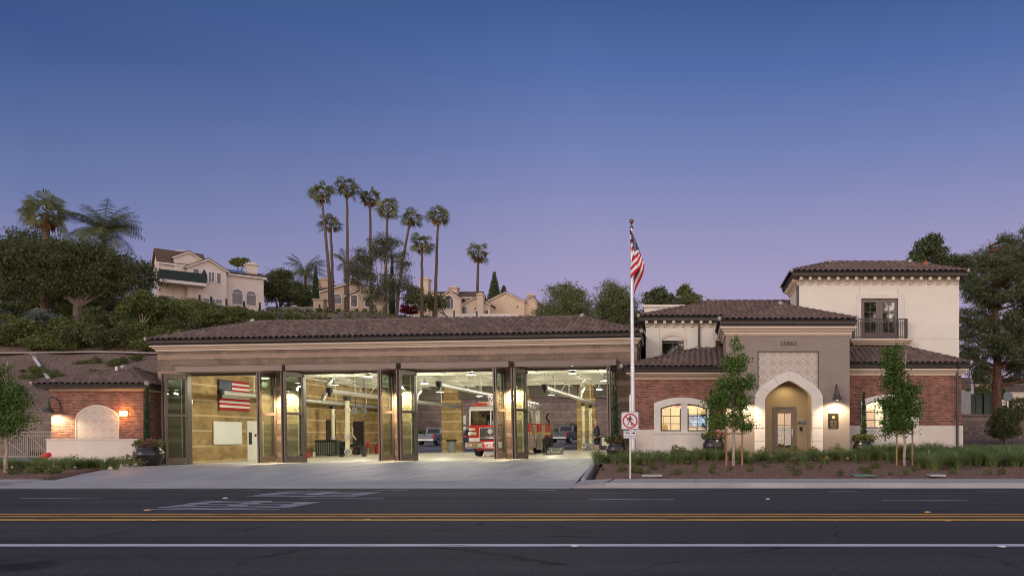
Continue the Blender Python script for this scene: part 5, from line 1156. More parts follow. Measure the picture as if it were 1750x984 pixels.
# rocks and utility lids
m_rock = M('tan_rock', (.34, .25, .17), .9, .3, 5, .8, bscale=8)
rocklab = ['low tan rock at the foot of the stone arch', 'rounded tan rock left of the entrance door behind the grasses', 'tan rock under the plaque beside the arch', 'small tan rock at right end of the entrance step']
for k, (px, s) in enumerate(((1343, .28), (1352, .2), (1428, .33), (1437, .22))):
    b = B(); r_ = random.Random(k); b.ball((0, 0, .1), s, 10, .55); b.v = [(x * r_.uniform(.85, 1.2), y * r_.uniform(.85, 1.15), z * r_.uniform(.85, 1.2)) for x, y, z in b.v]
    o = b.build('rock', m_rock, loc=(WX(px, 34.4), 34.4, g(WX(px, 34.4), 34.4) + .06)); tag(o, ['larger tan rock in the grasses just below the entrance door', 'smaller tan rock in the grasses just below the entrance door', 'larger tan rock on the ground below the bronze plaque', 'smaller tan rock on the ground below the bronze plaque'][k], 'rock', 'tan rocks near the entrance')
for px, w, mt_, lab in ((1115, .62, m_conc, 'pale concrete utility lid in the mulch right of the pedestrian sign'), (1475, .66, M('green_lid', (.12, .21, .18), .6, .1, 5), 'green utility lid in the mulch below the right pot'), (1600, .48, m_conc, 'pale concrete utility lid in the mulch right of the staked tree')):
    D = 24.1; o = B().prism(rrect(w, .05, .02, 0), -.22, .22).build('utility_box', mt_, loc=(WX(px, D), D, g(WX(px, D), D) + .09)); tag(o, lab, 'utility cover')
# ================================================================= fire truck (front faces the camera, local frame: x right, y back)
TY = 44.7
tl = bp(WX(839.5, TY) - BL[0], TY - 38, 0)
tr = thing('fire_truck', 'red and white ladder truck with T24 on its bumper parked in the third bay', 'fire truck', tuple(tl)); tr.rotation_euler.y = -.0162
m_twhite = M('truck_white', (.78, .78, .76), .2, .03, 3); m_wind = glassmat('windscreen', .16, (.28, .34, .30)); m_chev = M('reflective_yellow', (.75, .62, .25), .4, .05, 3); m_amber = emat('amber_lens', (1, .5, .12), 1.2); m_lamp_t = M('headlamp', (.85, .85, .8), .1, .05, 5, metal=.6)
m_tsteel = M('brushed_body_metal', (.50, .50, .47), .35, .2, 4, metal=.6); m_redref = M('red_reflector', (.6, .03, .03), .3, .1, 5)
Wd = 1.24
def tb(name, mat, fn, parent=tr, smooth=False): b = B(); fn(b); return b.build(name, mat, parent, smooth=smooth)
tb('cab_lower', m_red, lambda b: b.box(-Wd, Wd, .0, 3.4, .75, 1.78).box(-Wd + .03, Wd - .03, 3.4, 12, .85, 1.0).box(-.9, .9, -.02, .0, .75, .80))
tb('cab_frame', m_twhite, lambda b: (b.prismx([(.10, 2.60), (.12, 2.70), (.4, 2.86), (3.4, 2.86), (3.4, 2.64), (.25, 2.60)], -Wd, Wd), b.bar((-Wd + .05, .03, 1.78), (-Wd + .05, .14, 2.65), .09, .1), b.bar((Wd - .05, .03, 1.78), (Wd - .05, .14, 2.65), .09, .1), b.bar((0, .02, 1.78), (0, .12, 2.65), .06, .06), b.box(-Wd, -Wd + .05, 1.0, 1.2, 1.78, 2.64), b.box(Wd - .05, Wd, 1.0, 1.2, 1.78, 2.64), b.box(-Wd, Wd, 2.2, 3.4, 1.78, 2.64)))
tb('windscreen', m_wind, lambda b: b.add([(-Wd + .08, .03, 1.8), (Wd - .08, .03, 1.8), (Wd - .08, .14, 2.62), (-Wd + .08, .14, 2.62)], [(0, 1, 2, 3)]))
tb('side_window', m_wind, lambda b: b.add([(Wd - .02, .15, 1.8), (Wd - .02, 1.0, 1.8), (Wd - .02, 1.0, 2.6), (Wd - .02, .2, 2.6)], [(0, 1, 2, 3)]).add([(-Wd + .02, .15, 1.8), (-Wd + .02, 1.0, 1.8), (-Wd + .02, 1.0, 2.6), (-Wd + .02, .2, 2.6)], [(0, 1, 2, 3)]))
tb('seat', M('seat_fabric', (.45, .47, .25), .8, .1, 4), lambda b: b.box(-.95, -.35, .9, 1.1, 1.5, 2.1).box(.35, .95, .9, 1.1, 1.5, 2.1).box(-.3, .3, .5, .7, 1.5, 2.0))
tb('dashboard', m_black, lambda b: b.box(-1.15, 1.15, .1, .5, 1.7, 1.86))
tb('cab_interior', m_black, lambda b: b.box(-1.2, 1.2, 1.9, 2.0, 1.7, 2.62))
gr_ = tb('grille', M('grille_mesh', (.06, .06, .065), .4, .2, 10, metal=.5), lambda b: b.box(-.62, .62, -.04, .0, .95, 1.62))
tb('grille_trim', m_twhite, lambda b: b.strip([(-.62, .98), (-.62, 1.62), (.62, 1.62), (.62, .98)], [(-.64, .98), (-.64, 1.645), (.64, 1.645), (.64, .98)], -.06, .0), gr_)
tb('grille_bars', m_chrome, lambda b: [b.box(-.54 + i * .27, -.53 + i * .27, -.05, -.04, 1.15, 1.6) for i in range(5)] + [b.box(-.58, .58, -.09, -.03, 1.02, 1.05)] + [b.box(-.6, .6, -.09, -.03, 1.10, 1.13)], gr_)
tb('round_badge', m_tsteel, lambda b: b.cyl((-.02, -.08, 1.42), (-.02, -.04, 1.42), .15, n=20).cyl((-.02, -.09, 1.42), (-.02, -.08, 1.42), .10, n=16), gr_)
for s in (-1, 1):
    tb('headlight', m_chrome, lambda b: (b.box(s * 1.22, s * .80, -.06, 0, 1.22, 1.42), b.box(s * 1.22, s * .86, -.06, 0, 1.48, 1.63)))
    tb('headlight_lens', m_lamp_t, lambda b: (b.box(s * 1.16, s * 1.0, -.075, -.06, 1.25, 1.39), b.box(s * .97, s * .83, -.075, -.06, 1.25, 1.39), b.box(s * 1.16, s * .9, -.075, -.06, 1.51, 1.60)), tr.children[-1])
    tb('marker_light', m_amber, lambda b: b.box(s * 1.27, s * 1.22, -.04, .08, 1.24, 1.38))
tb('white_stripe', m_twhite, lambda b: b.box(-Wd - .01, -.64, -.012, .0, .86, 1.06).box(.64, Wd + .01, -.012, 0, .86, 1.06).box(Wd, Wd + .012, 0, 3.4, .86, 1.06))
bm_ = tb('bumper', m_chrome, lambda b: b.prism([(-1.22, .48), (1.22, .48), (1.30, .56), (1.30, .80), (-1.30, .80), (-1.30, .56)], -.55, -.02).box(-1.3, 1.3, -.58, 0, .76, .82))
tb('bumper_panel', m_redref, lambda b: b.box(-.35, .35, -.57, -.55, .53, .75), bm_)
tb('bumper_lamp', m_lamp_t, lambda b: b.box(-.58, -.40, -.57, -.55, .54, .74).box(.40, .58, -.57, -.55, .54, .74).cyl((-1.0, -.58, .66), (-1.0, -.55, .66), .07).cyl((1.0, -.58, .66), (1.0, -.55, .66), .07), bm_)
def ttxt(b): text_b(b, 'T24', .25, 0, .64, -.578, .006, sx=1.15, bold=.014)
tb('bumper_lettering', m_twhite, ttxt, bm_)
tb('underbody', m_red, lambda b: b.box(-.75, .75, -.3, 0, .36, .5).box(-.8, .8, .3, 11.5, .42, .8))
def wheel(x, y, w=.30):
    b = B(); b.cyl((x - w / 2, y, .53), (x + w / 2, y, .53), .53, n=28); wv = b.build('wheel', m_black, tr)
    s = 1 if x > 0 else -1; B().cyl((x + s * w / 2, y, .53), (x + s * (w / 2 + .02), y, .53), .30, n=20).cyl((x + s * (w / 2 + .02), y, .53), (x + s * (w / 2 + .06), y, .53), .12, n=12).build('rim', m_chrome, wv)
for x in (-1.02, 1.02): wheel(x, 1.25); wheel(x, 8.4, .5); wheel(x, 9.6, .5)
# roof light bar
tb('light_bar', m_redref, lambda b: b.box(-.85, .85, .45, .75, 2.92, 3.06).box(-1.1, -.7, .35, .6, 2.89, 3.0).box(.7, 1.1, .35, .6, 2.89, 3.0))
tb('light_bar_lens', m_lamp_t, lambda b: b.box(-.8, .8, .44, .76, 3.06, 3.12).box(-.3, .3, .43, .45, 2.92, 3.04))
tb('cab_horn', m_chrome, lambda b: b.cyl((-.9, .5, 2.9), (-.9, 1.1, 2.95), .07, .03).cyl((.9, .5, 2.9), (.9, 1.1, 2.95), .07, .03))
for s in (-1, 1): tb('mirror', m_tsteel, lambda b: (b.box(s * 1.5, s * 1.36, -.16, -.08, 1.85, 2.35), b.box(s * 1.52, s * 1.38, -.14, -.06, 1.52, 1.72), b.bar((s * 1.2, .05, 2.5), (s * 1.43, -.12, 2.4), .03, .03), b.bar((s * 1.2, .05, 1.62), (s * 1.45, -.1, 1.62), .03, .03)))
# body
tb('crew_cab_side', m_twhite, lambda b: b.box(Wd - .04, Wd + .005, 3.4, 4.2, 1.8, 2.8))
tb('equipment_body', m_red, lambda b: b.box(-Wd, Wd, 3.9, 11.8, .85, 1.95))
for i in range(5): tb('compartment_shutter', m_tsteel if i in (1, 3) else m_red, lambda b: b.box(Wd, Wd + .03, 4.1 + i * 1.5, 5.3 + i * 1.5, .95, 1.85))
tb('reflective_stripe', m_chev, lambda b: [b.box(Wd + .03, Wd + .04, 4.0 + i * .52, 4.26 + i * .52, 1.22, 1.40) for i in range(15)])
tb('control_panel', m_tsteel, lambda b: b.box(-Wd + .1, Wd - .05, 3.5, 4.1, .9, 2.5))
for q_ in ((-.9, 1.1, 4.2, 5.2, 1.95, 3.0), (.7, Wd, 5.5, 6.6, 1.95, 2.75), (-.6, .9, 9.8, 11.2, 1.95, 2.9)): tb('deck_locker', m_tsteel, lambda b: b.box(*q_))
def ladder(b, y0, y1, z, w, hh):
    for s in (-1, 1):
        b.box(s * w - .04, s * w + .04, y0, y1, z, z + .09); b.box(s * w - .03, s * w + .03, y0, y1, z + hh, z + hh + .06); y = y0; k = 0
        while y < y1 - .4: b.bar((s * w, y, z + (.06 if k else hh)), (s * w, y + .4, z + (hh if k else .06)), .035, .035); y += .4; k ^= 1
    y = y0 + .2
    while y < y1: b.cyl((-w, y, z + .05), (w, y, z + .05), .02, n=6); y += .36
tb('ladder', m_alu, lambda b: (ladder(b, 1.2, 11.6, 3.02, .45, .42), ladder(b, 2.2, 11.8, 2.92, .60, .40)))
tb('turntable', m_tsteel, lambda b: b.cyl((0, 10.3, 1.95), (0, 10.3, 2.9), .55, n=16))
tb('ladder_bucket', m_twhite, lambda b: b.box(.35, 1.15, 3.2, 4.2, 2.35, 2.95).box(.2, .6, 6, 7, 2.5, 2.9))
tb('outrigger', m_tsteel, lambda b: (b.box(Wd, Wd + .18, 5.4, 5.6, .4, 1.7), b.box(Wd, Wd + .35, 6.7, 6.85, .25, 1.3), b.box(Wd, Wd + .4, 3.75, 3.9, .35, 1.2)))
tb('hose_coil', m_black, lambda b: [b.cyl((Wd - .1 + .1 * math.sin(k), 11.4, 1.9 + .12 * k), (Wd - .1 + .1 * math.sin(k + 1), 11.5, 2.02 + .12 * k), .06) for k in range(7)])
tb('handrail', m_chrome, lambda b: b.cyl((Wd + .05, 3.55, 1.1), (Wd + .05, 3.55, 2.3), .02).cyl((Wd + .05, 11.7, 1.1), (Wd + .05, 11.7, 2.3), .02).cyl((Wd + .03, 7, 2.05), (Wd + .03, 11.5, 2.05), .02))
# ================================================================= pickups and car behind
def pickup(x, y, rz, lab, col, lz=None, open_glass=True):
    z = float(bayz(x)) + .025 * (y - 64) + .04 if lz is None else lz
    t = thing('pickup_truck', lab, 'pickup truck', (x, y, z), rz, 'pickups parked behind the hall')
    m_c = M('pickup_paint_' + lab.split()[0], [c * .6 for c in col], .35, .04, 2)
    def q(name, mat, fn, parent=t): b = B(); fn(b); return b.build(name, mat, parent)
    bd = q('body', m_c, lambda b: (b.prismx([(-2.75, .5), (-2.75, 1.12), (-.75, 1.14), (-.75, 1.1), (2.6, 1.08), (2.75, .9), (2.75, .5)], -.95, .95), b.prismx([(-.8, 1.1), (-.62, 1.72), (-.45, 1.78), (.75, 1.78), (1.5, 1.1)], -.80, .80)))
    q('rear_window', m_black, lambda b: b.add([(-.66, -.80, 1.22), (.66, -.80, 1.22), (.60, -.655, 1.66), (-.60, -.655, 1.66)], [(0, 1, 2, 3)]).add([(-.805, -.5, 1.2), (-.805, 1.3, 1.2), (-.805, .7, 1.68), (-.805, -.45, 1.68)], [(0, 1, 2, 3)]).add([(.805, -.5, 1.2), (.805, 1.3, 1.2), (.805, .7, 1.68), (.805, -.45, 1.68)], [(0, 1, 2, 3)]))
    q('tailgate', m_c, lambda b: b.box(-.78, .78, -2.79, -2.74, .62, 1.12)); q('bumper', m_alu, lambda b: b.box(-.93, .93, -2.92, -2.74, .45, .62))
    q('number_plate', m_white, lambda b: b.box(-.16, .16, -2.935, -2.92, .47, .60)); q('handle', m_black, lambda b: b.box(-.12, .12, -2.80, -2.79, .95, 1.02))
    for s in (-1, 1):
        q('tail_light', m_redref, lambda b: b.box(s * .95, s * .80, -2.80, -2.70, .68, 1.10)); q('mirror', m_c, lambda b: b.box(s * .95, s * 1.15, .95, 1.1, 1.1, 1.3))
        for yy in (-1.75, 1.75):
            w = B().cyl((s * .98, yy, .38), (s * .72, yy, .38), .38, n=20).build('wheel', m_black, t); B().cyl((s * .99, yy, .38), (s * .98, yy, .38), .22, n=12).build('rim', m_alu, w)
    return t
pickup(WX(738, 80), 81.5, R(-6), 'silver grey pickup parked beyond the third bay left of the rear pier', (.30, .32, .36)); pickup(WX(968, 80), 81.5, R(-14), 'dark grey pickup parked behind the ladder truck and the cream hoses', (.16, .17, .20))
cx_ = WX(812, 80); t = thing('dark_car', 'dark car with red tail light half hidden behind the fire truck front', 'car', (cx_, 81, float(bayz(cx_)) + .46))
B().prismx([(-2.2, .35), (-2.25, .95), (-1.9, 1.05), (-1.2, 1.5), (.6, 1.5), (1.4, 1.0), (2.2, .85), (2.2, .35)], -.9, .9).build('body', M('dark_car_paint', (.04, .05, .07), .25, .05, 2), t)
B().box(-.9, -.5, -2.27, -2.2, .75, .92).box(.5, .9, -2.27, -2.2, .75, .92).box(-.9, .9, -2.26, -2.2, .84, .88).build('tail_light', m_redref, t); B().cyl((-.9, -1.4, .33), (-.7, -1.4, .33), .33).cyl((.9, -1.4, .33), (.7, -1.4, .33), .33).cyl((-.9, 1.4, .33), (-.7, 1.4, .33), .33).cyl((.9, 1.4, .33), (.7, 1.4, .33), .33).build('wheels', m_black, t)
# ================================================================= walking man
def person(x, y, z, rz):
    h = thing('person', 'person in dark hoodie, dark shorts and tan cap standing at the fourth bay door', 'person', (x, y, z), rz)
    V = [(0,0,.95),(0,-.01,1.12),(0,-.02,1.32),(0,-.02,1.46),(0,-.035,1.54),(0,-.05,1.64),(0,-.05,1.72),(-.10,0,.90),(-.11,-.03,.50),(-.115,.02,.09),(-.115,-.10,.035),(.10,0,.90),(.11,.05,.50),(.115,.12,.09),(.115,.0,.035),(-.19,-.02,1.42),(-.24,-.03,1.15),(-.19,-.18,.98),(-.16,-.25,.97),(.19,-.02,1.42),(.25,.0,1.15),(.22,-.12,.95),(.2,-.18,.93)]
    E = [(0,1),(1,2),(2,3),(3,4),(4,5),(5,6),(0,7),(7,8),(8,9),(9,10),(0,11),(11,12),(12,13),(13,14),(3,15),(15,16),(16,17),(17,18),(3,19),(19,20),(20,21),(21,22)]
    Rr = [.145,.14,.155,.12,.055,.092,.085,.095,.062,.042,.035,.095,.062,.042,.035,.065,.048,.034,.03,.065,.048,.034,.03]
    def skin(name, V, E, Rr, mat, parent, root=0):
        me = bpy.data.meshes.new(name); me.from_pydata(V, E, []); o = bpy.data.objects.new(name, me); C.objects.link(o); bpy.context.view_layer.objects.active = o
        md = o.modifiers.new('k', 'SKIN'); sk = me.skin_vertices[0].data
        for i, r in enumerate(Rr): sk[i].radius = (r, r)
        sk[root].use_root = True; s = o.modifiers.new('s', 'SUBSURF'); s.levels = s.render_levels = 2; bpy.context.view_layer.update()
        m2 = bpy.data.meshes.new_from_object(o.evaluated_get(bpy.context.evaluated_depsgraph_get())); m2.materials.clear(); m2.materials.append(mat); m2.polygons.foreach_set('use_smooth', [True] * len(m2.polygons)); o.modifiers.clear(); o.data = m2; o.parent = parent; return o
    body = skin('body', V, E, Rr, m_skin, h)
    m_hood = M('hoodie_cloth', (.05, .052, .055), .9, .1, 8); m_short = M('shorts_cloth', (.022, .024, .04), .9, .1, 8)
    skin('hoodie', [(0,0,.98),(0,-.01,1.15),(0,-.02,1.34),(0,-.02,1.47),(-.2,-.02,1.43),(-.25,-.03,1.15),(-.2,-.17,1.0),(.2,-.02,1.43),(.26,.0,1.15),(.23,-.11,.98),(0,.06,1.50)], [(0,1),(1,2),(2,3),(3,4),(4,5),(5,6),(3,7),(7,8),(8,9),(3,10)], [.175,.165,.18,.10,.08,.062,.05,.08,.062,.05,.07], m_hood, h)
    skin('shorts', [(0,0,.97),(-.10,0,.86),(-.115,-.02,.58),(.10,0,.86),(.115,.03,.58)], [(0,1),(1,2),(0,3),(3,4)], [.16,.125,.105,.125,.105], m_short, h)
    B().lathe([(.105, -.02), (.108, .04), (.085, .09), (.001, .115)], (0, -.05, 1.69), 16).box(-.07, .07, -.24, -.12, 1.685, 1.70).build('cap', M('tan_cap', (.62, .48, .36), .8, .05, 6), h)
    B().cyl((0, -.145, 1.66), (0, -.17, 1.64), .015, .02, 6).build('nose', m_skin, body); B().box(-.04, -.022, -.142, -.132, 1.665, 1.677).box(.022, .04, -.142, -.132, 1.665, 1.677).build('eyes', m_black, body)
    for s in (-1, 1):
        hx, hy, hz = (s * .18, -.27, .95) if s < 0 else (s * .2, -.2, .90)
        ver = [(hx, hy + .04, hz + .03), (hx, hy, hz)]; ed = [(0, 1)]; rd = [.03, .026]
        for k in range(4): ver += [(hx + (k - 1.5) * .018, hy - .03, hz - .03), (hx + (k - 1.5) * .018, hy - .03, hz - .065 - .006 * (1 if k in (1, 2) else 0))]; i = len(ver); ed += [(1, i - 2), (i - 2, i - 1)]; rd += [.009, .008]
        ver.append((hx - s * .04, hy - .02, hz - .01)); ed.append((1, len(ver) - 1)); rd.append(.01); skin('hand', ver, ed, rd, m_skin, body)
        B().prismx([(-.17 + (.1 if s > 0 else 0), .0), (-.17 + (.1 if s > 0 else 0), .05), (-.06 + (.1 if s > 0 else 0), .09), (.07 + (.1 if s > 0 else 0), .1), (.08 + (.1 if s > 0 else 0), .0)], s * .115 - .045, s * .115 + .045).build('shoe', M('pale_shoe', (.5, .36, .28), .8, .1, 5), h)
    return h
person(WX(1020, 39.4), 39.4, float(bayz(WX(1020, 39.4))) + .01, R(-75))
# ================================================================= props in the bay
def prop(name, lab, cat, px, D, dz=0, rz=0, X=None):
    x = (WX(px, D) if X is None else X); p_ = bp(x - BL[0], D - 38, dz); return thing(name, lab, cat, tuple(p_), rz)
m_dkplastic = M('dark_plastic', (.03, .035, .035), .5, .1, 5); m_grayp = M('grey_plastic', (.20, .23, .22), .5, .08, 4)
t = prop('rubbish_bin', 'grey round bin with black liner in front of the rear pier', 'bin', 771.5, 61.5)
B().lathe([(.30, 0), (.36, .95), (.38, .97), (.34, .97), (.28, .05)], n=20).build('bin_body', m_grayp, t); B().lathe([(.385, .85), (.395, 1.0), (.34, 1.02)], n=20).build('bin_liner', m_black, t)
t = prop('bin', 'grey bin standing under the cream hoses by the rear pier', 'bin', 1007, 61.8)
B().prism([(-.5, 0), (.5, 0), (.55, .8), (-.55, .8)], -.3, .3).box(-.58, .58, -.34, .34, .8, .88).build('bin_body', m_grayp, t)
t = prop('equipment_case', 'grey plastic tool crate with handle on the floor beside the truck', 'crate', 951, 47.5)
B().prism([(-.36, 0), (.36, 0), (.40, .42), (-.40, .42)], -.25, .25).build('crate_body', m_grayp, t); B().tube([(-.3, -.27, .38), (-.22, -.28, .15), (.22, -.28, .15), (.3, -.27, .38)], .018, 6).build('handle', m_white, t); B().box(-.3, .3, -.2, .2, .42, .50).build('contents', m_dkplastic, t)
for k, (px, D, l_) in enumerate(((934, 48, 'left of the two upright black gear racks beside the truck'), (941, 48.4, 'right of the two upright black gear racks beside the truck'))):
    t = prop('gear_stand', l_, 'gear stand', px, D); B().cyl((0, 0, .05), (0, 0, 1.1), .04).box(-.22, .22, -.15, .15, 0, .06).build('stand_frame', m_dkplastic, t)
    B().lathe([(.05, .35), (.13, .5), (.15, .95), (.10, 1.15), (.02, 1.2)], n=12).build('hung_gear', m_black, t); B().ball((0, -.08, 1.1), .06, 8).build('clasp', m_redmatte, t)
wxw = BL[0] + XL + .3
def wallX(px): return wxw * F0 / (px - VPX)
t = prop('storage_bin', 'large dark slatted bin behind the left hanging hose in second bay', 'bin', 564, 52.5, 0)
B().box(-.85, .6, -.35, .35, .08, 1.0).build('bin_body', m_dkplastic, t); B().prism([(-.88, 1.0), (.63, 1.0), (.55, 1.1), (-.8, 1.1)], -.38, .38).build('lid', m_black, t); b = B(); [b.box(-.8 + i * .12, -.75 + i * .12, -.37, -.35, .15, .95) for i in range(11)]; b.build('slats', m_grayp, t)
t = prop('workshop_machine', 'dark workbench cluttered with gear behind the right hanging hose in second bay', 'workbench', 600, 51)
B().box(-.7, .9, -.3, .4, .6, .68).box(-.65, -.6, -.25, .35, 0, .6).box(.8, .85, -.25, .35, 0, .6).build('bench_frame', m_dkplastic, t)
b = B(); r_ = random.Random(3); [b.box(x_, x_ + r_.uniform(.1, .25), -.2, .2, .68, .68 + r_.uniform(.1, .45)) for x_ in np.arange(-.65, .7, .28)]; [b.cyl((x_, -.2, .3), (x_, .2, .3), .2, n=14) for x_ in (-.3, .35)]; b.build('tools', m_black, t)
for px, D, c_, l_ in ((526, 49.2, m_redmatte, 'small red canister on the floor at left of second bay'), (536, 49.6, m_steel, 'small pale canister on the floor at left of second bay'), (646, 61.5, m_redmatte, 'red bucket at the far rear corner of second bay')):
    t = prop('canister', l_, 'canister', px, D); s = 1.8 if px == 646 else 1; B().lathe([(.12 * s, 0), (.13 * s, .3 * s), (.08 * s, .36 * s), (.03, .40 * s)], n=14).build('canister_body', c_, t); B().tube([(-.1 * s, 0, .34 * s), (0, 0, .5 * s), (.1 * s, 0, .34 * s)], .012, 5).build('handle', m_black, t)
t = prop('red_chair', 'red chair seen through the farther dark doorway of second bay', 'chair', 612, 60.0, 0, X=wxw + .45)
B().box(-.25, .25, -.25, .25, .42, .48).box(.2, .26, -.25, .25, .48, .9).build('seat_shell', m_redmatte, t); b = B(); [b.cyl((sx * .2, sy * .2, 0), (sx * .2, sy * .2, .42), .018, n=6) for sx in (-1, 1) for sy in (-1, 1)]; b.build('legs', m_alu, t)
t = prop('blue_bin', 'blue recycling bin at the farther dark doorway of second bay', 'bin', 614, 57, 0, X=wxw + .4)
B().lathe([(.2, 0), (.26, .7), (.28, .72), (.24, .72), (.2, .1)], n=14).build('bin_body', M('blue_plastic', (.05, .09, .22), .5, .1, 4), t)
t = prop('wall_reel', 'cream coiled hose hung on the wall by the farther doorway', 'hose', 621, 58, 0, X=wxw + .3)
B().tube([(0, 0, 2.1), (.05, .1, 1.9), (0, .2, 1.5), (.05, .5, 1.2), (0, .8, 1.15)], .05, 6).build('hose_loop', m_hose, t)
for px_, D_, l_ in ((607, 50.5, 'left grey control box dangling on a cable in second bay'), (622, 51.5, 'right grey control box dangling on a cable in second bay')):
    t = prop('hanging_box', l_, 'control box', px_, D_, 2.75); B().box(-.16, .16, -.1, .1, 0, .42).build('box_body', m_grayp, t); B().cyl((0, 0, .42), (0, 0, 2.6), .02, n=6).build('cable', m_black, t)
t = prop('wall_notice', 'small white notice on the tan wall between the dark doorways', 'notice', 590, 57, 1.5, X=wxw + .33); B().box(0, .02, -.2, .2, 0, .5).build('notice_sheet', m_white, t)
t = prop('extinguisher', 'red fire extinguisher on the tan wall beside the white door', 'fire extinguisher', 455, 48, .9, X=wxw + .38); B().lathe([(.07, 0), (.08, .05), (.08, .4), (.03, .5)], n=12).build('cylinder', m_redmatte, t); B().box(-.05, .05, -.02, .02, .5, .58).build('nozzle', m_black, t)
t = prop('mobile_lamp', 'white square machine on wheels at right edge of fourth bay', 'trolley', 1037, 60)
B().box(-.35, .35, -.3, .3, .35, .95).build('machine_body', m_white, t); b = B(); [b.cyl((sx * .3, -.2, .12), (sx * .3 + .05, -.2, .12), .12, n=12) for sx in (-1, 1)]; b.bar((-.3, -.25, .12), (.3, -.25, .35), .03, .03).bar((.3, -.25, .12), (-.3, -.25, .35), .03, .03); b.build('wheels', m_black, t)
# ================================================================= gate and hydrant at left
m_gate = M('gate_paint', (.30, .245, .20), .6, .08, 4)
D = 50.0; gx0_, gx1_ = WX(-60, D), WX(88, D) ; gz = -.42
t = thing('sliding_gate', 'tan metal picket gate with diagonal braces at far left', 'gate', (gx0_, D, gz)); Lg = gx1_ - gx0_; Hg = WZ(736.5, D) - gz
fr = B().box(0, Lg, -.05, .05, .08, .2).box(0, Lg, -.05, .05, Hg - .1, Hg).box(0, Lg, -.03, .03, Hg - .32, Hg - .27)
for xx in (0, Lg * .37, Lg * .73, Lg): fr.box(xx - .05, xx + .05, -.055, .055, 0, Hg + .02)
fr.build('gate_frame', m_gate, t); b = B(); b.bar((Lg * .73, -.07, Hg - .1), (Lg, -.07, .2), .04, .09).bar((Lg * .37, -.07, Hg - .1), (Lg * .73, -.07, .2), .04, .09); b.build('diagonal_brace', m_gate, t)
b = B(); n_ = int(Lg / .125)
for k in range(n_): x = Lg * k / n_; b.box(x - .022, x + .022, -.015, .015, .15, Hg - .05)
b.build('pickets', m_gate, t)
D = 35.4; x = WX(79, D); t = thing('fire_hydrant', 'red painted hydrant outlet beside the end of the low stucco wall', 'hydrant', (x, D, -.5))
B().cyl((0, 0, 0), (0, 0, .55), .08).cyl((0, 0, .05), (0, 0, .1), .15).build('riser', m_redmatte, t); B().cyl((.08, 0, .66), (-.10, -.04, .54), .13, .15, 16).ball((.08, 0, .67), .13, 12).build('outlet_head', m_redmatte, t); B().cyl((-.10, -.04, .54), (-.14, -.05, .51), .10).build('outlet_cap', m_black, t)
# ================================================================= retaining walls
def rwall(pts, zt, lab, th=.4):
    t = thing('retaining_wall', lab, 'retaining wall', (pts[0][0], pts[0][1], 0)); b = B()
    for (x0, y0, t0), (x1, y1, t1) in zip(pts, pts[1:]):
        d = Vector((x1 - x0, y1 - y0, 0)).normalized(); n = Vector((-d.y, d.x, 0)) * th
        vs = [(x0, y0, -1), (x1, y1, -1), (x1 + n.x, y1 + n.y, -1), (x0 + n.x, y0 + n.y, -1), (x0, y0, t0), (x1, y1, t1), (x1 + n.x, y1 + n.y, t1), (x0 + n.x, y0 + n.y, t0)]
        b.add(vs, [(0,3,2,1),(4,5,6,7),(0,1,5,4),(1,2,6,5),(2,3,7,6),(3,0,4,7)])
    b.build('block_face', m_retain, t, (pts[0][0], pts[0][1], 0)); c = B()
    for (x0, y0, t0), (x1, y1, t1) in zip(pts, pts[1:]): c.bar((x0, y0 + th / 2, t0 + .05), (x1, y1 + th / 2, t1 + .05), th + .1, .12)
    c.build('cap_course', m_retain, t, (pts[0][0], pts[0][1], 0)); return t
rwall([(-90, 61.6, 2.9), (-46.3, 61.6, 2.9)], 0, 'brown block retaining wall at the foot of the mulched slope behind the gate')
rwall([(-46.3, 61.6, 2.9), (-34.2, 99.6, 5.6), (-20, 99.6, 5.2), (6, 99.6, 4.2)], 0, 'tall brown block retaining wall behind the parked pickups')
rwall([(12.9, 50.0, 2.32), (24, 50.0, 2.25), (50, 50, 2.2)], 0, 'low tan block retaining wall at right below the big pine')
m_ditch = M('drain_concrete', (.36, .33, .33), .8, .15, 3)
tag(ribbon('drainage_ditch', [(-85, 78.5), (-70, 79.5), (-60, 80), (-48, 79)], .7, m_ditch, .15, .12), 'pale concrete drainage ditch curving across the slope', 'drain')
tag(ribbon('drain_pipe', [(-66.5, 79.2), (-55, 68)], .22, m_white, .12, .12), 'straight white drain pipe running down the mulched slope', 'pipe')
tag(ribbon('drainage_ditch', [(-26, 104), (6, 103)], .5, m_ditch, .25, .2), 'pale concrete drainage ditch above the wall behind fourth bay', 'drain')
for k, (px, D, h) in enumerate(((204, 85, 1.6), (541 * 280 / 835, 84, 1.5), (588 * .335, 92, 1.6))):
    x = WX(px, D); tag(B().cyl((0, 0, 0), (0, 0, h), .07, n=6).box(-.12, .12, -.02, .02, h - .5, h - .1).build('slope_post', m_wood, loc=(x, D, g(x, D))), ['thin post on the slope above the ditch right of the annex vent', 'thin post on the slope just above the annex roof', 'thin post among the shrubs right of the spreading tree'][k], 'post', 'thin posts on the slope')
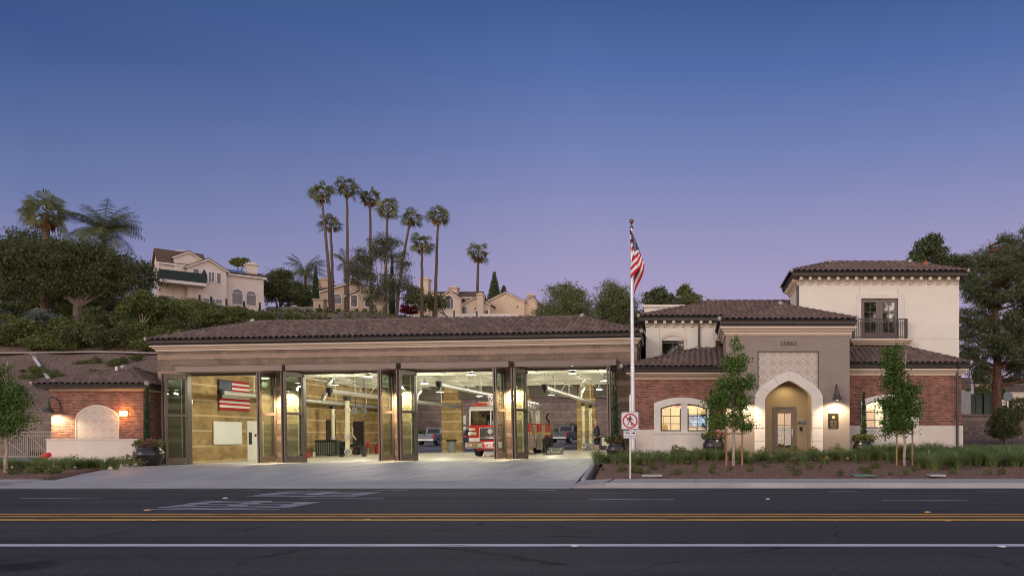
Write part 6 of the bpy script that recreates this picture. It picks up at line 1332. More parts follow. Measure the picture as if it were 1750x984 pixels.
# ================================================================= slope shrubs
bush = []
for k in range(5):
    mt_ = (m_leaf_dark, m_leaf_mid, m_leaf_gray, m_leaf_mid, m_yel)[k]
    o = leafcloud([(0, 0, .9, 1.4, 1.4, .9), (.8, .3, 1.3, .9, .9, .8), (-.9, .2, .8, 1, 1, .8)], 3000, .18, 100 + k, mt_, 'slope_shrub', aspect=.55, shell=.5); bush.append(o)
bm_data = [o.data for o in bush]
rn = random.Random(9); k = 0
names = ['dense dark green', 'mid green', 'dusty grey green', 'leafy mid green', 'yellow green']
def shrub(px, D, s, kind=None, lab=' shrub in the planted band on the hillside', grp='shrubs on the hillside'):
    global k
    x = WX(px, D); ty = rn.choice((0, 0, 1, 1, 2, 3)) if kind is None else kind
    if k < 5 and bush[ty].get('label') is None: o = bush[ty]
    else: o = bpy.data.objects.new('slope_shrub', bm_data[ty]); C.objects.link(o)
    o.location = (x, D, g(x, D) - .15); o.scale = (s, s, s * rn.uniform(.75, 1.0)); o.rotation_euler.z = rn.uniform(0, 6.28); tag(o, names[ty] + lab, 'shrub', grp + ' ' + str(ty) if 0 else grp + ', ' + names[ty]); k += 1
for D, a, b_, st, s in ((82, -20, 300, 17, 1.25), (84.5, -20, 330, 16, 1.35), (88, 225, 420, 17, 1.4), (92, 215, 470, 18, 1.5), (97, -20, 560, 17, 1.7), (103, -20, 640, 18, 1.6), (109, -20, 600, 18, 1.5), (114, 330, 660, 19, 1.2), (121, 380, 700, 19, 1.2), (129, 430, 720, 18, 1.2)):
    px = a
    while px < b_:
        q, Dq = px + rn.uniform(-5, 5), D + rn.uniform(-1.5, 1.5); px += st
        hmax = WZ(float(np.interp(q, [-20, 200, 270, 350, 450, 560, 700], [500, 505, 502, 515, 530, 537, 545])), Dq) - g(WX(q, Dq), Dq)
        sq = min(s * rn.uniform(.75, 1.15), hmax / 1.9)
        if sq > .22: shrub(q, Dq, sq, rn.choice((0, 1, 1, 3, 3, 2, 4)))
for px, D in [(rn.uniform(-20, 240), rn.uniform(64, 78)) for _ in range(34)]: shrub(px, D, rn.uniform(.2, .45), rn.choice((1, 3)), ' seedling on the bare mulched slope', 'seedlings on the bare mulched slope')
for px, D, s, ty in ((215, 60.3, .7, 3), (62, 60.3, .5, 3), (716, 97, 1.1, 1), (727, 98, .7, 1), (733, 97.6, .8, 1), (990, 98, 1.1, 4), (975, 98.4, 1.3, 1), (962, 98.5, 1.0, 1)): shrub(px, D, s, ty, ' bush at the foot of the block retaining wall', 'bushes at the foot of the retaining wall')
for px in range(560, 940, 17): D = 138 + rn.uniform(-2, 2) - max(0, 600 - px) * .05; shrub(px, D, rn.uniform(.35, .7), rn.choice((0, 1, 3)), ' bush on the hilltop in front of the houses', 'hilltop bushes')
for o in bush:
    if o.get('label') is None: bpy.data.objects.remove(o)
# ground cover on the planted band
gc = leafcloud([(WX(px, D), D, g(WX(px, D), D) + .1, 2.4, 2.4, .35) for D in range(82, 136, 3) for px in range(-30, 660, 26) if not (86 < D < 96 and px < 220)], 42000, .36, 33, m_leaf_mid, 'ground_cover', shell=.2); tag(gc, 'low green ground cover over the hillside', 'ground cover', kind='stuff')
gc = leafcloud([(WX(px, D), D, g(WX(px, D), D) + .05, 2.2, 2.2, .3) for D in range(112, 146, 3) for px in range(380, 730, 22)], 26000, .36, 34, m_leaf_mid, 'ground_cover', shell=.2); tag(gc, 'low green ground cover along the hilltop below the palms', 'ground cover', kind='stuff')
# ================================================================= trees
def tree(px, D, blobs, lab, mat, n, size, seed, name='tree', barkm=m_bark, base=None, tr_=.35, limbs=5, shell=.35, grp=None, **kw):
    """blobs in photograph px at distance D: (px, py, rx, rz[, depth offset])"""
    x = WX(px, D); z0 = g(x, D) if base is None else base; t = thing(name, lab, 'tree', (x, D, z0), group=grp); s = F0 / D; r = random.Random(seed); bl = []
    for q in blobs: bl.append(((q[0] - px) / s, (q[4] if len(q) > 4 else 0), WZ(q[1], D) - z0, q[2] / s, max(.8, (q[2] + q[3]) / 2 / s), q[3] / s))
    lo = min(q[2] - q[5] for q in bl); zt = lo + .35 * (max(q[2] + q[5] for q in bl) - lo); b = B(); fork = max(.5, lo * .75)
    b.cyl((0, 0, -.4), (r.uniform(-.1, .1), 0, fork), tr_ * 1.25, tr_, 10, False)
    for q in bl[:9]:
        c = Vector((q[0], q[1], q[2])); m_ = Vector((q[0] * .45, q[1] * .4, fork + (q[2] - fork) * .55)); b.cyl((0, 0, fork - .05), m_, tr_ * .42, tr_ * .27, 7, False); b.cyl(m_, c, tr_ * .27, tr_ * .10, 6, False)
        for _ in range(limbs): e = c + Vector((r.uniform(-1, 1) * q[3], r.uniform(-1, 1) * q[4], r.uniform(-.6, .9) * q[5])) * .85; b.cyl(m_.lerp(c, r.uniform(.3, 1)), e, tr_ * .16, tr_ * .05, 5, False)
    b.build('trunk', barkm, t); leafcloud(bl, n, size, seed, mat, 'crown', t, shell=shell, **kw); return t
tree(135, 88, [(135, 440, 45, 30), (95, 455, 45, 32), (55, 450, 45, 32), (15, 445, 45, 35), (60, 425, 38, 22, 2), (170, 450, 42, 34), (205, 462, 38, 32), (235, 480, 25, 32), (130, 485, 45, 24), (85, 485, 45, 24), (180, 488, 42, 26), (20, 480, 40, 28), (250, 470, 16, 22), (110, 425, 30, 18)],
     'wide dark spreading tree covering the slope at left', m_leaf_dark, 56000, .25, 1, tr_=.5)
tree(20, 98, [(5, 425, 40, 26), (45, 420, 38, 24), (85, 425, 28, 18), (-15, 440, 35, 30), (150, 445, 35, 25), (185, 455, 30, 26), (10, 505, 60, 22), (80, 505, 50, 22), (150, 505, 50, 22), (-20, 470, 50, 30)], 'darker tree behind the spreading tree at the left edge', m_leaf_dark, 26000, .3, 2)
tree(243, 84, [(232, 525, 26, 18), (258, 520, 26, 16), (245, 508, 20, 12), (275, 527, 18, 12), (220, 540, 14, 10)], 'small multi stemmed olive green tree on the slope right of the spreading tree', m_leaf_mid, 7000, .25, 3, tr_=.14, barkm=m_bark_pale)
tree(478, 128, [(478, 490, 24, 28), (462, 500, 14, 20), (490, 500, 18, 24), (480, 468, 14, 10), (512, 505, 18, 20), (524, 512, 12, 16)], 'round dark green tree between the two left houses', m_leaf_dark, 16000, .34, 4)
tree(408, 135, [(405, 448, 11, 7), (418, 448, 9, 7)], 'tree top peeping over the solar panel roof', m_leaf_mid, 1500, .4, 44)
tree(648, 118, [(620, 445, 16, 22), (640, 425, 18, 22), (662, 432, 20, 20), (685, 450, 16, 20), (610, 475, 14, 28), (632, 475, 18, 26), (690, 485, 18, 22), (665, 490, 16, 30), (655, 412, 14, 12), (605, 460, 12, 20), (700, 500, 10, 18), (640, 505, 14, 24), (676, 415, 8, 8)],
     'loose gum tree with pale stems in front of the tall palms', m_leaf_gum, 21000, .30, 5, barkm=m_bark_pale, tr_=.28, shell=.2, droop=.8, aspect=.3)
tree(763, 140, [(708, 510, 16, 16), (730, 515, 18, 18), (745, 520, 14, 15)], 'dark shrubby tree at the foot of the right palms', m_leaf_mid, 4500, .35, 6, tr_=.2)
tree(700, 141, [(692, 526, 14, 8), (705, 530, 16, 7)], 'crimson flowering bougainvillea between the palms', leafmat('bougainvillea', (.10, .008, .02), (.32, .02, .06)), 2200, .3, 7, 'bougainvillea', tr_=.1)
tree(965, 112, [(962, 515, 36, 28), (985, 520, 30, 26), (940, 535, 30, 20), (1000, 535, 22, 24), (925, 545, 22, 14), (960, 498, 22, 14), (985, 505, 18, 12), (960, 548, 40, 20)], 'broad pepper tree behind the hall roof left of the flagpole', m_leaf_pep, 26000, .26, 8, droop=.6, aspect=.4)
tree(1048, 116, [(1048, 520, 26, 34), (1040, 500, 18, 22), (1062, 515, 20, 28), (1072, 535, 16, 26), (1045, 550, 28, 24), (1030, 535, 14, 22)], 'tall pepper tree directly behind the flagpole', m_leaf_pep, 22000, .26, 9, droop=.6, aspect=.4)
tree(1090, 122, [(1085, 545, 12, 20), (1096, 540, 8, 14), (1100, 552, 8, 14)], 'thin dark tree right of the flagpole behind the office eave', m_leaf_dark, 3000, .34, 10)
tree(1125, 110, [(1112, 514, 18, 16), (1134, 510, 19, 15), (1125, 502, 14, 10), (1125, 528, 30, 12), (1146, 516, 14, 10)], 'round dark treetop above the office parapet', m_leaf_pine, 9000, .28, 12)
tree(1178, 112, [(1166, 508, 17, 15), (1184, 514, 20, 13), (1168, 497, 11, 9), (1203, 520, 14, 9), (1212, 517, 7, 6)], 'ragged treetop above the left office roof', m_leaf_pep, 8000, .27, 13)
# right hand pines
tree(1590, 62, [(1580, 425, 20, 16), (1600, 430, 18, 18), (1570, 440, 14, 12), (1610, 445, 14, 12), (1625, 450, 20, 14), (1595, 410, 12, 8), (1645, 450, 20, 16), (1560, 448, 12, 6)], 'dark pine showing over the highest roof at right', m_leaf_pine, 18000, .18, 14, base=3, shell=.25)
def bigpine():
    x = WX(1704, 55); z0 = g(x, 55) - .2; t = thing('pine_tree', 'big red barked pine filling the right edge', 'tree', (x, 55, z0)); s = F0 / 55; rn = random.Random(2); b = B()
    H = WZ(405, 55) - z0
    b.tube([(0, 0, 0), (-.05, 0, 2), (.05, 0, 4.5), (-.1, .1, 7.5), (-.35, 0, 10), (-.5, .1, H * .96)], .3, 12, [.36, .31, .27, .20, .12, .04])
    bl = []
    spec = [(1660, 470, 30, 20), (1690, 440, 26, 20), (1725, 425, 26, 18), (1750, 440, 30, 24), (1700, 470, 40, 22), (1735, 470, 36, 22), (1665, 505, 28, 24), (1755, 505, 26, 28), (1655, 545, 18, 26), (1668, 575, 26, 24), (1690, 600, 36, 18), (1725, 590, 30, 18), (1760, 560, 26, 26), (1755, 605, 30, 22), (1660, 610, 22, 14), (1685, 520, 18, 14), (1735, 535, 14, 16), (1710, 408, 12, 12), (1738, 405, 14, 12), (1668, 440, 10, 12), (1760, 400, 16, 16), (1720, 560, 18, 12), (1692, 560, 14, 14), (1662, 640, 20, 8), (1750, 640, 26, 10), (1690, 632, 24, 8), (1715, 500, 30, 26), (1700, 535, 26, 20), (1745, 575, 24, 18), (1676, 555, 22, 18), (1775, 480, 26, 40), (1720, 450, 24, 20)]
    FR = [(1702, 450), (1712, 482), (1698, 515), (1708, 548), (1696, 578), (1715, 610), (1680, 485), (1730, 505)]
    spec += [(a_, b_, 17, 13) for a_, b_ in FR] + [(1655, 520, 16, 30), (1652, 570, 14, 30), (1665, 625, 26, 12), (1742, 625, 30, 14), (1765, 520, 24, 30), (1678, 455, 20, 22), (1660, 495, 24, 20), (1688, 590, 22, 16), (1738, 605, 22, 18), (1660, 600, 20, 18), (1725, 470, 24, 18), (1750, 585, 22, 22), (1672, 650, 24, 9), (1735, 650, 20, 9), (1770, 640, 20, 18)]
    for px, py, rx, rz in spec:
        cx_, cz_ = (px - 1704) / s, WZ(py, 55) - z0; cy_ = rn.uniform(-1.6, 1.6) if (px, py) not in FR else -2.0; bl.append((cx_, cy_, cz_, rx / s, rx / s * .9, rz / s))
        h0 = max(2.2, cz_ - abs(cx_) * .35 - .4); m_ = Vector((cx_ * .5, cy_ * .5, h0 + (cz_ - h0) * .35)); tx = -.5 * (h0 / H); b.cyl((tx, 0, h0), m_, .10, .07, 7, False); b.cyl(m_, (cx_, cy_, cz_), .07, .03, 6, False)
        for _ in range(6): b.cyl(m_.lerp(Vector((cx_, cy_, cz_)), rn.random()), (cx_ + rn.uniform(-1, 1) * rx / s, cy_ + rn.uniform(-1, 1), cz_ + rn.uniform(-.5, 1) * rz / s), .03, .01, 5, False)
    b.build('trunk', m_bark_red, t); leafcloud(bl, 95000, .14, 15, m_leaf_pine, 'crown', t, shell=.15, aspect=.42)
bigpine()
tree(1770, 70, [(1745, 480, 30, 40), (1775, 450, 30, 50), (1750, 540, 30, 40), (1765, 600, 30, 40), (1700, 440, 22, 26), (1655, 480, 16, 30)], 'second dark pine partly hidden behind the big red barked pine', m_leaf_pine, 16000, .2, 16, base=3, shell=.3)
tree(1718, 44, [(1718, 722, 24, 18), (1712, 708, 16, 12), (1726, 735, 22, 14), (1704, 738, 14, 12), (1732, 712, 12, 12)], 'rounded dark bush beside the low block wall at far right', m_leaf_dark, 9500, .12, 17, 'large_bush', tr_=.1, base=g(WX(1718, 44), 44))
tree(1760, 70, [(1672, 672, 30, 10), (1640, 680, 16, 10), (1700, 674, 26, 9)], 'clipped green hedge beyond the power boxes', m_leaf_mid, 7000, .2, 18, 'hedge', tr_=.1)
tree(1790, 74, [(1750, 700, 40, 9), (1735, 684, 20, 6)], 'low hedge behind the road sign at far right', m_leaf_mid, 5000, .2, 19, 'hedge', tr_=.1)
# palms
def fan_frond(V, Fq, base, dirv, L, spreadr, rnd, wid=.10, nseg=13):
    """petiole plus a fan of drooping segments"""
    base = Vector(base); d = Vector(dirv).normalized(); up = Vector((0, 0, 1)); side = d.cross(up)
    if side.length < .1: side = Vector((1, 0, 0))
    side.normalize(); ro = rnd.uniform(-1.1, 1.1); side = (side * math.cos(ro) + side.cross(d) * math.sin(ro)).normalized(); nrm = side.cross(d).normalized(); hub = base + d * L * .5
    i = len(V); V += [tuple(base - side * .03), tuple(base + side * .03), tuple(hub + side * .02), tuple(hub - side * .02)]; Fq.append((i, i+1, i+2, i+3))
    for k in range(nseg):
        a = (k / (nseg - 1) - .5) * spreadr; ln = L * .56 * (1 - .25 * abs(k / (nseg - 1) - .5) * 2) * rnd.uniform(.85, 1.1); sd = (d * math.cos(a) + side * math.sin(a)).normalized(); w = side * math.cos(a) * wid - d * math.sin(a) * wid
        mid = hub + sd * ln * .6 + nrm * .02; tip = hub + sd * ln * .95 - Vector((0, 0, 1)) * ln * rnd.uniform(.12, .35); i = len(V)
        V += [tuple(hub), tuple(mid - w * .5), tuple(tip), tuple(mid + w * .5)]; Fq.append((i, i+1, i+2, i+3))
def palm(px, pytop, pybase, D, lab, seed, crown=2.3, lean=0, trunk=.21, dry=.25, zb=None, n=40, grp='tall fan palms on the hill'):
    r = random.Random(seed); x = WX(px, D); ztop = WZ(pytop, D) - crown * .75; xb = x - lean; z0 = (g(xb, D) - .3) if zb is None else zb; h = ztop - z0
    t = thing('palm_tree', lab, 'palm tree', (xb, D, z0), group=grp); b = B(); N = 12
    b.tube([(lean * (k / N) ** 1.5 + r.uniform(-.05, .05), 0, h * k / N) for k in range(N + 1)], trunk, 9, [trunk * (1.5 - .75 * k / N) for k in range(N + 1)]); b.build('trunk', m_palmtrunk, t)
    V = []; Fq = []; V2 = []; F2 = []
    for k in range(n):
        el = math.asin(min(1, max(-1, -.75 + 1.7 * (k + .5) / n))); az = k * 2.39996 + r.uniform(-.3, .3); dv = (math.cos(az) * math.cos(el), math.sin(az) * math.cos(el), math.sin(el)); fan_frond(V, Fq, (lean, 0, h + r.uniform(-.2, .2)), dv, crown * r.uniform(.55, 1.08), 2.5, r, .088 * crown / 2)
    for k in range(int(n * dry)):
        az = r.uniform(0, 6.28); el = r.uniform(-1.35, -.7) if r.random() < .6 else r.uniform(-.4, .6); dv = (math.cos(az) * math.cos(el), math.sin(az) * math.cos(el), math.sin(el)); fan_frond(V2, F2, (lean, 0, h - .1), dv, crown * r.uniform(.45, .7), 1.2, r, .12 * crown / 2, 7)
    npmesh('crown', V, Fq, m_palm, t); npmesh('dry_fronds', V2, F2, m_palmdry, t); return t
P = [(549, 309, 535, 128, 'tallest leftmost fan palm with slightly leaning trunk', -1.6, 2.75), (565, 364, 535, 130, 'shorter fan palm just right of the leftmost one', -.4, 2.4), (593, 304, 537, 130, 'second tallest fan palm with a very straight thin trunk', -.1, 2.45), (632, 319, 537, 132, 'fan palm third from left rising behind the gum tree', -.2, 2.45), (663, 337, 537, 130, 'thick fan palm rising from the middle of the gum tree', 0.5, 2.5), (702, 354, 537, 131, 'fan palm leaning right beside the gum tree', 2.4, 2.35), (721, 399, 540, 129, 'short full fan palm in front of the right pair', 0, 2.5), (749, 352, 541, 131, 'slender fan palm at the right end of the tall row', .5, 2.4)]
for i, (px, a, b_, D, l_, ln, cr) in enumerate(P): palm(px, a, b_, D, l_, 300 + i, cr, ln)
palm(817.5, 415, 541, 165, 'lone fan palm with shaggy orange skirt above the middle house', 320, 3.0, .4, .3, .5, zb=18, grp='lone palms')
palm(79, 330, 410, 92, 'big fan palm above the dark tree at far left', 321, 3.3, 0, .4, .5, zb=14, n=48, grp='lone palms')
def feather(px, pytop, D, lab, seed, L, zb=None, n=22):
    r = random.Random(seed); x = WX(px, D); z0 = g(x, D) - .3 if zb is None else zb; h = WZ(pytop, D) - L * .45 - z0; t = thing('palm_tree', lab, 'palm tree', (x, D, z0), group='feather palms'); B().tube([(0, 0, h * k / 6) for k in range(7)], .22, 8).build('trunk', m_palmtrunk, t); V = []; Fq = []
    for k in range(n):
        el = r.uniform(.05, 1.3); az = k * 2.4; p = Vector((0, 0, h)); vx = Vector((math.cos(az) * math.cos(el), math.sin(az) * math.cos(el), math.sin(el)));
        for s_ in range(12):
            q = p + vx * L / 12; vx = (vx + Vector((0, 0, -.13))).normalized(); sd = vx.cross(Vector((0, 0, 1)))
            if sd.length < .05: sd = Vector((1, 0, 0))
            sd.normalize(); i = len(V); V += [tuple(p - sd * .03), tuple(p + sd * .03), tuple(q + sd * .03), tuple(q - sd * .03)]; Fq.append((i, i+1, i+2, i+3)); ll = L * .24 * math.sin(math.pi * (s_ + 1.5) / 14)
            for sg_ in (-1, 1):
                for f in (0, .5):
                    m_ = p.lerp(q, f); tip = m_ + sd * sg_ * ll + vx * ll * .4 - Vector((0, 0, ll * r.uniform(.3, .7))); i = len(V); V += [tuple(m_), tuple(m_ + vx * .10), tuple(tip + vx * .04), tuple(tip)]; Fq.append((i, i+1, i+2, i+3))
            p = q
    npmesh('crown', V, Fq, m_palm, t)
feather(178, 368, 95, 'large feather palm behind the spreading tree at left', 5, 4.6, zb=15, n=38); feather(522, 447, 135, 'small feather palm between the two left houses', 6, 4.2, zb=22); feather(590, 436, 150, 'feather palm glimpsed behind the straight palm trunk', 7, 3.5, zb=22, n=10)
# conifers
def conifer(px, pytop, pyb, D, w, lab, seed, slim=False, zb=None):
    x = WX(px, D); z0 = g(x, D) - .3 if zb is None else zb; H = WZ(pytop, D) - z0; t = thing('conifer', lab, 'tree', (x, D, z0)); s = F0 / D; B().cyl((0, 0, 0), (0, 0, H), .22, .04, 8).build('trunk', m_bark, t)
    if slim: leafcloud([(0, 0, H * (.1 + .88 * k / 14), w / s * (1 - .7 * (k / 14) ** 2), w / s * (1 - .7 * (k / 14) ** 2), H / 14) for k in range(15)], 5000, .3, seed, m_cyp, 'crown', t, flat=3, aspect=.3, clump=0)
    else:
        zb_ = WZ(pyb, D) - z0; bl = []; r = random.Random(seed)
        for k in range(11):
            f = k / 11; z = zb_ + (H - zb_) * f; rr = w / s * (1 - f) + .25
            for j in range(7): a = j * .9 + k; bl.append((math.cos(a) * rr * .6, math.sin(a) * rr * .6, z + .15 * rr, rr * .45, rr * .45, .32))
        leafcloud(bl, 5000, .35, seed, m_leaf_pine, 'crown', t, shell=.1, aspect=.35, clump=0)
conifer(845, 463, 515, 172, 12, 'tall tiered conifer between the two right houses', 1, zb=20); conifer(861, 489, 505, 185, 5, 'small distant conifer tip right of the tiered conifer', 2, zb=20)
conifer(539.5, 460, 535, 126, 6.5, 'narrow pointed cypress left of the twin palm trunks', 3, True); conifer(670, 440, 538, 133, 5, 'narrow cypress hidden behind the gum tree', 4, True)
# ================================================================= hilltop houses
m_h1 = M('house_stucco_pink', (.68, .57, .50), .9, .05, 1); m_h2 = M('house_stucco_tan', (.42, .31, .22), .9, .05, 1); m_h3 = M('house_stucco_peach', (.60, .46, .35), .9, .05, 1); m_h4 = M('house_stucco_apricot', (.66, .49, .34), .9, .05, 1)
m_hroof = M('house_roof', (.13, .075, .05), .85, .3, 6, .6, col2=(.22, .14, .09)); m_trim = M('house_trim', (.70, .62, .55), .7, .05, 2); m_hglass = M('house_glass', (.06, .06, .07), .08, .2, 2, metal=1); m_solar = M('solar_panel', (.02, .03, .05), .12, .1, 3, spec=.8)
def gabled(parent, wall_m, u0, u1, v0, v1, z0, ze, zp, up=None, ov=.35, axis='v'):
    """box with gable roof; ridge along v (front gable) or along u"""
    if axis == 'v':
        up = (u0 + u1) / 2 if up is None else up; B().prism([(u0, z0), (u1, z0), (u1, ze), (up, zp), (u0, ze)], v0, v1).build('wall', wall_m, parent)
        sl = (zp - ze) / (up - u0); sr = (zp - ze) / (u1 - up); a = (u0 - ov, ze - sl * ov); c = (u1 + ov, ze - sr * ov)
        rf = B().prism([a, (up, zp + .02), (up, zp + .24), (a[0], a[1] + .22)], v0 - ov, v1 + ov).prism([(up, zp + .02), c, (c[0], c[1] + .22), (up, zp + .24)], v0 - ov, v1 + ov).build('roof', m_hroof, parent)
        B().prism([(a[0], a[1] - .12), (up, zp - .12), (up, zp + .06), (a[0], a[1] + .06)], v0 - ov - .04, v0 - ov + .04).prism([(up, zp - .12), (c[0], c[1] - .12), (c[0], c[1] + .06), (up, zp + .06)], v0 - ov - .04, v0 - ov + .04).build('fascia', m_trim, rf)
    else:
        vp = (v0 + v1) / 2; B().prismx([(v0, z0), (v1, z0), (v1, ze), (vp, zp), (v0, ze)], u0, u1).build('wall', wall_m, parent); s = (zp - ze) / (vp - v0); a = (v0 - ov, ze - s * ov); c = (v1 + ov, ze - s * ov)
        rf = B().prismx([a, (vp, zp + .02), (vp, zp + .24), (a[0], a[1] + .22)], u0 - ov, u1 + ov).prismx([(vp, zp + .02), c, (c[0], c[1] + .22), (vp, zp + .24)], u0 - ov, u1 + ov).build('roof', m_hroof, parent)
        B().box(u0 - ov, u1 + ov, v0 - ov - .05, v0 - ov + .02, a[1] - .14, a[1] + .1).build('fascia', m_trim, rf)
    return rf
def hwin(parent, u0, u1, z0, z1, v, arch=False, mull=1):
    fr = B(); n = 10; top = [(u0 + (u1-u0)*i/n, z1 + ((u1-u0)*.42 * math.sqrt(max(0, 1 - (2*i/n-1)**2)) if arch else 0)) for i in range(n+1)]; cx_ = (u0+u1)/2
    fr.strip(top, [(cx_ + (x - cx_) * 1.18, z + .14) for x, z in top], v - .08, v + .02); fr.box(u0 - .14, u0, v - .08, v + .02, z0, z1 + .03).box(u1, u1 + .14, v - .08, v + .02, z0, z1 + .03).box(u0 - .18, u1 + .18, v - .1, v + .02, z0 - .15, z0)
    for k in range(1, mull + 1): x = u0 + (u1-u0)*k/(mull+1); fr.box(x - .035, x + .035, v - .05, v + .01, z0, z1)
    if arch: fr.box(u0, u1, v - .05, v + .01, z1 - .03, z1 + .03)
    o = fr.build('window', m_trim, parent); B().prism([(u0, z0), (u1, z0)] + list(reversed(top)), v - .03, v + .01).build('pane', m_hglass, o)
def chimney(parent, u, v, w, z0, z1, mat):
    b = B().box(u - w/2, u + w/2, v - w/2, v + w/2, z0, z1 - .4); b.ring((u - w/2, u + w/2, v - w/2, v + w/2), [(-.02, z1 - .7), (.12, z1 - .5), (.2, z1 - .45), (.2, z1 - .3), (-.02, z1 - .3)]); b.box(u - w*.35, u + w*.35, v - w*.35, v + w*.35, z1 - .4, z1); b.build('chimney', mat, parent)
# house 1 turned 40 degrees
A1 = R(40); X0, D0 = WX(272, 112), 112.0; ca, sa = math.cos(A1), math.sin(A1)
def U(px): q = px - VPX; return (F0 * X0 - q * D0) / (q * sa - F0 * ca)
def HZ(px, py): return 1 + (HY - py) * (D0 + U(px) * sa) / F0
h1 = thing('hillside_house', 'two storey pink stucco house with green screened balcony on the hill', 'house', (X0, D0, 0), A1)
gabled(h1, m_h1, 0, U(350), 0, 7, 16, HZ(272, 447), HZ(272, 447) + 2.3, axis='u', ov=.3); gabled(h1, m_h1, U(297), U(347), -.25, 3.4, 20, HZ(347, 446), HZ(323, 431.5), U(322), ov=.25); gabled(h1, m_h1, U(318) , U(384), -1.4, 5, 16, HZ(384, 466), HZ(354, 446.5), U(353))
gabled(h1, m_h1, U(350), U(450.5), .0, 8.5, 16, HZ(451, 475), HZ(451, 462), axis='u')
o = B().prismx([(.1, 0), (3.2, 0), (3.2, .08), (.1, .08)], U(376), U(432)).build('solar_panel', m_solar, h1)
ze_, zp_ = HZ(451, 475), HZ(451, 462); sl = (zp_ - ze_) / 4.25
for v in o.data.vertices: v.co.z += ze_ + .32 + v.co.y * sl
chimney(h1, U(314), 5, 1.5, 24, HZ(314, 418), m_h1); chimney(h1, U(437), 3.2, 1.45, 24, HZ(437, 443), m_h1)
hwin(h1, U(397), U(414.5), HZ(405, 520), HZ(405, 501), 0, True, 0); hwin(h1, U(421), U(437), HZ(430, 522), HZ(430, 504), 0, True, 0); hwin(h1, U(297), U(311), HZ(304, 478), HZ(304, 468), 0, True); hwin(h1, U(354), U(363), HZ(358, 484), HZ(358, 468), -1.4); hwin(h1, U(328), U(337), HZ(333, 476), HZ(333, 463), -1.4, mull=0); hwin(h1, U(368), U(374), HZ(371, 487), HZ(371, 470), -1.4, mull=0)
hwin(h1, U(284), U(325), HZ(300, 520), HZ(300, 507), 0, False, 2); hwin(h1, U(345), U(376), HZ(360, 520), HZ(360, 513), -1.4, False, 2)
bl_ = B().box(U(268), U(346), -3.2, 0, HZ(300, 490), HZ(300, 485)).build('balcony', m_trim, h1); m_gscr = M('green_screen', (.009, .024, .019), .7, .15, 2)
B().box(U(268), U(346), -3.2, -3.12, HZ(300, 485), HZ(300, 469)).box(U(268), U(268) + .08, -3.12, 0, HZ(300, 485), HZ(300, 469)).box(U(346) - .08, U(346), -3.12, -1.4, HZ(300, 485), HZ(300, 469)).build('green_screen', m_gscr, bl_); B().lathe([(.05, 0), (.3, .1), (.35, 1.2), (.05, 1.9)], (U(344), -2.6, HZ(300, 483)), 10).build('closed_parasol', m_black, bl_)
def house(px, D, lab): return thing('hillside_house', lab, 'house', (WX(px, D), D, 0))
def mkU(px0, D): return (lambda p: WX(p, D) - WX(px0, D)), (lambda py: WZ(py, D))
h2 = house(600, 150, 'tan gabled house behind the twin palm trunks'); u, z = mkU(600, 150)
gabled(h2, m_h2, u(549), u(645), 0, 9, 18, z(499), z(481), u(607)); gabled(h2, m_h2, u(598), u(640), -1.5, 3, 18, z(508), z(497), u(619)); gabled(h2, m_h2, u(495), u(552), 1.5, 8, 18, z(494), z(481), axis='u')
hwin(h2, u(570), u(584), z(519), z(508), 0, True, 0); hwin(h2, u(606), u(616), z(526), z(507), -1.5, False, 0); hwin(h2, u(630), u(637), z(526), z(512), -1.5, False, 0); chimney(h2, u(540), 4, 2.2, 24, z(469), m_h2); B().cyl((u(585), 3, 26), (u(585), 3, z(467)), .12).build('flue_pipe', m_redmatte, h2)
h3 = house(770, 160, 'peach gabled house with large arched window behind the right palms'); u, z = mkU(770, 160)
gabled(h3, m_h3, u(700), u(724), 1, 8, 18, z(500), z(488.5), u(708)); gabled(h3, m_h3, u(722), u(810), 3, 9, 18, z(503), z(491), axis='u'); gabled(h3, m_h3, u(751), u(787), 0, 6, 18, z(510), z(496.5), u(768)); gabled(h3, m_h3, u(786), u(834), 1.5, 9, 18, z(518), z(505), u(812))
gabled(h3, m_h3, u(730), u(754), .6, 6, 18, z(503), z(498), u(740)); chimney(h3, u(725), .6, 1.8, 18, z(474), m_h3); chimney(h3, u(766), 4, 1.6, 24, z(483), m_h3); chimney(h3, u(819), 1.2, 1.3, 18, z(499), m_h3)
hwin(h3, u(759), u(774.5), z(528), z(512), 0, True, 2); hwin(h3, u(807), u(811), z(527), z(523), 1.5, False, 0); hwin(h3, u(826), u(831), z(537), z(528), 1.5, False, 0); hwin(h3, u(785), u(794), z(534), z(522), 1.45, False, 1)
h4 = house(870, 165, 'plain apricot gabled house at the right end of the hilltop'); u, z = mkU(870, 165)
gabled(h4, m_h4, u(833), u(896), 0, 8, 18, z(515), z(499.5), u(865)); gabled(h4, m_h4, u(894), u(916), 1, 8, 18, z(514), z(504), u(906)); chimney(h4, u(901), 4, 1.4, 24, z(496.5), m_h4); hwin(h4, u(883), u(886), z(525), z(522), 0, False, 0); B().box(u(862), u(864), -.06, 0, z(509), z(505)).box(u(866), u(868), -.06, 0, z(509), z(505)).build('gable_vent', m_trim, h4)
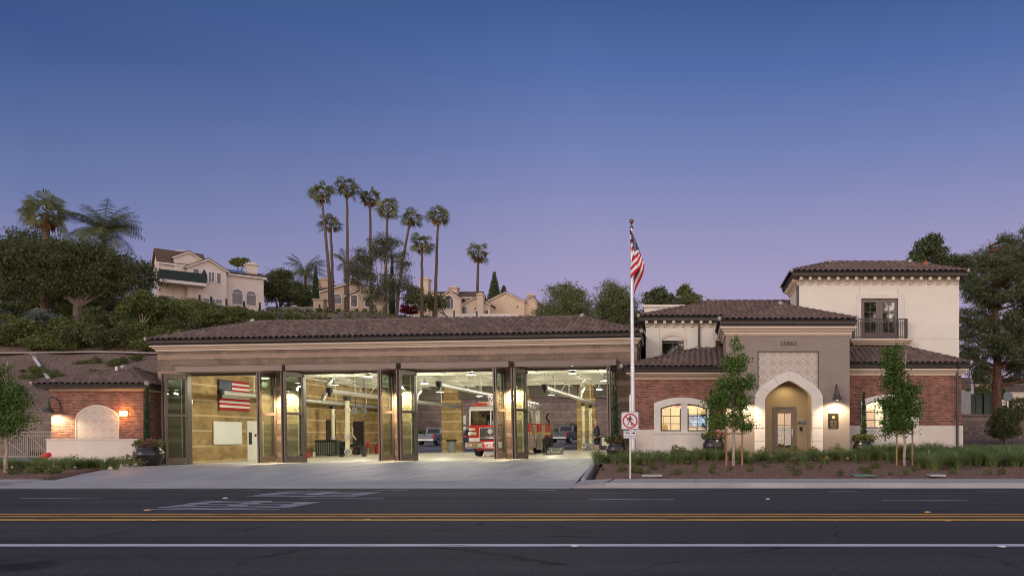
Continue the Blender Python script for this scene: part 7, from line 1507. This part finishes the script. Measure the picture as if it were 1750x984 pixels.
# garden walls and fence posts on the hilltop
gw = B(); 
for a, c_, D, y0, y1 in ((700, 760, 146, 546, 538), (758, 885, 150, 545, 536)): gw.box(WX(a, D), WX(c_, D), D, D + .3, WZ(y0 + 6, D), WZ(y1, D))
o = gw.build('garden_wall', m_trim, loc=None); tag(o, 'low white garden wall below the right hilltop houses', 'garden wall')
o = B().box(WX(455, 125), WX(560, 125), 125, 125.3, WZ(545, 125), WZ(524, 125)).build('garden_wall', M('grey_wall', (.20, .19, .18), .9, .1, 2)); tag(o, 'low grey garden wall right of the balcony house', 'garden wall')
pc = 0
for px, D, y in ((341, 108, 515), (361, 108, 518), (387, 109, 522), (417, 109, 526), (444, 110, 528), (473, 112, 530), (546, 122, 530), (595, 128, 534), (740, 138, 538), (776, 140, 539), (815, 142, 540)):
    x = WX(px, D); z1 = WZ(y, D) + .9; z0 = min(g(x, D), z1 - 1.5) - .2; o = B().box(-.10, .10, -.08, .08, 0, z1 - z0).build('fence_post', m_black, loc=(x, D, z0)); tag(o, 'thin black fence post along the hilltop edge', 'fence post', 'fence posts on the hilltop edge'); pc += 1
tag(B().box(-.8, .8, -.6, .6, 0, 2.6).box(-.95, .95, -.75, .75, 2.6, 2.8).build('gate_pier', m_h2, loc=(WX(547, 124), 124, WZ(542, 124))), 'tan stone gate pier at the foot of the leftmost palm', 'gate pier')
# ================================================================= far right: boxes, road sign, distant buildings
def simple(name, lab, cat, px, D, z=None): x = WX(px, D); return thing(name, lab, cat, (x, D, g(x, D) if z is None else z))
m_green = M('green_box', (.05, .075, .06), .5, .1, 3)
for px, w, h, l_ in ((1667, 1.0, 1.5, 'left dark green power box at the foot of the big pine'), (1693, .95, 1.6, 'right dark green power box at the foot of the big pine')):
    t = simple('power_box', l_, 'power box', px, 58); B().box(-w/2, w/2, 0, .8, 0, h).box(-w/2 - .05, w/2 + .05, -.05, .85, h, h + .08).build('cabinet', m_green, t); B().box(-.02, .02, -.015, 0, .1, h - .1).box(.1, .14, -.04, 0, h * .45, h * .55).build('door_seam', m_black, t)
t = simple('utility_cabinet', 'pale metal cabinet right of the office corner on the low wall', 'cabinet', 1647.5, 53); B().box(-.45, .45, 0, .6, 0, 1.6).build('cabinet_body', M('grey_cabinet', (.34, .33, .32), .6, .1, 3), t)
t = simple('road_sign', 'back of an octagonal road sign on a post at far right', 'road sign', 1722.5, 66); s_ = F0 / 66; zc = WZ(677, 66) - t.location.z; B().box(-.04, .04, 0, .06, 0, zc + .3).build('post', m_steel, t); B().prism([(.42 * math.cos(R(22.5 + 45 * k)), zc + .42 * math.sin(R(22.5 + 45 * k))) for k in range(8)], -.03, -.01).build('sign_plate', M('grey_sign_back', (.22, .22, .23), .6, .1, 3), t)
t = simple('white_post', 'thin white marker post beyond the low wall at right', 'post', 1661.5, 60); B().box(-.1, .1, -.05, .05, 0, 3.2).build('post_body', m_white, t)
m_far = M('far_wall', (.62, .52, .46), .9, .05, 1)
for px, D, w, y0, y1, l_ in ((1690, 150, 90, 690, 655, 'long low pale building glimpsed beyond the pines'), (1640, 130, 30, 690, 665, 'small pale building glimpsed right of the office corner'), (1760, 140, 50, 690, 668, 'pale building at the right edge beyond the pines')):
    t = simple('distant_building', l_, 'building', px, D, WZ(745, D)); z1 = WZ(y1, D) - t.location.z; h_ = w * D / F0; B().box(-h_, h_, 0, 8, 0, z1).build('wall', m_far, t); B().prismx([(-.6, z1), (8.6, z1), (4, z1 + 1.4)], -h_ - .5, h_ + .5).build('roof', m_hroof, t); b = B(); [b.box(x_, x_ + 1.3, -.05, 0, z1 * .68, z1 * .86) for x_ in np.arange(-h_ + 1, h_ - 2, 3)]; b.build('window', m_hglass, t)
t = simple('parked_van', 'white vehicle glimpsed beyond the office corner at right', 'car', 1652, 95); B().prism([(-2.3, .3), (2.3, .3), (2.3, 1.0), (1.5, 1.1), (.9, 1.7), (-2.1, 1.7), (-2.3, 1.1)], -.9, .9).build('body', m_white, t); B().box(-1.9, .8, -.92, -.9, 1.1, 1.55).build('window', m_hglass, t); B().cyl((-1.4, -.92, .35), (-1.4, .92, .35), .35).cyl((1.4, -.92, .35), (1.4, .92, .35), .35).build('wheels', m_black, t)
# drop stray template objects that kept no label
for px_, l_ in ((-8, 'tall loose tree across the road behind the viewpoint, middle'), (30, 'tall loose tree across the road behind the viewpoint, right')):
    t = thing('street_tree', l_, 'tree', (px_, -48, -.4)); t.scale = (1.7, 1.7, 1.8); B().cyl((0, 0, 0), (0, 0, 6), .35, .25).build('trunk', m_bark, t)
    leafcloud([(0, 0, 9, 4.5, 4, 3), (2.5, 0, 7.5, 3, 3, 2.4), (-3, 0, 8, 3, 3, 2.6), (0, 0, 12, 2.6, 2.6, 2)], 5000, .5, 60, m_leaf_mid, 'crown', t, shell=.3)
